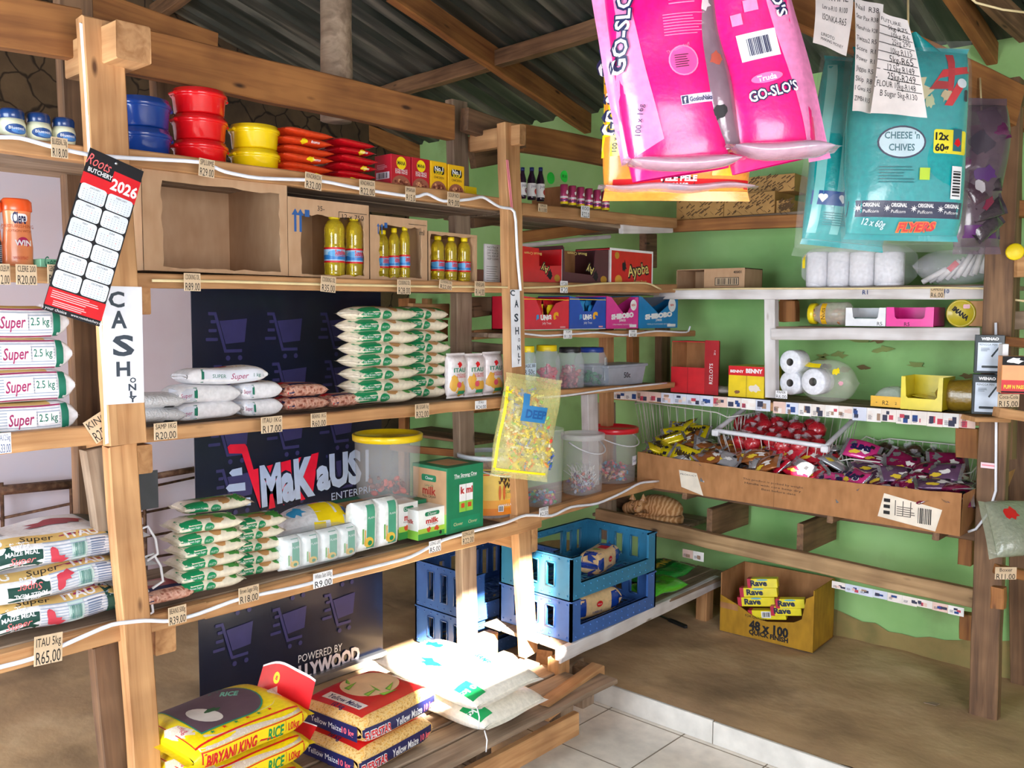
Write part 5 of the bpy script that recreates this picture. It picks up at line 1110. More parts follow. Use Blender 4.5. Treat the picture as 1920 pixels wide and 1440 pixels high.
# rice sacks
RY = c('f2d40e', .4, bmp=.15, coat=.35); GRAIN = mottled('rice_window', ['d9cbb8', 'cbb8a4', 'e4dccb'], 120, .5, .2, .002)
def rice(i, loc, rz, label):
    L_, W_, T = .43, .36, .105; mb = MB()
    fr = [(rc(-L_*.5, T*.74, L_*.5, T*.98), GRAIN), (rc(-L_*.44, T*.12, L_*.45, T*.72), RED), (rc(-L_*.43, T*.16, L_*.44, T*.69), YEL), (rc(-L_*.44, T*.03, L_*.45, T*.1), GRAIN),
          ('T', 'BIRYANI KING', -L_*.2, T*.42, T*.5, RED, dict(bold=.04, w=L_*.42, shear=.15)), ('T', 'RICE', L_*.18, T*.44, T*.5, c('0f8a4a', .5), dict(bold=.03, w=L_*.15, shear=.15)), ('T', '10kg', L_*.35, T*.46, T*.36, RED, dict(bold=.02, w=L_*.11)), (rc(L_*.27, T*.16, L_*.274, T*.69), RED)]
    TG = c('1f8a6a', .5); PU = c('5c4650', .5)
    tp = [(rc(-L_*.46, -W_*.42, L_*.44, -W_*.4), RED), (rc(-L_*.46, -W_*.4, -L_*.455, W_*.45), RED), ([(-L_*.35, -W_*.3)]+ell(L_*.06, W_*.08, L_*.26, W_*.38, 14, -90, 90)+[(-L_*.35, W_*.46)], TG), ([(-L_*.34, -W_*.28)]+ell(L_*.06, W_*.08, L_*.25, W_*.36, 14, -90, 90)+[(-L_*.34, W_*.44)], PU),
          (ell(-L_*.17, 0, L_*.1, W_*.2, rot=.2), c('d9d0c6', .5)), (squig(2, -L_*.08, W_*.05, .016, asp=1.6), c('2f5a34', .5)), ('T', 'RICE', L_*.17, W_*.22, .045, c('6fb39a', .5), dict(bold=.04, w=.06, rot=-45)), ('T', '10kg', -L_*.41, -W_*.1, .03, c('c84a6a', .5), dict(rot=-80))]
    for k in range(6): tp.append((star(-L_*.28+k*L_*.1, -W_*.335, .009), RED if k % 2 else c('0f8a4a', .5)))
    bag(mb, L_, W_, T, RY, n=3.4, k=8, seed=i+31, lump=.004, front=fr, top=tp, seal=.025, end=.25, nu=28, step=.03)
    e = empty('rice_sack', loc, rz, label, 'sack', 'yellow rice sacks'); mb.build('sack_body', e)
    if i:
        fl = MB(); x = L_/2
        FF = lambda u, v: Vector((x+.02+.03*v, u, T*.5+v*.11*(1-.35*((u+.02)/.18)**2 if i == 2 else .35)+.004*math.sin(30*u)))
        fl.surf(FF, -.15, .15, 12, 0, 1, 5, RED); fl.surf(lambda u, v: FF(u, 1+v*.08), -.15, .15, 12, 0, 1, 1, WHT)
        fl.art(lambda u, v, h: FF(u, v/.11)+Vector((-h, 0, 0)), [(ell(.05, .06, .018, .022, 12), YEL), ('T', 'B', .05, .06, .02, RED, dict(bold=.05))], .02)
        fl.build('red_flap', e)
PT = PZT+.004
rice(0, Vector((-2.665, 1.50, PT)), LR, 'yellow rice sack, bottom of the three stacked at the left end of the pallet'); rice(1, Vector((-2.66, 1.51, PT+.1)), LR+.03, 'yellow rice sack, middle of the three, with a red flap'); rice(2, Vector((-2.67, 1.515, PT+.2)), LR+.06, 'yellow rice sack, top of the three, showing stars and rice picture')
# yellow maize bags
MZ = mottled('maize_grain', ['e0a84a', 'ecc887', 'c98f3c'], 110, .45, .4, .003, detail=1); NAV2 = c('22245c', .4, coat=.3); RDB = c('d3141e', .35, coat=.4)
def maize(i, loc, rz, label):
    L_, W_, T = .385, .34, .105; mb = MB()
    fr = [(rc(-L_*.49, T*.08, L_*.48, T*.66), NAV2), ('T', 'EVERSTAR', -L_*.3, T*.36, T*.42, WHT, dict(bold=.09, w=L_*.33, rot=1)), ('T', 'EVERSTAR', -L_*.3, T*.36, T*.4, RED, dict(bold=.03, w=L_*.32, rot=1)), ('T', 'Yellow Maize', L_*.1, T*.38, T*.4, WHT, dict(bold=.015, w=L_*.36)), ('T', '10 kg', L_*.38, T*.38, T*.32, c('ff6a7a', .4), dict(bold=.03, w=L_*.14))]
    sd = None
    tp = [(rc(-L_*.43, -W_*.4, L_*.45, W_*.46), RDB), (ell(L_*.12, W_*.12, L_*.3, W_*.32, 26), c('e9c39a', .45)), (rc(-L_*.36, -W_*.28, -L_*.24, W_*.3), c('efe6e0', .4)), ('T', 'Yellow Maize', -L_*.3, 0, .04, NAV2, dict(bold=.02, w=.17, rot=-90+180*0)), ('T', '10 kg', -L_*.4, -W_*.02, .03, NAV2, dict(bold=.02, rot=-90))]
    G1, G2 = c('5fae3c', .4), c('a7cf4a', .4)
    for (u, v, a) in ((-L_*.12, W_*.2, .3), (-L_*.02, W_*.3, .9), (-L_*.1, -W_*.08, .2), (L_*.05, -W_*.1, 1.3), (L_*.12, -W_*.16, .5), (0, -W_*.2, -.2)):
        tp += [([(u, v-.012), (u+.075*math.cos(a), v+.075*math.sin(a)), (u, v+.014)], G1), ([(u+.006, v-.006), (u+.065*math.cos(a), v+.065*math.sin(a)), (u+.004, v+.008)], G2)]
    bag(mb, L_, W_, T, MZ, n=5, k=10, seed=i+50, lump=.003, front=fr, top=tp, seal=.004, end=.45, nu=28, step=.03)
    # left end face, visible as a dark blue band
    mb.art(lambda u, v, h: Vector((-L_/2*1.004-.003-h, -u, v)), [(rc(-W_*.42, T*.2, W_*.42, T*.72), NAV2), ('T', '10 kg', W_*.28, T*.45, .03, c('ff6a7a', .4), dict(bold=.03)), ('T', 'Yellow Maize', -W_*.05, T*.45, .03, WHT, {})])
    mb.build('maize_sack', loc=loc, rz=rz, label=label, cat='sack', group='red yellow-maize sacks')
maize(0, Vector((-2.585, 2.045, PT)), LR+.1, 'red and navy sack of yellow maize, lower of the two on the pallet'); maize(1, Vector((-2.59, 2.065, PT+.108)), LR+.1, 'red and navy sack of yellow maize, upper of the two, half in sunlight')
# white samp sacks in the sun
SW = c('efe9dc', .45, bmp=.3, coat=.2); GT = c('16a05a', .4)
def sampsack(i, loc, rz, label):
    L_, W_, T = .62, .38, .095; mb = MB()   # long side points away from the viewer
    tp = [(rc(-L_*.46, W_*.28, -L_*.28, W_*.46), GT), ('T', '10 kg', -L_*.37, W_*.37, .04, WHT, dict(bold=.03, w=.09, rot=90)), (squig(2, .05, .1, .03, asp=1.5, amt=.5), GT), (squig(3, .2, -.05, .03, asp=1.5, amt=.5), GT), ('T', 'SAMP', -.08, -.08, .04, GT, dict(bold=.03, rot=160, w=.12))]
    bag(mb, L_, W_, T, SW, n=2.8, k=6, seed=i+70, lump=.006, top=tp, seal=.02, end=.15, nu=28)
    mb.art(lambda u, v, h: Vector((-L_/2+.02, u, v))+Vector((-.012-h, 0, 0)), [(rc(.03, T*.15, .17, T*.75), GT), ('T', '10 kg', .1, T*.45, .045, WHT, dict(bold=.03, w=.1))] if False else [])
    e = empty('samp_sack', loc, rz, label, 'sack', 'white ten kilogram samp sacks'); mb.build('sack_body', e)
    st = MB(); st.tube([(-L_/2-.01, W_*.5, T*.5), (-L_/2-.03, W_*.52, T*.2), (-L_/2-.025, W_*.52, -T*.3)], .003, WHT, 5); st.build('string', e)
sampsack(0, Vector((-2.61, 2.56, PT)), math.pi+.02, 'white sack of samp, lower of the two at the sunlit end of the pallet'); sampsack(1, Vector((-2.62, 2.55, PT+.092)), math.pi-.02, 'white sack of samp, upper of the two, brightly sunlit with green print')
# blue bread crates
CB = c('2d789e', .4, coat=.2); CBM = c('3a64a8', .4, coat=.2)
def crate(loc, rz, m_, label, L_=.7, W_=.45, H_=.19, grp='blue bread crates'):
    e = empty('bread_crate', loc, rz, label, 'crate', grp); t = .012
    mb = MB(); 
    for i in range(9): y = .02+(W_-.04)*i/8; mb.box(-L_/2+t, y-.004, .012, L_/2-t, y+.004, .022, m_)
    for i in range(6):
        for s in (-1, 1): x = -L_/2+.06+i*(L_-.12)/5; mb.tube([(x-.05*s, .015, .017), (x+.05*s, W_-.015, .017)], .004, m_, 4)
    mb.build('slatted_base', e)
    def wallp(w_, holes, ztop):   # local: u along, v up, polygon strips around holes
        pts = []; cur = 0
        for (a, b, v0, v1) in holes: pts.append((cur, a, None)); pts.append((a, b, (v0, v1))); cur = b
        pts.append((cur, w_, None)); return pts
    def wall(name, fn, w_, holes, H):
        mb = MB()
        for a, b, hv in wallp(w_, holes, H):
            segs = [(0, H)] if hv is None else [(0, hv[0]), (hv[1], H)]
            for v0, v1 in segs:
                if b-a > .001 and v1-v0 > .001: p, q = fn(a, v0), fn(b, v1); mb.box(min(p[0], q[0]), min(p[1], q[1]), v0, max(p[0], q[0]), max(p[1], q[1]), v1, m_, .002)
        # dimples along the rims
        n = int(w_/.045)
        for i in range(n):
            for v in (H-.012, .012):
                p = fn((i+.5)*w_/n, v); q = fn(0, 0); 
                mb.ball((p[0]+p[2])/2 if len(p) > 2 else p[0], p[1], v, .004, .004, .004, m_, 6, 4)
        return mb.build(name, e)
    HL = H_*.55
    # front: low
    def bxw(name, axis, at, a0, a1, holes, H):
        mb = MB(); cur = a0; seq = []
        for (a, b, v0, v1) in holes: seq += [(cur, a, None), (a, b, (v0, v1))]; cur = b
        seq.append((cur, a1, None))
        for a, b, hv in seq:
            for v0, v1 in ([(0, H)] if hv is None else [(0, hv[0]), (hv[1], H)]):
                if b-a < .001: continue
                if axis == 'x': mb.box(a, at, v0, b, at+t, v1, m_)
                else: mb.box(at, a, v0, at+t, b, v1, m_)
        for (a, b, v0, v1) in holes:      # raised lip round each opening
            for (p, q) in (((a, v0), (b, v0)), ((b, v0), (b, v1)), ((b, v1), (a, v1)), ((a, v1), (a, v0))):
                P_ = (p[0], at-.002, p[1]) if axis == 'x' else (at-.002, p[0], p[1]); Q_ = (q[0], at-.002, q[1]) if axis == 'x' else (at-.002, q[0], q[1]); mb.tube([P_, Q_], .004, m_, 4)
        n = int((a1-a0)/.05)
        for i in range(n):
            u = a0+(i+.5)*(a1-a0)/n
            for v in (.018, H-.018): mb.ball(*((u, at-.001, v) if axis == 'x' else (at-.001, u, v)), .005, .005, .005, m_, 6, 4)
        (mb.box(a0, at-.004, H-.006, a1, at+t+.004, H, m_) if axis == 'x' else mb.box(at-.004, a0, H-.006, at+t+.004, a1, H, m_))
        mb.build(name, e)
    bxw('front_wall', 'x', 0, -L_/2+.07, L_/2-.07, [], H_*.36)
    for x in (-L_/2, L_/2-.07): bxw('corner', 'x', 0, x, x+.07, [], H_)
    bxw('back_wall', 'x', W_-t, -L_/2, L_/2, [(-L_/2+.07, -L_/2+.11, .05, H_-.04), (-L_/2+.16, -L_/2+.2, .05, H_-.04), (-.1, .12, .05, H_-.03), (L_/2-.2, L_/2-.15, .05, H_-.04), (L_/2-.11, L_/2-.07, .05, H_-.04)], H_)
    for x in (-L_/2, L_/2-t): bxw('side_wall', 'y', x, 0, W_, [(.1, .15, .05, H_-.04), (.2, .25, .05, H_-.04), (.3, .35, .05, H_-.04)], H_)
    return e
CZ = .37
cl = Vector((-2.5, 3.52, CZ)); crate(cl, LR, CBM, 'blue bread crate, lower of the two stacked on the low white shelf'); crate(cl+Vector((0, 0, .195)), LR, CB, 'teal blue bread crate, upper of the two stacked on the low white shelf', H_=.2)
crate(Vector((-3.1, 3.5, DZ+.01)), LR, CBM, 'blue bread crate on the earth floor behind the middle post, lower one', H_=.2); crate(Vector((-3.1, 3.5, DZ+.215)), LR, CBM, 'blue bread crate standing on another behind the middle post', H_=.24)
# low white shelf carrying the crates
def u2(name, p0, p1, w, h, mat): return beam(unit, name, p0, p1, w, h, mat)
u2('low_rail', (-2.5, 3.08, CZ-.035), (-2.55, 4.7, CZ-.035), .035, .065, WHITEW)
for i in range(4): u2('low_shelf_board', (-2.57-.12*i, 3.1, CZ-.012), (-2.57-.12*i, 4.7, CZ-.012), .112, .018, WOODG)
for x, y in ((-2.53, 3.12), (-2.98, 3.12), (-2.6, 4.55), (-2.98, 4.55)): beam(unit, 'low_leg', (x, y, DZ), (x, y, CZ-.06), .07, .08, WOOD, ups=(0, 1, 0))
# bread loaves
BR = c('e3c391', .5, bmp=.2, coat=.2); BBL = c('163f9e', .25, bmp=.4, coat=.7)
def loaf(loc, rz, label, L_=.3, W_=.12, T=.11, sd=1):
    mb = MB(); fr = [(rc(-L_*.5, 0, -L_*.28, T), BBL), (rc(L_*.26, 0, L_*.5, T), BBL), (ell(0, T*.55, .022, .015), RED), ('T', 'Albany', 0, T*.55, .011, WHT, {}), ('T', 'SUPERIOR', -L_*.05, T*.25, .016, BBL, {})]
    tp = [(rc(-L_*.5, -W_*.5, -L_*.3, W_*.5), BBL), (rc(L_*.2, -W_*.5, L_*.5, W_*.5), BBL), (rc(-L_*.02, -W_*.3, L_*.2, W_*.1), RED), (squig(1, -L_*.12, 0, .02), c('8fae4a', .5))]
    bag(mb, L_, W_, T, BR, n=4, k=7, seed=sd, lump=.004, front=fr, top=tp, seal=.03, end=.25, sealmat=BBL); mb.build('bread_loaf', loc=loc, rz=rz, label=label, cat='bread', group='wrapped bread loaves')
loaf(Vector((-2.68, 3.62, CZ+.195+.024)), LR+.25, 'blue wrapped bread loaf lying in the upper crate', sd=1)
loaf(Vector((-2.64, 3.5, CZ+.024)), LR-.1, 'blue and cream bread packet in the lower crate facing the front', L_=.34, T=.12, sd=2)
# green bags beside
GB = c('1f9a3a', .2, bmp=.7, coat=.8); GB2 = c('4fc02e', .2, bmp=.6, coat=.8)
mb = MB(); bag(mb, .42, .3, .07, GB, n=2.2, k=4, seed=3, lump=.008, top=[(rc(-.18, -.05, .18, .06), c('0d5a26', .4)), ('T', 'WASHING', 0, .0, .07, c('c8b03a', .5), dict(bold=.03, w=.3))], seal=.03); mb.build('washing_powder_bag', loc=Vector((-2.78, 4.3, CZ+.002)), rz=LR+.1, label='dark green bag with yellow lettering on the low white shelf against the wall', cat='bag')
mb = MB(); bag(mb, .3, .2, .07, GB2, n=2.2, k=4, seed=5, lump=.012, top=[(ell(-.05, 0, .04, .04), c('0f7a4a', .3)), ('T', 'GREEN', .04, .04, .03, c('0d5a26', .5), {})], seal=.02); mb.build('washing_powder_bag', loc=Vector((-2.62, 4.08, CZ+.002)), rz=LR-.05, label='bright lime green bag in front of the dark green bag on the low shelf', cat='bag')
# knife on the earth ledge
a, b = PZ(1222, 1148, DZ+.012), PZ(1288, 1176, DZ+.012); dv = b-a; kn = empty('kitchen_knife', (a+b)/2, math.atan2(dv.y, dv.x), 'small dark kitchen knife lying on the earth ledge', 'knife'); L_ = dv.length
mb = MB(); mb.prism([(-L_/2, .0), (-L_*.3, .012), (0, .012), (0, -.008), (-L_*.35, -.006)], -.001, .001, c('3a3d42', .3, metal=.8)); mb.build('blade', kn)
mb = MB(); mb.prism([(0, .01), (L_*.1, .013), (L_*.45, .014), (L_/2, .004), (L_*.48, -.012), (L_*.1, -.01), (0, -.009)], -.007, .007, c('1c1f22', .5)); mb.build('handle', kn)
# soap box on the ledge
x0, x1, yf = -2.435, -1.906, 4.465; W_, D_, H_ = x1-x0, .3, .33; zb = DZ+.005
rb_ = empty('cardboard_box', ((x0+x1)/2, yf-.02, zb), R(3), 'yellow printed cardboard box torn open with soap cartons, on the earth ledge', 'box')
YC = cardb('yellow_printed_cardboard', 'b98a1e', '9c7216'); t = .006
mb = MB(); mb.box(-W_/2, 0, 0, W_/2, D_, t, CARDD); mb.box(-W_/2, D_-t, 0, W_/2, D_, H_, CARDD); mb.box(-W_/2, 0, 0, -W_/2+t, D_, H_, CARDD); mb.box(W_/2-t, 0, 0, W_/2, D_, H_, YC); mb.build('box_shell', rb_)
mb = MB(); mb.prism([(-W_/2, 0), (W_/2, 0), (W_/2, H_*.93), (W_*.42, H_*.85), (W_*.38, H_*.5), (W_*.3, H_*.42), (W_*.02, H_*.33), (-W_*.1, H_*.35), (-W_*.3, H_*.5), (-W_/2, H_*.62)], -.002, .004, YC, 'y')
mb.art(FRONT(-.002), [(rc(-W_*.5, H_*.4, -W_*.3, H_*.5), CARDD), ('T', '48 x 100', 0.02, H_*.22, .07, INK, dict(bold=.05, w=W_*.42)), ('T', 'QUICK FINISH', .02, H_*.1, .035, INK, dict(bold=.05, w=W_*.42)), ('T', 'FOR QUALITY', -W_*.1, H_*.36, .02, INK, {})]); mb.build('front_panel', rb_)
RV = c('f3e21a', .35, coat=.3); RP = c('c3123f', .4)
for i, (u, v, w_, sd) in enumerate(((-W_*.12, .17, .2, 0), (-W_*.1, .225, .2, 0), (-W_*.06, .28, .16, 0), (W_*.24, .2, .15, 0), (W_*.2, .155, .16, 0), (-.0, .11, .2, 0))):
    mb = MB(); mb.M = Matrix.Rotation(R(-8), 4, 'Y') @ Matrix.Rotation(R(14), 4, 'Z'); mb.box(-w_/2, 0, 0, w_/2, .05, .05, RV, .002); mb.box(-w_/2-.001, -.001, 0, -w_/2+.02, .051, .0505, RP)
    fr = [('T', 'Rave', -.02, .027, .042, c('1b2340', .5), dict(bold=.05, w=.09)), (ell(-.0, .044, .03, .005), c('6ab0c8', .5))]
    if i == 5: fr = [(rc(-.03, .01, .02, .045), WHT)]+bars(-.025, .015, .015, .04, 8, INK)
    mb.art(FRONT(-.0005), fr); q = Matrix.Rotation(R(3), 4, 'Z') @ Vector((u, .03, v)); mb.build('soap_carton', loc=rb_.location+q, rz=R(3), label=['left carton of the middle pair in the torn yellow box', 'left carton one above the front one, lettered Rave, in the torn box', 'topmost small yellow carton in the torn box', 'right-hand upper yellow carton in the torn box', 'right-hand lower yellow carton in the torn box', 'yellow carton with barcode at the bottom of the torn opening'][i], cat='soap carton', group='yellow soap cartons')
# the shelf for the cat and the cat
gdeck(1115, 1275, .65, d=.4, n=3, name='shelf_board', Y=4.4)
mball = bpy.data.metaballs.new('cat_shape'); mball.resolution = .012; mball.render_resolution = .012; mball.threshold = .35
mo = bpy.data.objects.new('cat_shape', mball); COL.objects.link(mo)
def el(x, y, z, rx, ry, rz_, rot=0):
    e = mball.elements.new(type='ELLIPSOID'); e.co = (x, y, z); e.size_x, e.size_y, e.size_z = rx, ry, rz_; e.radius = 1.0*1.0; e.rotation = Quaternion((0, 0, 1), rot); e.stiffness = 2
s_ = 1.25
for (x, y, z, a, b, c__, r0) in ((.06, .03, .09, .15, .11, .1, -.1), (.14, .04, .075, .1, .1, .085, 0), (-.02, .06, .08, .12, .1, .09, 0), (-.06, -.065, .1, .058, .05, .048, 0), (-.06, -.1, .075, .03, .03, .026, 0), (-.13, .0, .07, .07, .07, .06, 0), (-.03, -.07, .03, .08, .03, .028, .1), (.1, -.06, .03, .1, .035, .028, -.2), (.2, .0, .035, .06, .05, .035, .3), (.05, -.085, .02, .1, .018, .018, 0), (-.19, .02, .05, .05, .06, .05, 0)):
    el(x, y, z, a*s_, b*s_, c__*s_, r0)
dg = bpy.context.evaluated_depsgraph_get(); dg.update(); me = bpy.data.meshes.new_from_object(mo.evaluated_get(dg)); bpy.data.objects.remove(mo)
m, nt, b = newmat('ginger_tabby_fur'); tc = N(nt, 'ShaderNodeTexCoord'); wv = N(nt, 'ShaderNodeTexWave'); wv.inputs['Scale'].default_value = 11; wv.inputs['Distortion'].default_value = 9; wv.inputs['Detail'].default_value = 2
nt.links.new(tc.outputs['Object'], wv.inputs[0]); r_ = ramp(nt, wv.outputs[0], [(.2, lin('b5804c')), (.55, lin('cf9c66')), (.9, lin('dcb080'))]); nt.links.new(r_.outputs[0], b.inputs['Base Color']); b.inputs['Roughness'].default_value = .9
no = N(nt, 'ShaderNodeTexNoise'); no.inputs['Scale'].default_value = 180; nt.links.new(tc.outputs['Object'], no.inputs[0]); bump(nt, b, no.outputs[0], .6, .004)
me.materials.clear(); me.materials.append(m)
for p_ in me.polygons: p_.use_smooth = True
catz = PY(1212, 900, 4.5); cat = empty('cat', (-2.95, 4.5, .655), R(8), 'ginger tabby cat curled up asleep on the lower shelf against the green wall', 'cat')
cat.scale = (.84, .84, .84)
cb_ = bpy.data.objects.new('cat_body', me); COL.objects.link(cb_); cb_.parent = cat
for sx, (x, y, z) in ((0, (-.105, -.085, .14)), (1, (-.02, -.085, .14))):
    mb = MB(); mb.surf(lambda u, v: Vector((x+(1-v)*.028*math.cos(u), y+(1-v)*.014*math.sin(u), z+v*.055)), 0, 2*math.pi, 12, 0, .99, 4, 'ginger_tabby_fur'); mb.add([(x-.013, y-.012, z+.006), (x+.013, y-.012, z+.006), (x, y-.004, z+.034)], [(0, 1, 2)], c('e6c6b4', .8)); mb.build('ear', cat)
mb = MB(); mb.tube([(.24, -.02, .03), (.2, -.09, .03), (.1, -.125, .028), (0, -.125, .026), (-.07, -.11, .026)], [.03, .028, .026, .022, .012], 'ginger_tabby_fur', 10); mb.build('tail', cat)
mb = MB()
for x in (-.085, -.035): mb.tube([(x-.012, -.122, .112), (x, -.127, .107), (x+.012, -.122, .112)], .002, c('4a2c1a', .8), 5)
mb.ball(-.06, -.138, .088, .007, .005, .005, c('c98a7a', .6), 8, 6); mb.build('face_markings', cat)
# small scraps
p = PZ(1745, 1320, DZ+.012); mb = MB(); mb.prism([(-.03, 0), (.01, .02), (.04, .01), (.02, -.015)], 0, .004, WOODG); mb.build('wood_scrap', loc=p, rz=.4, label='small pale wood scrap on the dark earth ledge', cat='debris')
# microwave in the corner behind the shelves
q0, wM, hM = GS(772, 872, 4.36, 1.235, 770); hM = .27
mw = empty('microwave', q0, 0, 'white microwave oven in the corner behind the shelves', 'microwave'); MWW = c('e6e8ea', .35, coat=.3)
mb = MB(); mb.box(-wM/2, 0, 0, wM/2, .34, hM, MWW, .006); mb.build('microwave_body', mw)
mb = MB(); mb.box(-wM/2+.01, -.012, .012, wM*.22, 0, hM-.012, MWW, .003); md = mb.build('microwave_door', mw); mb = MB(); mb.box(-wM/2+.045, -.015, .04, wM*.15, -.011, hM-.04, c('2c3036', .2), .002); mb.build('door_window', md)
for z in (.07, .14, .2):
    mb = MB(); mb.tube([(wM*.36, 0, z), (wM*.36, -.014, z)], .018, MWW, 14); mb.build('knob', mw)
gdeck(735, 890, 1.222, d=.42, n=2, Y=4.34, mat=WOODO); gdeck(735, 890, 1.0, d=.4, n=2, Y=4.34, mat=WOODD)
G('rail', (735, 838), (885, 852), 4.33, .04, .05, WOODO); G('post', (757, 560), (757, 1170), 4.36, .05, .07, WOODO, ups=(1, 0, 0)); G('post', (800, 560), (800, 640), 4.7, .05, .07, WOOD, ups=(1, 0, 0))
# goods on the right part of the left unit
Z = 2.404-.0
ZR1 = PX(1020, 378, -2.73).z+.003
PB = c('2c1730', .2, coat=.7); PCAP = c('1d2b6a', .3)
for i, (a, b) in enumerate(((976, 990), (992, 1008), (1009, 1024))):
    p, w_, h_ = LSc(a, b, -2.72, ZR1, 313); r_ = w_/2*1.05; t = empty('juice_bottle', p+Vector((-r_-.01, 0, 0)), LR, f'{["left","middle","right"][i]} dark purple juice bottle with blue cap on the top right shelf', 'bottle', 'dark purple juice bottles')
    mb = MB(); mb.lathe([(r_*.9, 0), (r_, .01), (r_, h_*.6), (r_*.5, h_*.82), (r_*.45, h_*.9)], PB, 20); jb = mb.build('bottle_body', t)
    mb = MB(); mb.lathe([(r_*.5, h_*.88), (r_*.5, h_*.99), (.001, h_)], PCAP, 16); mb.build('cap', t)
    mb = MB(); mb.art(CYL(r_), [(rc(-.05, h_*.1, .05, h_*.5), WHT), ('T', 'juice', 0, h_*.42, .02, c('4a2a6a', .5), {}), (ell(0.01, h_*.25, .014, .014), c('c83a3a' if i else '8a2a5a', .5))], .01, h=.001); mb.build('label', jb)
p, w_, h_ = LS(1024, 1045, -2.78, ZR1, 318); mb = MB(); mb.art(CYL(.001+w_), [(ell(0, 0, .028, .028, 20), c('2fe04a', .5)), ('T', 'R10', 0, 0, .02, INK, {})], h=0); mb.prism(ell(0, 0, .0279, .0279, 20), .0, .002, c('2fe04a', .5), 'y'); mb.build('round_sticker', loc=PX(1033, 334, -2.79), rz=LR, label='round fluorescent green price sticker beside the juice bottles', cat='sticker')
CANP = c('b83a6a', .25, metal=.3, coat=.5)
for i in range(6):
    a = 1050+i*15.5; p, w_, h_ = LSc(a, a+15, -2.72, ZR1, 346+i*2.6); r_ = w_/2*1.0; t = empty('drink_can', p+Vector((-r_, 0, 0)), LR, f'{["first","second","third","fourth","fifth","last"][i]} from the left of the slim pink cans', 'can', 'slim pink cans')
    mb = MB(); mb.lathe([(r_*.9, 0), (r_, .005), (r_, h_-.005), (r_*.92, h_), (.001, h_-.002)], CANP, 20); cbd = mb.build('can_body', t)
    mb = MB(); mb.art(CYL(r_), [(rc(-.04, .0, .04, h_*.12), YEL), (rc(-.04, h_*.3, .04, h_*.4), c('e8d8e0', .4)), (squig(i, 0, h_*.6, .009, asp=.7), WHT), (rc(-.04, h_*.18, .04, h_*.24), c('5a2a7a', .4))], .008, h=.0006); mb.build('can_print', cbd)
p, w_, h_ = LS(1052, 1140, -2.95, ZR1, 328); carton('cardboard_box', p, w_, .2, .13, CARDD, [(rc(.0, .08, .04, .12), WHT), ('T', 'KOO', .02, .1, .018, INK, {})], label='brown cardboard box behind the row of pink cans', cat='box')
# biscuit cartons
def bcart(px0, px1, tp, z, front, mat, label, X=-2.73, d_=.22, cut=None, side=None, inside=None):
    p, w_, h_ = LS(px0, px1, X, z, tp); e = empty('display_carton', p, LR, label, 'box', 'printed biscuit and sweet cartons'); t = .004
    mb = MB(); mb.box(-w_/2, 0, 0, w_/2, d_, t, mat); mb.box(-w_/2, d_-t, 0, w_/2, d_, h_, CARDD); mb.box(-w_/2, 0, 0, -w_/2+t, d_, h_, mat); mb.box(w_/2-t, 0, 0, w_/2, d_, h_, mat)
    if not cut: mb.box(-w_/2, 0, h_-t, w_/2, d_, h_, mat)
    mb.build('box_shell', e)
    mb = MB(); outline = [(-w_/2, 0), (w_/2, 0), (w_/2, h_)]+([(u*w_, v*h_) for u, v in cut] if cut else [])+[(-w_/2, h_)]
    mb.prism(outline, -.001, .003, mat, 'y'); mb.art(FRONT(-.001), front(w_, h_)); mb.build('front_panel', e)
    return e, w_, h_, p
AYR = c('d0161f', .4, coat=.3); AYC = c('5a3038', .5); AYG = c('e8d27a', .5)
ZA = 2.009+.004
def ay(col, up=True):
    def g(w_, h_): return [(rc(-w_/2, 0, w_/2, h_), WHT), (rc(-w_*.46, h_*.07, w_*.47, h_*.94), col), ('T', 'Ayoba', w_*.15, h_*.5, h_*.42, INK, dict(bold=.09, w=w_*.5, rot=8)), ('T', 'Ayoba', w_*.15, h_*.5, h_*.4, AYG, dict(bold=.01, w=w_*.49, rot=8)), ('T', 'Cream Biscuit', w_*.2, h_*.2, h_*.09, AYG, dict(w=w_*.3)), (squig(3, -w_*.17, h_*.55, h_*.14, amt=.5, asp=.6), INK), (ell(-w_*.3, h_*.2, w_*.08, h_*.13), c('e0a03a', .5)), (ell(-w_*.34, h_*.82, w_*.05, h_*.09), c('b8862a', .5))]
    return g
def aycut(col):
    def g(w_, h_): return [(rc(-w_*.5, 0, w_*.5, .004), WHT), ('T', 'Ay', w_*.08, h_*.42, h_*.3, INK, dict(bold=.08, rot=170)), ('T', 'Ay', w_*.08, h_*.42, h_*.28, AYG, dict(rot=170)), (squig(4, w_*.2, h_*.3, h_*.12, amt=.5), INK), (ell(w_*.38, h_*.2, w_*.07, h_*.1), c('b8862a', .5)), (rc(w_*.49, 0, w_*.5, h_), WHT), ('T', 'Biscuit Cream', -w_*.2, h_*.82, h_*.1, AYG, dict(rot=180, w=w_*.4))]
    return g
def opening(e, w_, h_, x0, x1, z0, z1): mb = MB(); mb.box(x0*w_, -.0016, z0*h_, x1*w_, -.0012, z1*h_, c('2a1a14', .9)); 
e, w_, h_, p = bcart(974, 1053, 464, ZA, aycut(AYR), AYR, 'opened red biscuit carton, first on the upper right shelf', cut=[(.5, .97), (.49, .55), (-.05, .5), (-.06, .97)], X=-2.73)
e, w_, h_, p = bcart(1054, 1141, 464, ZA, aycut(AYC), AYC, 'opened dark brown biscuit carton between two red ones', cut=[(.5, .97), (.2, .96), (.15, .3), (-.45, .35), (-.47, .96)], X=-2.73)
e, w_, h_, p = bcart(1142, 1223, 468, ZA, ay(AYR), AYR, 'closed red biscuit carton lettered Ayoba on the upper right shelf', X=-2.73)
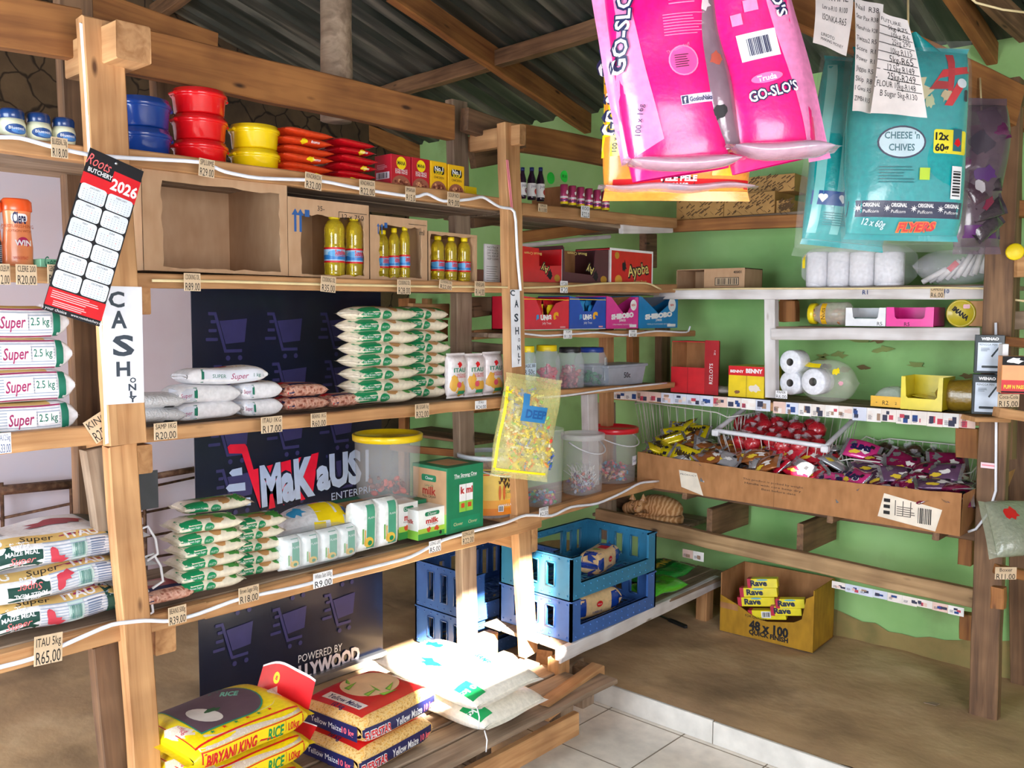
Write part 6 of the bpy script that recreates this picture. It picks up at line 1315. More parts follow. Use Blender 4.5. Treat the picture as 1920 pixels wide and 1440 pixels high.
mb = MB(); p = LS(1130, 1152, -2.85, ZA+.14)[0]; mb.box(-.03, 0, 0, .03, .003, .07, YEL); mb.art(FRONT(0), [('T', 'k', 0, .03, .05, RED, dict(bold=.04))]); mb.build('yellow_card', loc=p-Vector((0, 0, .001)), rz=LR, label='small yellow card with red mark behind the brown biscuit carton', cat='card')
ZB = PX(1100, 618, -2.73).z+.002
SR, SB, SPK, SBL = c('e0223c', .35, coat=.3), c('1c4fb8', .35, coat=.3), c('e2379a', .35, coat=.3), c('1580c4', .35, coat=.3)
def smg(w_, h_): return [(rc(-w_/2, 0, w_/2, .003), WHT), ('T', 'S', -w_*.2, h_*.36, h_*.22, c('3fa0e0', .5), dict(bold=.1)), ('T', 'UNG', -w_*.02, h_*.37, h_*.2, WHT, dict(bold=.08, w=w_*.24)), ('T', 'G', w_*.2, h_*.4, h_*.3, c('f0b01a', .5), dict(bold=.12)), ('T', 'Jelly Treat', 0, h_*.2, h_*.1, WHT, {}), (rc(w_*.3, h_*.05, w_*.42, h_*.1), c('e8a0a8', .5)), (rc(-w_*.5, h_*.9, w_*.5, h_*.92), YEL)]
def shib(sub):
    def g(w_, h_): return [('T', 'SHIBOBO', .0, h_*.4, h_*.2, WHT, dict(bold=.08, w=w_*.7, rot=4)), ('T', 'JUNIOR', 0, h_*.26, h_*.1, WHT, dict(bold=.03)), ('T', sub, 0, h_*.13, h_*.06, WHT, dict(w=w_*.6)), (rc(w_*.22, h_*.04, w_*.44, h_*.13), WHT), (ell(w_*.34, h_*.74, w_*.1, w_*.1), WHT), ('T', 'NEW', w_*.34, h_*.74, .016, RED, dict(bold=.03))]
    return g
sw = []
for a, b, f_, m_, lab, cut, inc in ((981, 1066, smg, SR, 'red sweet carton cut open with yellow and red packets, below the biscuits', [(.5, .95), (.2, .8), (.05, .45), (-.1, .45), (-.25, .95)], [YEL, RED]),
        (1067, 1135, smg, SB, 'blue sweet carton cut open with light blue packets', [(.5, .97), (.25, .9), (.1, .55), (-.12, .55), (-.25, .95)], [c('2f9ae0', .25)]),
        (1136, 1196, shib('STRAWBERRY FLAVOURED'), SPK, 'pink biscuit carton with torn V opening', [(.5, 1), (.4, .97), (.1, .38), (-.35, .97)], []),
        (1197, 1270, shib('VANILLA FLAVOURED BISCUITS'), SBL, 'blue biscuit carton with torn V opening at the shelf end', [(.5, 1), (.45, .97), (.0, .45), (-.42, .97)], [])):
    e, w_, h_, p = bcart(a, b, 556, ZB, f_, m_, lab, cut=cut, X=-2.735, d_=.2)
    if inc:
        for k in range(9):
            mb = MB(); mb.M = Matrix.Rotation(R(70+rn.random()*30), 4, 'X') @ Matrix.Rotation(rn.random()*.8-.4, 4, 'Y'); bag(mb, .05, .07, .02, inc[k % len(inc)] if 0 else c({0: 'f0d81a', 1: 'd8202a'}[k % 2] if len(inc) > 1 else '2f9ae0', .25, bmp=.5, coat=.7), n=2, k=2.5, seed=k, lump=.004, seal=.008, nu=8, nv=10)
            mb.build('sweet_packet', loc=p+Vector((-.04-.03*(k % 3), (k/8-.5)*w_*.75, h_*.55+.02*(k % 2))), rz=LR, label='small shiny packet standing in the %s' % ('red sweet carton' if len(inc) > 1 else 'blue sweet carton'), cat='packet', group='sweet packets in the %s carton' % ('red' if len(inc) > 1 else 'blue'))
    else:
        mb = MB(); mb.add([(-w_*.3, .03, h_*.95), (w_*.42, .03, h_*1.02), (w_*.3, .1, h_*.7), (-w_*.2, .1, h_*.6)], [(0, 1, 2, 3)], CARDD if m_ == SPK else c('6a7486', .6)); mb.build('torn_flap', e)
# sweet jars on the third right shelf
ZC = S3-.012+.002
GLJ = film('dfe9f4', .28, .08, .05)
def jar(px0, px1, tp, lidc, label, cols, n, X=-2.76, z=ZC, fill=.6, lidname=None, wide=1):
    p, w_, h_ = LSc(px0, px1, X, z, tp); r_ = w_/2; t = empty('sweet_jar', p+Vector((-r_, 0, 0)), LR, label, 'jar', 'clear sweet jars with coloured lids')
    mb = MB(); mb.lathe([(r_*.9, 0), (r_, .012), (r_, h_*.68), (r_*.8, h_*.86), (r_*.78, h_*.9)], GLJ, 28, sq=.6); mb.build('jar_body', t)
    mb = MB(); mb.lathe([(r_*.84, h_*.87), (r_*.86, h_*.875), (r_*.86, h_*.99), (r_*.8, h_), (.001, h_)], lidc, 30); mb.build('lid', t)
    if n: clump('sweets', t.location+Vector((0, 0, .002)), r_*.9, h_*fill, n, cols, 'sweets inside the '+label, 'sweets', int(px0), (.011, .017))
    return t, r_, h_
jar(978, 1003, 649, YEL, 'narrow jar with yellow lid at the middle post', None, 0, X=-2.78)
t, r_, h_ = jar(1002, 1046, 647, YEL, 'yellow-lid jar of pink-red balls', [c('e0304a', .25), c('e8506a', .25)], 60)
t, r_, h_ = jar(1044, 1091, 651, c('1c1d22', .4), 'black-lid jar of dull red sweets', [c('c8505a', .4), c('b8464e', .4), c('d8807a', .4)], 70, X=-2.745, fill=.55)
t, r_, h_ = jar(1080, 1134, 651, c('1d3f9a', .35), 'blue-lid jar of green sweets', [c('1f9a5a', .3), c('0f7a4a', .3)], 50, X=-2.79, fill=.3)
mb = MB(); mb.art(CYL(r_), [(rc(.01, .03, .06, .15), c('dfe4e4', .6))], .01, h=.003); mb.build('paper_label', t)
p, w_, h_ = LS(1137, 1208, -2.77, ZC, 684); e = empty('plastic_tub', p, LR, 'grey plastic tub marked 50c beside the sweet jars', 'tub'); GY = c('a3abb8', .4)
mb = MB(); mb.add([(-w_*.44, 0, 0), (w_*.44, 0, 0), (w_*.44, .16, 0), (-w_*.44, .16, 0), (-w_*.5, -.01, h_), (w_*.5, -.01, h_), (w_*.5, .17, h_), (-w_*.5, .17, h_)], [(0, 3, 2, 1), (0, 1, 5, 4), (1, 2, 6, 5), (2, 3, 7, 6), (3, 0, 4, 7)], GY); mb.art(FRONT(-.008), [('T', '50c', 0, h_*.5, h_*.4, INK, {})]); mb.build('tub_body', e)
mb = MB(); mb.box(-w_*.53, -.018, h_-.012, w_*.53, .178, h_+.003, GY, .004); mb.build('lid', e)
# ================================================================ GOODS ON THE GREEN WALL SHELVING
ZN = PY(1440, 751, 4.335).z+.004   # newspaper-edged shelf
ZW = PY(1600, 537, 4.325).z+.002   # upper whitewashed shelf
ZM = PY(1640, 613, 4.34).z+.003    # lower whitewashed shelf
ZU = PY(1390, 403, 4.425).z+.002
def gbox(name, px0, px1, tp, z, mat, front=None, label=None, cat='box', group=None, Y=4.37, d_=.2, rz=0, side=None, top=None, h=None):
    p, w_, h_ = GS(px0, px1, Y, z, tp); return carton(name, p, w_, d_, h or h_, mat, front(w_, h or h_) if front else None, side, top, label, cat, group, rz=rz)
# patterned brown boxes on the top plank
PAT = c('b98d50', .7)
def pat(w_, h_):
    rn = random.Random(int(w_*1000)); o = []
    for i in range(60):
        u, v = (rn.random()-.5)*w_*.92, h_*(.08+.84*rn.random()); a = R(rn.choice((35, -40, 30))); l = .02*(.6+rn.random()); o.append(([(u, v), (u+l*math.cos(a), v+l*math.sin(a)), (u+l*math.cos(a)+.003, v+l*math.sin(a)-.005), (u+.003, v-.005)], c('5f4526', .8)))
    return o
gbox('patterned_box', 1268, 1356, 368, ZU, PAT, pat, 'brown box with dark speckled print, lower left on the top plank', group='speckled brown boxes', Y=4.46, d_=.24)
gbox('patterned_box', 1357, 1452, 362, ZU, PAT, pat, 'brown box with dark speckled print, lower right on the top plank', group='speckled brown boxes', Y=4.46, d_=.24)
p, w_, h_ = GS(1390, 1480, 4.5, ZU, 366); carton('patterned_box', p+Vector((.02, 0, h_+.012)), w_, .2, .09, PAT, pat(w_, .09), label='brown box with dark speckled print stacked on top at the right', cat='box', group='speckled brown boxes', rz=R(4))
p, w_, h_ = GS(1455, 1482, 4.47, ZU, 375); carton('patterned_box', p, w_, .2, h_, PAT, pat(w_, h_), label='narrow speckled brown box at the right end of the top plank', group='speckled brown boxes', rz=0)
# box with barcode
p, w_, h_ = GS(1268, 1396, 4.38, ZW, 504); e = empty('cardboard_box', p, 0, 'low open brown cardboard box with a barcode on the whitewashed shelf', 'box')
mb = MB(); t = .004; mb.box(-w_/2, 0, 0, w_/2, .2, t, CARD); mb.box(-w_/2, .2-t, 0, w_/2, .2, h_, CARD); mb.box(-w_/2, 0, 0, -w_/2+t, .2, h_, CARD); mb.box(w_/2-t, 0, 0, w_/2, .2, h_, CARD); mb.box(-w_/2, 0, h_-t, w_/2, .2, h_, CARD); mb.build('box_shell', e)
mb = MB(); mb.box(-w_*.08, -.002, 0, w_/2, .002, h_, CARD); mb.art(FRONT(-.002), [(rc(w_*.08, h_*.15, w_*.42, h_*.55), INK), (rc(w_*.09, h_*.18, w_*.41, h_*.52), CARDT)]+bars(w_*.1, h_*.2, w_*.4, h_*.5, 18, INK)+[('T', '40001', w_*.4, h_*.8, .02, INK, dict(bold=.02))]); mb.build('front_panel', e)
# tissue rolls pack and candle bag on the whitewashed shelf
TW = c('eceaef', .7, bmp=.2)
for i, (a, b) in enumerate(((1505, 1544), (1545, 1585), (1586, 1630), (1632, 1684))):
    p, w_, h_ = GS(a, b, 4.36, ZW, 472); mb = MB(); r_ = w_/2; mb.lathe([(r_*.9, 0), (r_, .006), (r_, h_-.006), (r_*.9, h_), (.02, h_)], TW, 24, sq=.8); mb.build('paper_roll', loc=p+Vector((0, r_, 0)), label=f'white paper towel roll under the teal snack bags, {["first","second","third","last"][i]} from the left', cat='paper roll', group='white paper towel rolls')
p, w_, h_ = GS(1503, 1690, 4.355, ZW, 470); mb = MB(); mb.M = Matrix.Translation((0, .1, 0)); bag(mb, w_+.01, .21, h_+.03, film('eef0f6', .22, .12, .8), n=6, k=12, seed=3, lump=.004, seal=.01, front=[(rc(-w_*.5, h_*.55, -w_*.47, h_*.95), YEL)], end=.6); mb.build('plastic_wrap', loc=p+Vector((0, 0, -.002)), label='clear glossy wrap around the white paper towel rolls', cat='plastic wrap')
CA = c('efe9e6', .4); rn = random.Random(8)
p, w_, h_ = GS(1712, 1852, 4.38, ZW, 478)
for i in range(11):
    a = R(-60+i*13); L_ = .17; mb = MB(); cx = -w_*.38+i*w_*.075; ang = R(-55+i*7.5+rn.random()*5)
    mb.M = Matrix.Translation((cx, .04+.02*(i % 3), .02+.004*i)) @ Matrix.Rotation(R(60-i*5), 4, 'Y') ; mb.tube([(0, 0, -.01), (0, 0, .11)], .0125, CA, 12); mb.tube([(0, 0, .11), (.001, 0, .118)], .0015, INK, 5)
    if i in (2, 3): mb.box(-.013, -.0132, .05, .013, -.0125, .1, RED)
    mb.M = None; mb.build('candle', loc=p, label=f'white candle in the clear bag, {["first","second","third","fourth","fifth","sixth","seventh","eighth","ninth","tenth","last"][i]} of the fan from the left', cat='candle', group='white candles fanned in a clear bag')
mb = MB(); mb.M = Matrix.Translation((0, .06, 0)); bag(mb, w_*1.02, .16, .16, film('e6e4ee', .24, .12, .9), n=2, k=3, seed=6, lump=.012, seal=.03); mb.build('plastic_bag', loc=p, label='crumpled clear bag holding white candles at the right end of the whitewashed shelf', cat='bag')
# middle small shelf
e_y = c('f0d81c', .3, coat=.5)
p, w_, h_ = GS(1512, 1585, 4.38, ZM, 566); r_ = h_/2; t = empty('sweet_jar', p+Vector((0, r_, r_)), 0, 'clear jar with yellow lid lying on its side, full of brown sweets', 'jar')
mb = MB(M4((0, 0, 1), (0, 1, 0), (-1, 0, 0))); mb.lathe([(r_*.7, w_*.42), (r_*.75, w_*.3), (r_, w_*.2), (r_, -w_*.45), (r_*.8, -w_*.5)], film('e6ddd0', .4, .1, .05), 26); mb.art(lambda u, v, h: Vector((-r_*math.cos(0)*0+v*0+(u*1), 0, 0)), []) ; mb.build('jar_body', t)
mb = MB(M4((0, 0, 1), (0, 1, 0), (-1, 0, 0))); mb.lathe([(r_*.86, w_*.36), (r_*.9, w_*.37), (r_*.9, w_*.5), (r_*.8, w_*.52), (.001, w_*.52)], e_y, 26); mb.build('lid', t)
mb = MB(); mb.art(lambda u, v, h: Vector((u, -(r_+h)*math.cos(v/r_), (r_+h)*math.sin(v/r_))), [(rc(-w_*.15, -r_*1.0, -w_*.02, r_*1.0), c('e8b21c', .4)), ('T', 'Nuts', -w_*.085, 0, .03, INK, dict(rot=90))], .012, h=.002); mb.build('label', t)
mb = MB(); rn = random.Random(4)
for i in range(70): mb.ball(-w_*.4+w_*.75*rn.random(), (rn.random()-.5)*r_*1.5, (rn.random()-.65)*r_*1.2, .009, .009, .008, rn.choice([c('8a5230', .4), c('a86a3c', .4), c('c89a6a', .4), c('6a3a22', .4)]), 6, 4)
mb.build('nuts', loc=t.location, label='brown nuts inside the jar lying on its side', cat='nuts', kind='stuff')
def tray(px0, px1, tp, z, mat, label, Y=4.37, d_=.16, marks=None, cutw=.62, cutz=.4):
    p, w_, h_ = GS(px0, px1, Y, z, tp); e = empty('display_box', p, 0, label, 'box'); t = .004
    mb = MB(); mb.box(-w_/2, 0, 0, w_/2, d_, t, mat); mb.box(-w_/2, d_-t, 0, w_/2, d_, h_, mat); mb.box(-w_/2, 0, 0, -w_/2+t, d_, h_, mat); mb.box(w_/2-t, 0, 0, w_/2, d_, h_, mat); mb.build('box_shell', e)
    c0, c1 = -w_*cutw/2, w_*cutw/2; mb = MB(); mb.prism([(-w_/2, 0), (w_/2, 0), (w_/2, h_), (c1+.006, h_), (c1, h_*cutz+.008), (c1-.008, h_*cutz), (c0+.008, h_*cutz), (c0, h_*cutz+.008), (c0-.006, h_), (-w_/2, h_)], -.001, .003, mat, 'y')
    if marks: mb.art(FRONT(-.001), marks(w_, h_))
    mb.build('front_panel', e); return e, p, w_, h_
WB = c('eef0f4', .5)
e, p, w_, h_ = tray(1585, 1660, 577, ZM, WB, 'white display box marked R5 on the small whitewashed shelf', marks=lambda w_, h_: [('T', 'R5', w_*.36, h_*.14, .025, INK, {})])
for i in range(4): mb = MB(); mb.M = Matrix.Rotation(R(4*i-6), 4, 'Z'); mb.box(-.07, 0, 0, .07, .08, .008, c('2f5a50', .3, coat=.5), .003); mb.build('sweet_packet', loc=p+Vector((0, .02, .006+i*.009)), label=f'dark green flat packet in the white display box, {["bottom","second","third","top"][i]} one', cat='packet', group='dark green packets in the white display box')
PKB = c('f0159a', .4, coat=.2)
tray(1661, 1750, 576, ZM, PKB, 'bright pink display box marked R5 beside the white one', marks=lambda w_, h_: [('T', 'R5', -w_*.05, h_*.13, .025, INK, {})])
p, w_, h_ = GS(1773, 1829, 4.37, ZM, 564); r_ = w_/2; t = empty('round_tin', p+Vector((0, 0, r_)), 0, 'round olive-yellow lidded tub standing on edge with dark lettering', 'tub')
YO = c('b8a51e', .4, coat=.4); mb = MB(M4((1, 0, 0), (0, 0, 1), (0, -1, 0))); mb.lathe([(r_*.9, -.12), (r_*.92, -.01)], c('8a7c5a', .4), 30); mb.build('tub_body', t)
mb = MB(M4((1, 0, 0), (0, 0, 1), (0, -1, 0))); mb.lathe([(r_*.98, -.015), (r_, -.01), (r_, .003), (r_*.9, .008), (r_*.86, .004), (.001, .004)], YO, 34); mb.M = None
mb.art(FRONT(-.004), [('T', 'IMANA', 0, 0, r_*.45, INK, dict(bold=.06, w=r_*1.3, rot=-38)), (rrect(r_*.15, r_*.35, r_*.6, r_*.65, .004), c('d8a8b0', .5))]); mb.build('lid', t)
# newspaper shelf goods, left to right
p, w_, h_ = GS(1258, 1321, 4.38, ZN, 640); e = empty('cardboard_box', p, 0, 'upright open red cardboard box with brown inside on the newspaper-edged shelf', 'box'); REDB = c('d01c28', .5)
mb = MB(); t = .004; mb.box(-w_/2, 0, 0, w_/2, .16, t, REDB); mb.box(-w_/2, .156, 0, w_/2, .16, h_, CARDD); mb.box(-w_/2, 0, 0, -w_/2+t, .16, h_, CARDD); mb.box(w_/2-t, 0, 0, w_/2, .16, h_, REDB); mb.box(-w_/2, 0, h_-t, w_/2, .16, h_, REDB); mb.build('box_shell', e)
mb = MB(); mb.box(-w_/2, -.002, 0, w_/2, .002, h_*.5, REDB); mb.box(-.001, -.003, 0, .001, -.0021, h_*.5, c('8a1018', .6)); mb.build('front_panel', e)
mb = MB(); mb.box(w_/2, -.005, 0, w_/2+.085, .0, h_*1.03, c('a8141e', .5)); mb.art(FRONT(-.005), [('T', 'RIZLOTS', w_/2+.04, h_*.4, .03, WHT, dict(rot=90)), ('T', '20 x', w_/2+.06, h_*.8, .015, WHT, dict(rot=90))]); mb.build('side_flap', e)
gbox('stock_cube_box', 1365, 1432, 687, ZN, c('f0d21a', .4), lambda w_, h_: [(rc(-w_/2, h_*.7, w_/2, h_), RED), ('T', 'BENNY', -w_*.26, h_*.83, .02, WHT, dict(bold=.04, w=w_*.38)), ('T', 'BENNY', w_*.22, h_*.86, .03, WHT, dict(bold=.05, w=w_*.46)), (rc(0, 0, w_*.03, h_*.7), c('c8a80e', .5)), (squig(3, w_*.25, h_*.3, .02, asp=1.6), c('e8ddd0', .5)), (squig(5, -w_*.25, h_*.15, .01, asp=1.6), c('8a5a3a', .5))], 'red and yellow box lettered BENNY on the newspaper-edged shelf')
mb = MB(); bag(mb, .17, .11, .04, film('d8cfc8', .55, .15, .8), n=2, k=3, seed=4, lump=.01, seal=.015); p = GS(1315, 1362, 4.38, ZN)[0]; mb.build('plastic_packet', loc=p+Vector((0, .06, 0)), label='small crumpled clear packet between the red box and the BENNY box', cat='packet')
# toilet rolls: 2 x 2 seen end-on plus two more
TR = c('eef0f8', .8, bmp=.1); TRI = c('8f8a86', .9)
def roll(px, py, rpx, Y, label, L_=.1):
    q = PY(px, py, Y); r_ = (PY(px+rpx, py, Y)-q).length*.93; mb = MB(Matrix.Rotation(R(-6), 4, 'Z') @ M4((1, 0, 0), (0, 0, 1), (0, -1, 0))); mb.lathe([(r_*.32, -L_), (r_*.94, -L_), (r_, -L_+.006), (r_, -.006), (r_*.94, 0), (r_*.32, 0)], TR, 32, cap=False); mb.lathe([(r_*.32, 0), (r_*.32, -L_)], TRI, 20, cap=False)
    return mb.build('toilet_roll', loc=q, label=label, cat='toilet roll', group='white toilet rolls')
roll(1481, 679, 23, 4.40, 'white toilet roll seen end-on, top of the left stack'); roll(1481, 718, 23, 4.40, 'white toilet roll seen end-on, lower of the left stack')
roll(1524, 716, 26, 4.37, 'white toilet roll seen end-on, front one right of the stack', .1)
mb = MB(); p = GS(1500, 1594, 4.46, ZN)[0]; mb.M = Matrix.Translation((0, .02, 0)); bag(mb, .3, .12, .22, film('f0f0e0', .22, .12, .9), n=2, k=2.5, seed=8, lump=.014, seal=.03, front=[(squig(3, .07, .16, .018), YEL), (squig(5, .1, .1, .012), c('e8a0b0', .3)), (rc(-.12, .18, -.02, .2), YEL)]); mb.build('plastic_wrap', loc=p, label='torn clear wrap with yellow print trailing from the toilet rolls', cat='plastic wrap')
price_tag(1465, 740, 22, T2('PAPER', 'R6,00'), 'standing in front of the toilet rolls', Y=4.30, mat=WT, hgt=.04)
# yellow R2 tray and the open yellow box
p, w_, h_ = GS(1632, 1688, 4.37, ZN, 722); e = empty('display_box', p, 0, 'small tray with yellow front marked R2 holding clear packets', 'box'); mb = MB(); mb.box(-w_/2, 0, 0, w_/2, .003, h_*.5, c('f0b814', .4)); mb.box(-w_/2, 0, 0, w_/2, .12, .003, WHT); mb.art(FRONT(0), [('T', 'R2', 0, h_*.22, .028, INK, {}), ('T', '-', -w_*.3, h_*.25, .03, INK, {}), ('T', '2', w_*.35, h_*.22, .018, INK, {})]); mb.build('front_strip', e)
mb = MB(); mb.M = Matrix.Translation((0, .07, .004)); bag(mb, w_*.9, .1, h_*.9, film('dfe6e0', .4, .12, .9), n=2, k=3, seed=2, lump=.01, seal=.01); mb.build('clear_packet', loc=p, label='clear packet heaped in the tray marked R2', cat='packet')
e, p, w_, h_ = tray(1688, 1766, 707, ZN, c('ecd81c', .4, coat=.2), 'open yellow display box of flat yellow packets on the newspaper-edged shelf', cutw=.74, cutz=.35, d_=.18)
for i in range(6): mb = MB(); mb.M = Matrix.Translation((0, .03+.01*i, .008+i*.008)) @ Matrix.Rotation(R(-12+4*i), 4, 'Y'); mb.box(-w_*.36, 0, 0, w_*.36, .1, .004, c('e0c81a' if i % 2 else 'f2e02a', .3, coat=.6), .001); mb.build('flat_packet', loc=p, label=f'flat yellow packet in the open yellow box, {["lowest","second","third","fourth","fifth","uppermost"][i]}', cat='packet', group='flat yellow packets in the yellow box')
mb = MB(); p = GS(1766, 1826, 4.42, ZN)[0]; mb.M = Matrix.Translation((0, .08, 0)); bag(mb, .22, .14, .15, c('a8862a', .25, .85, bmp=.7, coat=.7), n=2.5, k=4, seed=2, lump=.012, seal=.02); mb.build('yellow_packet', loc=p, label='bulging dull yellow packet between the yellow box and the pen boxes', cat='packet')
# pen boxes at the right post (nearer)
def penbox(px0, px1, pb_, pt, dep, label):
    a, b, t_ = PD(px0, pb_, dep), PD(px1, pb_, dep), PD(px0, pt, dep); w_ = (b-a).length; h_ = abs(t_.z-a.z); mid = (a+b)/2; D_ = c('1d2c34', .4, coat=.3); SV = c('c8d4e4', .3, metal=.2)
    it = [(rc(-w_*.4, h_*.06, w_*.4, h_*.8), SV), ('T', 'WENAO', .0, h_*.9, h_*.1, WHT, dict(bold=.06, w=w_*.6)), ('T', 'RENGGA PEN', -w_*.05, h_*.75, h_*.07, D_, dict(w=w_*.6)), ([(w_*.05, h_*.45), (w_*.1, h_*.42), (w_*.35, h_*.68), (w_*.32, h_*.72)], D_), (rrect(-w_*.25, h_*.14, w_*.3, h_*.2, h_*.02), D_)]+lines(-w_*.3, h_*.58, w_*.02, h_*.68, 3, c('5a6a78', .5))
    return carton('pen_box', mid, w_, .06, h_, D_, it, None, None, label, 'box', 'dark pen boxes', rz=R(18))
penbox(1829, 1878, 700, 628, 3.78, 'dark pen box with silver panel, upper of the two at the right post'); penbox(1824, 1872, 777, 702, 3.78, 'dark pen box with silver panel, lower of the two at the right post')
beam(gu, 'ledge', PD(1815, 783, 3.81), PD(1880, 786, 3.81), .12, .02, WOOD)
def dbox(name, px0, px1, pb_, pt, dep, mat, art_, label, cat='box', d_=.08, rz=R(25)):
    a, b, t_ = PD(px0, pb_, dep), PD(px1, pb_, dep), PD(px0, pt, dep); w_ = (b-a).length; h_ = abs(t_.z-a.z); return carton(name, (a+b)/2, w_, d_, h_, mat, art_(w_, h_) if art_ else None, None, None, label, cat, rz=rz)
dbox('tobacco_box', 1879, 1921, 738, 668, 3.55, c('f0a060', .4), lambda w_, h_: [(rc(-w_/2, 0, w_/2, h_*.36), RED), (rc(-w_/2, h_*.76, w_/2, h_), INK), ('T', 'PUFF N PASS', 0, h_*.18, h_*.14, YEL, dict(bold=.03, w=w_*.8)), (rc(-w_*.5, h_*.02, w_*.5, h_*.06), INK), (squig(2, 0, h_*.88, .012, asp=2), WHT)], 'orange box with black top and red base at the right edge')
dbox('white_box', 1880, 1890, 668, 645, 3.62, WHT, None, 'narrow white box behind the orange box at the right edge')
price_tag(1891, 751, 40, T2('Coca-Cola', 'R15,00'), 'at the right edge under the orange box', dep=3.5, hgt=.05)
price_tag(1886, 1075, 40, T2('Boxer', 'R11,00'), 'low on the rack at the right edge', dep=3.6, hgt=.05)
p = PD(1903, 472, 3.75); mb = MB(M4((1, 0, 0), (0, 0, 1), (0, -1, 0))); mb.lathe([(.03, -.12), (.03, -.02)], WHT, 20); mb.lathe([(.034, -.02), (.035, .004), (.03, .008), (.001, .008)], YEL, 20); mb.build('small_bottle', loc=p, rz=R(20), label='white bottle with round yellow cap lying end-on at the right edge', cat='bottle')
price_tag(1757, 548, 26, T2('CANDLE', 'R6,00'), 'pale cardboard, on the whitewashed rail below the candles', Y=4.318, hgt=.05)
for px, py, t_ in ((1622, 548, 'R1'), (1770, 550, 'R10')): pass
mb = MB(); mb.art(FRONT(0), [('T', 'R1', 0, 0, .03, INKB, {}), ('T', 'R10', (PY(1771, 549, 4.32).x-PY(1622, 548, 4.32).x), 0, .026, INKB, {})]); o = mb.build('handwriting', gu); o.location = PY(1622, 548, 4.3215)-gu.location
# jumble on the low rack at the right edge
mb = MB(); p = PD(1905, 1000, 3.75); mb.M = Matrix.Rotation(R(60), 4, 'X'); bag(mb, .28, .25, .12, c('9aa08a', .25, .8, bmp=.8, coat=.6), n=2, k=2.5, seed=7, lump=.03, seal=.03, top=[(squig(3, -.05, .05, .03), RED), (squig(7, .05, -.04, .03), WHT)]); mb.build('plastic_bag', loc=p, rz=R(40), label='crumpled grey-green plastic bag of goods at the right edge, low down', cat='bag')
# cables on the right post
cp = [PY(x, y, 4.24) for x, y in ((1867, 605), (1868, 760), (1867, 920), (1855, 960), (1830, 992), (1815, 997))]; mb = MB(); mb.tube([q-cp[0] for q in cp], .006, CW, 6); mb.build('cord', loc=cp[0], label='white flat cable running down the dark right post', cat='cable')
cp = [PY(x, y, 4.3) for x, y in ((1240, 543), (1400, 541), (1600, 541), (1760, 539), (1850, 541), (1872, 551), (1900, 562), (1935, 566))]; mb = MB(); mb.tube([q-cp[0] for q in cp], .005, CANE, 6); mb.build('cane_strip', loc=cp[0], label='split cane strip along the whitewashed shelf and over to the right post', cat='cane')
mb = MB(); p = PY(1853, 873, 4.24); mb.box(-.03, 0, -.012, .03, .002, .012, c('f0d0d8', .5)); mb.art(FRONT(0), [(rc(-.025, -.002, .025, .003), c('e87a8a', .5))]); mb.build('sticker', loc=p, label='small pink and white sticker on the right post', cat='sticker')
cp = [PD(x, y, 3.0) for x, y in ((1800, -20), (1830, 5), (1880, 18), (1930, 24))]; mb = MB(); mb.tube([q-cp[0] for q in cp], .004, CANE, 6); mb.build('cord', loc=cp[0], label='thin pale wire crossing the top right corner under the roof', cat='wire')

# ---- the big cardboard tray with snacks
Y0 = 4.15; a = PY(1195, 905, Y0); b = PY(1800, 1003, Y0); TZ = .925; TH = .185
x0, x1 = a.x, b.x; tr_ = empty('cardboard_tray', ((x0+x1)/2, Y0, TZ), 0, 'long low cardboard tray full of snack packets below the newspaper-edged shelf', 'tray'); W_ = x1-x0; D_ = .5
gdeck(1120, 1865, TZ-.002, d=.46, n=3, Y=4.36); beam(gu, 'rail', (x0-.1, 4.37, TZ-.035), (x1+.15, 4.37, TZ-.035), .03, .05, WOODD)
for xx in (x0+.3, x0+1.1, x1-.1): beam(gu, 'tray_bearer', (xx, 4.16, TZ-.022), (xx, 4.78, TZ-.022), .03, .035, WOODD)
mb = MB(); mb.box(-W_/2, 0, 0, W_/2, D_, .005, CARDD); mb.box(-W_/2, D_-.005, 0, W_/2, D_, TH*.9, CARDD); mb.add([(-W_/2, 0, 0), (-W_/2, D_, 0), (-W_/2, D_, TH), (-W_/2, 0, TH)], [(0, 1, 2, 3)], CARDD)
mb.add([(W_/2, 0, 0), (W_/2+.02, D_, 0), (W_/2+.09, D_, TH+.06), (W_/2+.005, .0, TH)], [(0, 1, 2, 3)], CARDD); mb.build('tray_body', tr_)
fr = MB(); ns = 26; rn = random.Random(6); topz = [TH*(1.02-.10*math.sin(i/ns*3.1)+.03*(rn.random()-.5)) for i in range(ns+1)]
for yy in (0, ): fr.prism([(-W_/2, 0)]+[(W_/2, 0)]+[(W_/2-W_*i/ns, topz[ns-i]) for i in range(ns+1)], -.003, .003, CARDD, 'y')
LBL = c('e6dccb', .7); sl = -W_*.5
fr.art(FRONT(-.003), [([(-W_*.33, .03), (-W_*.25, .0), (-W_*.275, .115), (-W_*.34, .12)], LBL), ('T', 'PRODUCT', -W_*.305, .1, .012, INK, dict(w=.1)), ('T', 'This product is packed by weight', -W_*.02, .12, .014, INK, dict(w=.32, rot=-1)), ('T', 'Handle with care keep dry', -W_*.02, .1, .014, INK, dict(w=.3, rot=-1)), ('T', 'Best before date', -W_*.0, .08, .014, INK, dict(w=.18, rot=-1)), (rc(-W_*.015, .0, -W_*.013, TH*.9), c('8a6038', .8))])
rr = [(W_*.29, .035), (W_*.44, .005), (W_*.455, .105), (W_*.305, .145)]
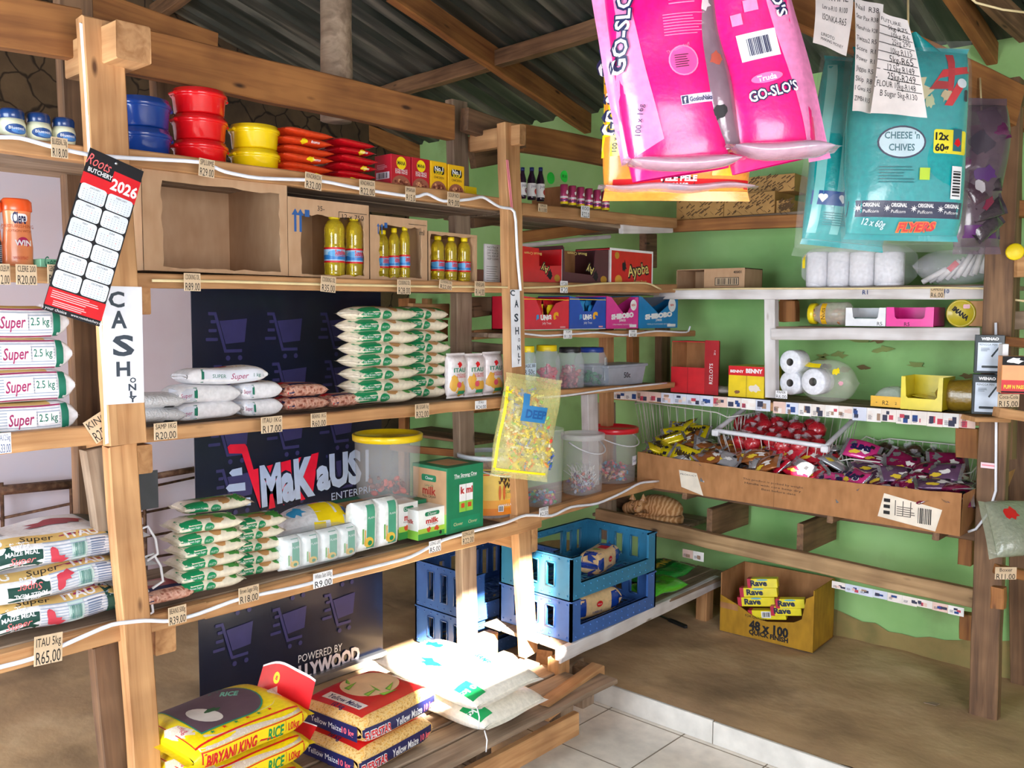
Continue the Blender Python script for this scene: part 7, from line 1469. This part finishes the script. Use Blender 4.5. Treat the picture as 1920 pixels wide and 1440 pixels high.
fr.art(FRONT(-.003), [(rr, LBL)]+[(rc(W_*.305, .05+.028*k, W_*.322, .066+.028*k), INK) for k in range(3)]+[(rc(W_*(.335+.02*k), .05, W_*(.337+.02*k), .12), INK) for k in range(3)]+bars(W_*.395, .03, W_*.43, .1, 8, INK)+lines(W_*.34, .05, W_*.39, .1, 5, c('6a6058', .8)), h=.0008)
fr.build('front_wall', tr_)
# snack packets, heaped
def snack_mesh(col, seed, txt=None, tcol=None, silver=True):
    mb = MB(); mt = c(col, .2, bmp=.5, bs=25, coat=.9, metal=.25); SV = c('c8ccd4', .15, metal=.8, bmp=.5)
    tp = [(squig(seed, .025, -.012, .015, asp=1.6, amt=.6), c('e8e4e0', .3)), (squig(seed+3, -.045, .02, .018, amt=.6), SV), (squig(seed+7, -.02, -.03, .012, asp=2), c('e8c83a', .3)), (rc(.04, .01, .06, .03), BLK)]
    if txt: tp.append(('T', txt, 0, -.0, .04, tcol or WHT, dict(bold=.08, w=.1)))
    bag(mb, .15, .11, .04, mt, n=2, k=2.6, seed=seed, lump=.011, top=tp, seal=.016, sealmat=SV if silver else mt, nu=12, nv=14, step=.03, end=.08); return mb
zones = [('yellow', 'e8d414', 1168, 1300, 'NikNak', '3a2a10', 22, .2), ('orange-brown', '9a5a2c', 1240, 1430, None, None, 26, .12), ('silver', 'a8a8ac', 1250, 1560, None, None, 16, .1), ('red', 'd8203a', 1390, 1540, None, None, 20, .1), ('pink', 'e03a8a', 1540, 1640, 'SLIMS', '1d1a4a', 12, .1), ('dark magenta', '8a1a4c', 1610, 1800, None, None, 26, .06), ('plum and silver', '6a4a6a', 1600, 1800, None, None, 14, .08)]
rn = random.Random(21)
for nm, col, pa, pb_, txt, tc_, n, zr_ in zones:
    protos = []
    for i in range(n):
        if i < 2: o = snack_mesh(col, i+len(nm), txt, c(tc_, .4) if tc_ else None).build('snack_packet'); protos.append(o)
        else: o = protos[i % 2].copy(); COL.objects.link(o)
        yy = .02+.3*rn.random(); px = pa+(pb_-pa)*(i+.5)/n+(rn.random()-.5)*14; X_ = PY(px, 880, Y0+yy).x
        X_ = max(x0+.07, min(x1-.06, X_)); lay = rn.random()
        o.location = (X_, Y0+.055+yy, TZ+.07+.10*lay+.22*yy+zr_*yy); o.rotation_euler = (R(rn.uniform(5, 55)), R(rn.uniform(-25, 25)), R(rn.uniform(-60, 60)))
        tag(o, f'{nm} snack packet in the heap in the long cardboard tray', 'snack packet', f'{nm} snack packets in the tray')
# wire baskets
WI = c('e6e2da', .4)
def basket(x0, x1, y0, y1, z0, z1, label, dz=0, n=12, m_=8, rim=None, r=.0028, zl_=0, zy=0):
    e = empty('wire_basket', ((x0+x1)/2, y0, z0), 0, label, 'basket'); ox, oy = (x0+x1)/2, y0
    def zt(x, y=0): return (z1-z0)+zl_*(x-ox)+zy*y
    mb = MB(); ins = .035; w2, d = (x1-x0)/2, y1-y0
    T_ = [(-w2, 0), (w2, 0), (w2, d), (-w2, d)]; Bt = [(-w2+ins, ins), (w2-ins, ins), (w2-ins, d-ins), (-w2+ins, d-ins)]
    for i in range(n+1):
        t = i/n
        for (a, b) in ((0, 1), (3, 2)):
            tx = T_[a][0]+(T_[b][0]-T_[a][0])*t; bx = Bt[a][0]+(Bt[b][0]-Bt[a][0])*t; mb.tube([(tx, T_[a][1], zt(ox+tx, T_[a][1])), (bx, Bt[a][1], 0)], r*.75, WI, 4)
        bx = Bt[0][0]+(Bt[1][0]-Bt[0][0])*t; mb.tube([(bx, Bt[0][1], 0), (bx, Bt[3][1], 0)], r*.75, WI, 4)
    for i in range(m_+1):
        t = i/m_; ty = d*t; by = ins+(d-2*ins)*t
        for s in (-1, 1): mb.tube([(s*w2, ty, zt(ox+s*w2, ty)), (s*(w2-ins), by, 0)], r*.75, WI, 4)
    mb.build('wire_mesh', e)
    mb = MB(); pts = []
    for (a, b) in ((0, 1), (1, 2), (2, 3), (3, 0)):
        for k in range(10): x = T_[a][0]+(T_[b][0]-T_[a][0])*k/10; y = T_[a][1]+(T_[b][1]-T_[a][1])*k/10; pts.append((x, y, zt(ox+x, y)-(0.0 if rim else .018*(1 if k in (0, 9) and a in (0, 2) else 0))))
    mb.tube(pts, rim or r*1.3, c('e9eaf0', .35, coat=.3) if rim else WI, 8 if rim else 5, closed=True); mb.build('rim', e)
    if rim:
        for s in (-1, 1): mb = MB(); mb.box(s*w2-.02, -.018, zt(ox+s*w2)-.03, s*w2+.02, .02, zt(ox+s*w2)+.006, c('e9eaf0', .35, coat=.3), .006); mb.build('corner_clip', e)
    return e
xa = lambda px, py, Y: PY(px, py, Y).x
basket(xa(1190, 790, 4.5), xa(1385, 790, 4.5), 4.5, 4.8, 1.1, 1.34, 'empty white wire basket at the left end of the snack tray', zl_=-.05)
basket(xa(1352, 830, 4.42), xa(1556, 850, 4.42), 4.36, 4.78, 1.12, 1.235, 'white wire basket with thick plastic rim holding red packets', rim=.013, zl_=-.04, n=14, zy=.3)
basket(xa(1572, 850, 4.42), xa(1822, 870, 4.42), 4.42, 4.78, .99, 1.165, 'white wire basket holding dark clear-bagged snacks at the right end', n=15, zl_=-.0, zy=.2)
def baggies(px0, px1, Y1, Y2, z, n, col, label, grp, knot='d8d4dc', seed=3):
    rn = random.Random(seed); protos = []
    for i in range(n):
        if i < 3:
            mb = MB(); r_ = .052; m_ = c(col, .2, bmp=.9, bs=90, coat=.9); g = wob(i, .008, 30)
            mb.surf(lambda u, v: Vector((r_*math.cos(u)*math.sin(v), r_*math.sin(u)*math.sin(v), r_*.85*math.cos(v)+r_))+g(Vector((math.cos(u)*.1, math.sin(u)*.1, v*.1))), 0, 2*math.pi, 12, .02, math.pi-.02, 9, m_)
            FK = film(knot, .3, .15, .7); mb.surf(lambda u, v: Vector(((.005+.014*v)*math.cos(u)*(1+.3*math.sin(3*u)), (.005+.012*v)*math.sin(u), r_*1.7+.025*v)), 0, 2*math.pi, 12, 0, 1, 3, FK); o = mb.build('snack_bag'); protos.append(o)
        else: o = protos[i % 3].copy(); COL.objects.link(o)
        t = (i+.5)/n; Yy = Y1+(Y2-Y1)*((i*7) % 5)/4; o.location = (PY(px0+(px1-px0)*t, 840, Yy).x, Yy, z+.03*rn.random()+.28*(Yy-Y1)); o.rotation_euler = (R(rn.uniform(-30, 30)), R(rn.uniform(-40, 40)), rn.random()*6)
        tag(o, label, 'snack bag', grp)
baggies(1385, 1540, 4.43, 4.7, 1.135, 26, 'b8202c', 'small knotted bag of red puffs in the thick-rimmed wire basket', 'knotted bags of red puffs')
baggies(1600, 1800, 4.5, 4.72, 1.01, 24, '3c2c22', 'small knotted clear bag of dark snacks in the right wire basket', 'knotted bags of dark snacks', seed=5)
baggies(1620, 1790, 4.55, 4.72, 1.08, 12, '4a382c', 'small knotted clear bag of brown snacks heaped on top in the right wire basket', 'knotted bags of brown snacks on top', seed=9)

# ================================================================ HANGING BAGS (nearer, under the fascia beam)
HP = c('ff1480', .3, coat=.5, bmp=.15); LP = c('f590c4', .3, coat=.5, bmp=.15); CLR = c('cbb4c4', .12, .7, bmp=.9, bs=25, coat=1)
def hang(name, px, py, dep, label, rz=YAW): return empty(name, PD(px, py, dep), rz, label, 'snack bag')
def wrap(text, u, v, s, **k): return [('T', text, u, v, s, NAVY, dict(k, bold=.1)), ('T', text, u, v, s, WHT, dict(k, bold=.02))]
def shiftart(items, du, dv): return [(x[0], x[1], x[2]+du, x[3]+dv)+tuple(x[4:]) if x[0] == 'T' else ([(max(-.9, u+du), v+dv) for u, v in x[0]], x[1]) for x in items]
# yellow and orange bag behind
hb = hang('multipack_bag', 1278, -100, 2.75, 'yellow and orange snack multipack hanging behind the two pink ones')
OY = c('f9a03a', .3, coat=.5, bmp=.15); YB = c('f4e21a', .3, coat=.5, bmp=.15)
it = [(rc(-.235, -.27, -.16, .5), YB), (rc(-.2, -.365, .22, -.34), RED), (ell(0, -.35, .05, .022), INK), ('T', 'PELE PELE', .0, -.338, .022, WHT, dict(bold=.05, w=.11)), ('T', 'NAKS', .0, -.36, .022, WHT, dict(bold=.05, w=.06)), (rc(.1, -.33, .17, -.3), YB)]
it += wrap('GO-SLO\'S', -.2, .12, .085, rot=80, w=.3)+wrap('GO-SLO\'S', -.205, -.1, .075, rot=86, w=.22)+[('T', '100 x 20g', -.2, -.22, .02, NAVY, dict(rot=88))]
hangbag(hb, 'bag_body', .47, .74, .14, OY, it, n=2.4, k=6, seed=4, lump=.008, end=.3, seal=.03)
mb = MB(); mb.M = Matrix.Translation((0, 0, -.74)); bag(mb, .46, .1, .03, CLR, n=2, k=3, seed=3, lump=.008, seal=.02); mb.build('clear_base', hb)
for h_ in (hb,): mb = MB(); mb.tube([(0, 0, -.02), (.0, .02, .3)], .004, WHT, 5); mb.build('hanging_string', h_)
# pink bag A
ha = hang('multipack_bag', 1248, -118, 2.5, 'bright pink snack multipack with round seal and barcode-free panel, left of the two pink ones')
ti = R(9); W_, H_ = .29, .66
it = [([(-.16, -.25), (-.04, -.2), (-.1, .33), (-.18, .33)], LP), (ell(.045, .0, .042, .042, 22), LP), (ell(.045, 0, .038, .038, 22), c('ff5aa8', .3)), ('T', 'The Good Stuff', .035, .035, .012, LP, dict(w=.07, rot=15)), (rc(.02, -.12, .11, -.095), c('dfd4f0', .4)), (rc(.022, -.118, .04, -.097), NAVY), ('T', 'f', .031, -.108, .02, WHT, dict(bold=.05)), ('T', 'GoslosNaks', .076, -.108, .018, NAVY, dict(bold=.02, w=.065))]
it += lines(.0, .07, .13, .13, 8, LP, 3, .3)+lines(.02, .15, .12, .24, 9, LP, 4, .3)+[(r0, INK) for r0, _ in lines(.02, -.018, .07, .02, 6, INK, 4, .3)]
it += wrap("GO-SLO'S", -.11, .12, .052, rot=78, w=.26)+[('T', '100 x 16g', -.1, -.14, .022, NAVY, dict(rot=75))]
hangbag(ha, 'bag_body', W_, H_, .13, HP, shiftart(it, 0, -.03), n=2.4, k=7, seed=5, lump=.008, end=.35, seal=.0, tilt=-ti, xoff=.0)
mb = MB(); o_ = Vector((math.sin(ti)*H_*.52, -.065, -H_+.015)); mb.M = Matrix.Translation(o_) @ Matrix.Rotation(R(-2), 4, 'Y'); bag(mb, .3, .1, .045, CLR, n=2, k=3, seed=9, lump=.012, seal=.02, top=None); mb.build('clear_base', ha)
# pink bag B
hc = hang('multipack_bag', 1418, -115, 2.52, 'bright pink snack multipack with white barcode panel, right of the two pink ones')
it = [([(.09, -.3), (.16, -.3), (.13, .33), (.03, .33)], LP), (rc(-.055, -.0, .055, .075), WHT)]+bars(-.03, .012, .035, .06, 14, NAVY)+[(ell(.0, -.055, .045, .014), c('ff7ab8', .3)), ('T', 'Truda', 0, -.055, .022, WHT, dict(bold=.02))]+wrap("GO-SLO'S", .01, -.095, .04, w=.14, rot=3)+wrap("GO-SLO'S", .07, .2, .045, rot=-80, w=.2)+[(rc(-.05, .18, -.03, .28), RED), (rc(-.02, .13, .02, .16), LP), (ell(0, .19, .014, .014), LP), (rc(-.06, .1, -.03, .13), LP)]
hangbag(hc, 'bag_body', .26, .63, .13, HP, shiftart(it, .0, -.03), n=2.4, k=7, seed=15, lump=.008, end=.35, seal=.0, tilt=-R(13))
mb = MB(); mb.M = Matrix.Translation((math.sin(R(13))*.3, -.065, -.615)); bag(mb, .27, .1, .05, CLR, n=2, k=3, seed=12, lump=.012, seal=.02); mb.build('clear_base', hc)
# gap between the pink bags shows the clear, silvery side
mb = MB(); bag_ = hangbag(hc, 'clear_side', .1, .6, .1, c('8a7480', .15, .85, bmp=.9, bs=20, coat=.9), [(squig(3, 0, .1, .02), c('d8c8cc', .2)), (squig(4, .01, -.05, .018), c('c05a4a', .3)), (squig(5, -.01, -.2, .02), BLK), (squig(7, 0, .2, .02), c('d8308a', .3))], n=2, k=5, seed=17, lump=.012, end=.4, seal=0, tilt=-R(11), xoff=-.135, yoff=-.02)
# teal bags
TL = c('12a0a4', .25, coat=.6, bmp=.2); TLS = c('7fd0cf', .25, coat=.6); DN = c('16244a', .35)
hd = hang('snack_multipack', 1704, 100, 3.1, 'teal snack multipack with oval cheese and chives badge and red plane, in front')
it = [(rc(-.2, -.255, .2, -.2), DN), (ell(-.045, -.005, .08, .055, 26), DN), (ell(-.045, -.005, .074, .049, 26), c('c8e4ee', .35)), ('T', "CHEESE 'n", -.045, .018, .032, c('1a6a78', .4), dict(bold=.02, w=.115)), ('T', 'CHIVES', -.045, -.022, .032, c('1a6a78', .4), dict(bold=.02, w=.085)),
      (rrect(.06, -.04, .185, .04, .008), c('f0e23a', .4)), ('T', '12x', .09, .017, .034, INK, dict(bold=.04)), ('T', '60g', .09, -.02, .034, INK, dict(bold=.04)), (rc(.13, -.03, .165, .045), c('2f6a78', .4)), (squig(4, .148, .0, .013), RED),
      (squig(1, -.1, .13, .035, asp=1.2, amt=.2), c('d8a880', .4)), (squig(2, -.02, .17, .045, asp=1.2, amt=.35), c('cfc9a0', .4)), (squig(3, .04, .13, .022, asp=.7), c('b8c49a', .4)), (squig(5, .095, .15, .02, amt=.5), c('c8b890', .4)),
      ([(.04, .18), (.07, .21), (.19, .24), (.2, .265), (.08, .24)], c('d8202a', .35)), ([(.1, .17), (.12, .17), (.13, .3), (.1, .3)], c('c01a24', .35)), ([(.09, .12), (.12, .12), (.17, .2), (.14, .21)], c('d8202a', .35)), (ell(.155, .2, .02, .016), c('dfeaf0', .4)), (rrect(.168, .14, .182, .18, .005), INK), ([(.03, .17), (.06, .2), (.1, .2), (.1, .175)], c('b01820', .35)),
      (rc(.13, -.19, .17, -.08), WHT)]+bars(.135, -.18, .165, -.09, 9, INK, vert=False)+lines(-.12, -.14, .0, -.08, 6, c('0d6a70', .4), 2, .3)+[(rc(.015, -.13, .05, -.09), c('b8d83a', .4))]
for k in range(4): u = -.15+k*.092; it += [('T', 'ORIGINAL', u+.012, -.215, .018, WHT, dict(bold=.03, w=.055)), ('T', 'Puffcorn', u+.012, -.236, .015, WHT, dict(w=.05)), (star(u-.028, -.226, .013, 8, .3), WHT)]
it += [('T', 'FLYERS', .03, -.285, .04, c('f07a1a', .35), dict(bold=.1, w=.13, rot=2)), ('T', 'FLYERS', .03, -.285, .038, c('d8202a', .35), dict(bold=.04, w=.125, rot=2)), ('T', '12 x 60g', -.12, -.275, .03, c('c8e4ee', .35), dict(bold=.02, w=.08, rot=-8))]
hangbag(hd, 'bag_body', .41, .62, .17, TL, it, n=2.6, k=5, seed=6, lump=.006, end=.35, seal=.02, tilt=R(1))
hangbag(hd, 'clear_outer_film', .44, .66, .19, film('ffffff', .06, .06, 1.0), None, n=2.3, k=4, seed=7, lump=.008, end=.3, seal=.03, zoff=.01)
mb = MB(); mb.surf(lambda u, v: Vector((.05*v*math.cos(u)+.08*v, .02*math.sin(u), .0+.09*(1-v)-.01)), 0, 6.283, 12, .15, 1, 5, TL); mb.build('gathered_top', hd)
he = hang('snack_multipack', 1606, 122, 3.25, 'teal and pale striped snack multipack hanging behind the papers, left of the other teal one')
it = [(rc(-.14+.075*k, -.3, -.11+.075*k, .3), TLS) for k in range(4)]+[(rc(-.145, -.2, .145, -.15), c('1c4f96', .35)), ([(.02, -.06), (.14, -.1), (.14, .02), (.05, .0)], c('1c3f86', .35)), (star(-.02, -.02, .035, 7, .5), DN)]
for k in range(4): u = -.11+k*.07; it += [(ell(u-.007, -.17, .009, .009, 10), WHT), (ell(u+.007, -.17, .009, .009, 10), WHT), ([(u-.015, -.174), (u+.015, -.174), (u, -.192)], WHT)]
it += lines(-.1, -.27, .1, -.22, 6, c('0d7a80', .4), 2, .3)
hangbag(he, 'bag_body', .31, .64, .14, TL, it, n=2.4, k=5, seed=8, lump=.007, end=.25, seal=.02, tilt=R(6)); hangbag(he, 'clear_outer_film', .36, .68, .15, film('ffffff', .08, .08, 1.0), None, n=2, k=4, seed=9, lump=.01, end=.25, seal=.03, tilt=R(6))
hp = hang('snack_multipack', 1842, 200, 3.6, 'clear purple-edged bag of dark snack packets hanging beside the right post')
hangbag(hp, 'bag_film', .2, .56, .12, c('6a5866', .2, .75, bmp=1.0, bs=14, coat=1), [(rc(-.1, -.25, .1, -.2), c('5a2068', .3)), (squig(3, .0, .0, .03, asp=1.4), c('5a3078', .3)), (squig(4, .03, -.12, .03), c('8a2a4a', .3)), (squig(6, -.03, .12, .04, amt=.5), c('4a4450', .2)), (squig(8, -.02, -.05, .03, amt=.5), c('c8c4cc', .2))], n=2, k=4, seed=11, lump=.016, end=.2, seal=.03)
for i in range(7):
    mb = MB(); mb.M = Matrix.Translation(((rn.random()-.5)*.06, -.02, -.08-.065*i)) @ Matrix.Rotation(R(80), 4, 'X') @ Matrix.Rotation(rn.random()*3, 4, 'Z'); bag(mb, .12, .09, .03, c(rn.choice(['4a3040', '6a2a58', '3a3038']), .2, bmp=.6, coat=.9), n=2, k=2.6, seed=i, lump=.01, seal=.012, nu=10, nv=12); mb.build('snack_packet', loc=hp.location, rz=YAW, label=f'dark snack packet inside the purple-edged hanging bag, number {i+1} from the top'.replace('number 1 from the top', 'topmost').replace('number 7 from the top', 'lowest'), cat='snack packet', group='dark packets in the purple-edged bag')
for h_ in (hd, he, hp): mb = MB(); mb.tube([(0, 0, -.05), (.0, .03, .25 if h_ is not hp else .12)], .004, CANE, 5); mb.build('hanging_string', h_)
# price list papers pinned under the beam
PPR = c('efe9e6', .7)
def paper(corners, dep, rows, label, sz, lined=True, al='l'):
    P_ = [PD(x, y, dep) for x, y in corners]; o = (P_[0]+P_[1]+P_[2]+P_[3])/4
    def f(u, v, h):   # bilinear sheet with a slight curl; u right 0..1, v up 0..1
        top = P_[0].lerp(P_[1], u); bot = P_[3].lerp(P_[2], u); p = bot.lerp(top, v); nrm = -FW
        return p+nrm*(.012*math.sin(v*3.1)+.006*math.sin(u*5+v*3)+h)-o
    mb = MB(); mb.surf(lambda u, v: f(u, v, 0), 0, 1, 8, 0, 1, 12, PPR)
    w_ = (P_[1]-P_[0]).length; h_ = (P_[0]-P_[3]).length; it = []
    for u, v, t, s in rows:
        vt, tt, wd = text2d(t); it.append((t, u, v, s))
    for t, u, v, s in it:
        v2, tt, wd = text2d(t)
        sx_ = min(s, .9*w_*(.95-u)/wd)
        q = lambda p: (u+p[0]*sx_/w_, v+(p[1]-.35)*s/h_)
        polys = [[q(v2[i]) for i in tri] for tri in tt]
        ofs = len(mb.v)
        for pl_ in polys:
            k = len(mb.v); mb.v += [f(a, b, .0006) for a, b in pl_]; mb.f.append([k, k+1, k+2]); mb.m.append(INK); mb.smooth.append(False)
    if lined:
        for i in range(1, lined): 
            v = i/lined*.78+.16; k = len(mb.v); mb.v += [f(0.0, v, .0005), f(.97, v-.012, .0005), f(.97, v-.005, .0005), f(0.0, v+.007, .0005)]; mb.f.append([k, k+1, k+2, k+3]); mb.m.append(INK); mb.smooth.append(False)
    mb.build('price_list', loc=o, label=label, cat='paper', group='handwritten price lists')
paper([(1527, -30), (1600, -25), (1588, 104), (1524, 80)], 2.95, [(.2, .8, 'AIRTIME', .03), (.2, .62, 'Lev x-R10  R100', .022), (.2, .45, 'ISONKA-R65', .028), (.2, .17, 'LINOTO', .014), (.2, .1, 'MAKING MONEY', .012)], 'white handwritten price list, leftmost of the three above the teal bags', .02, lined=0)
paper([(1602, -5), (1655, 10), (1634, 212), (1598, 208)], 2.93, [(.05, .93, 'Nail  R38', .026), (.05, .84, 'Star Pax R38', .022), (.05, .74, 'MamaPride R28', .02), (.05, .64, 'Twizza2 R5', .022), (.05, .55, 'Score  R1', .022), (.05, .46, 'Power  R1', .022), (.05, .37, 'Jiggas R5', .022), (.05, .28, 'Skip  R8', .024), (.05, .2, 'I Gwai R5', .022), (.05, .11, 'ZIMBA R15', .022)], 'narrow handwritten price list, middle one above the teal bags', .02, lined=0)
paper([(1650, 20), (1700, 40), (1740, 220), (1632, 212)], 2.9, [(.05, .93, 'FUTURE', .018), (.3, .87, '5kg R75', .022), (.4, .8, '10kg R6', .024), (.4, .73, '25kg 290', .028), (.35, .635, '10kg R115', .028), (.3, .545, '5kg-R65', .034), (.25, .455, '12.5kg R149', .032), (.25, .37, '25kg-R249', .034), (.04, .285, 'FLOUR 10kg-R148', .028), (.12, .195, 'B Sugar 5kg-R130', .028)], 'wide ruled handwritten price list, rightmost one above the teal bags', .02, lined=9)
# remove the helper text object
bpy.data.objects.remove(_to)
# sunlight through a small roof gap falling on the snack tray
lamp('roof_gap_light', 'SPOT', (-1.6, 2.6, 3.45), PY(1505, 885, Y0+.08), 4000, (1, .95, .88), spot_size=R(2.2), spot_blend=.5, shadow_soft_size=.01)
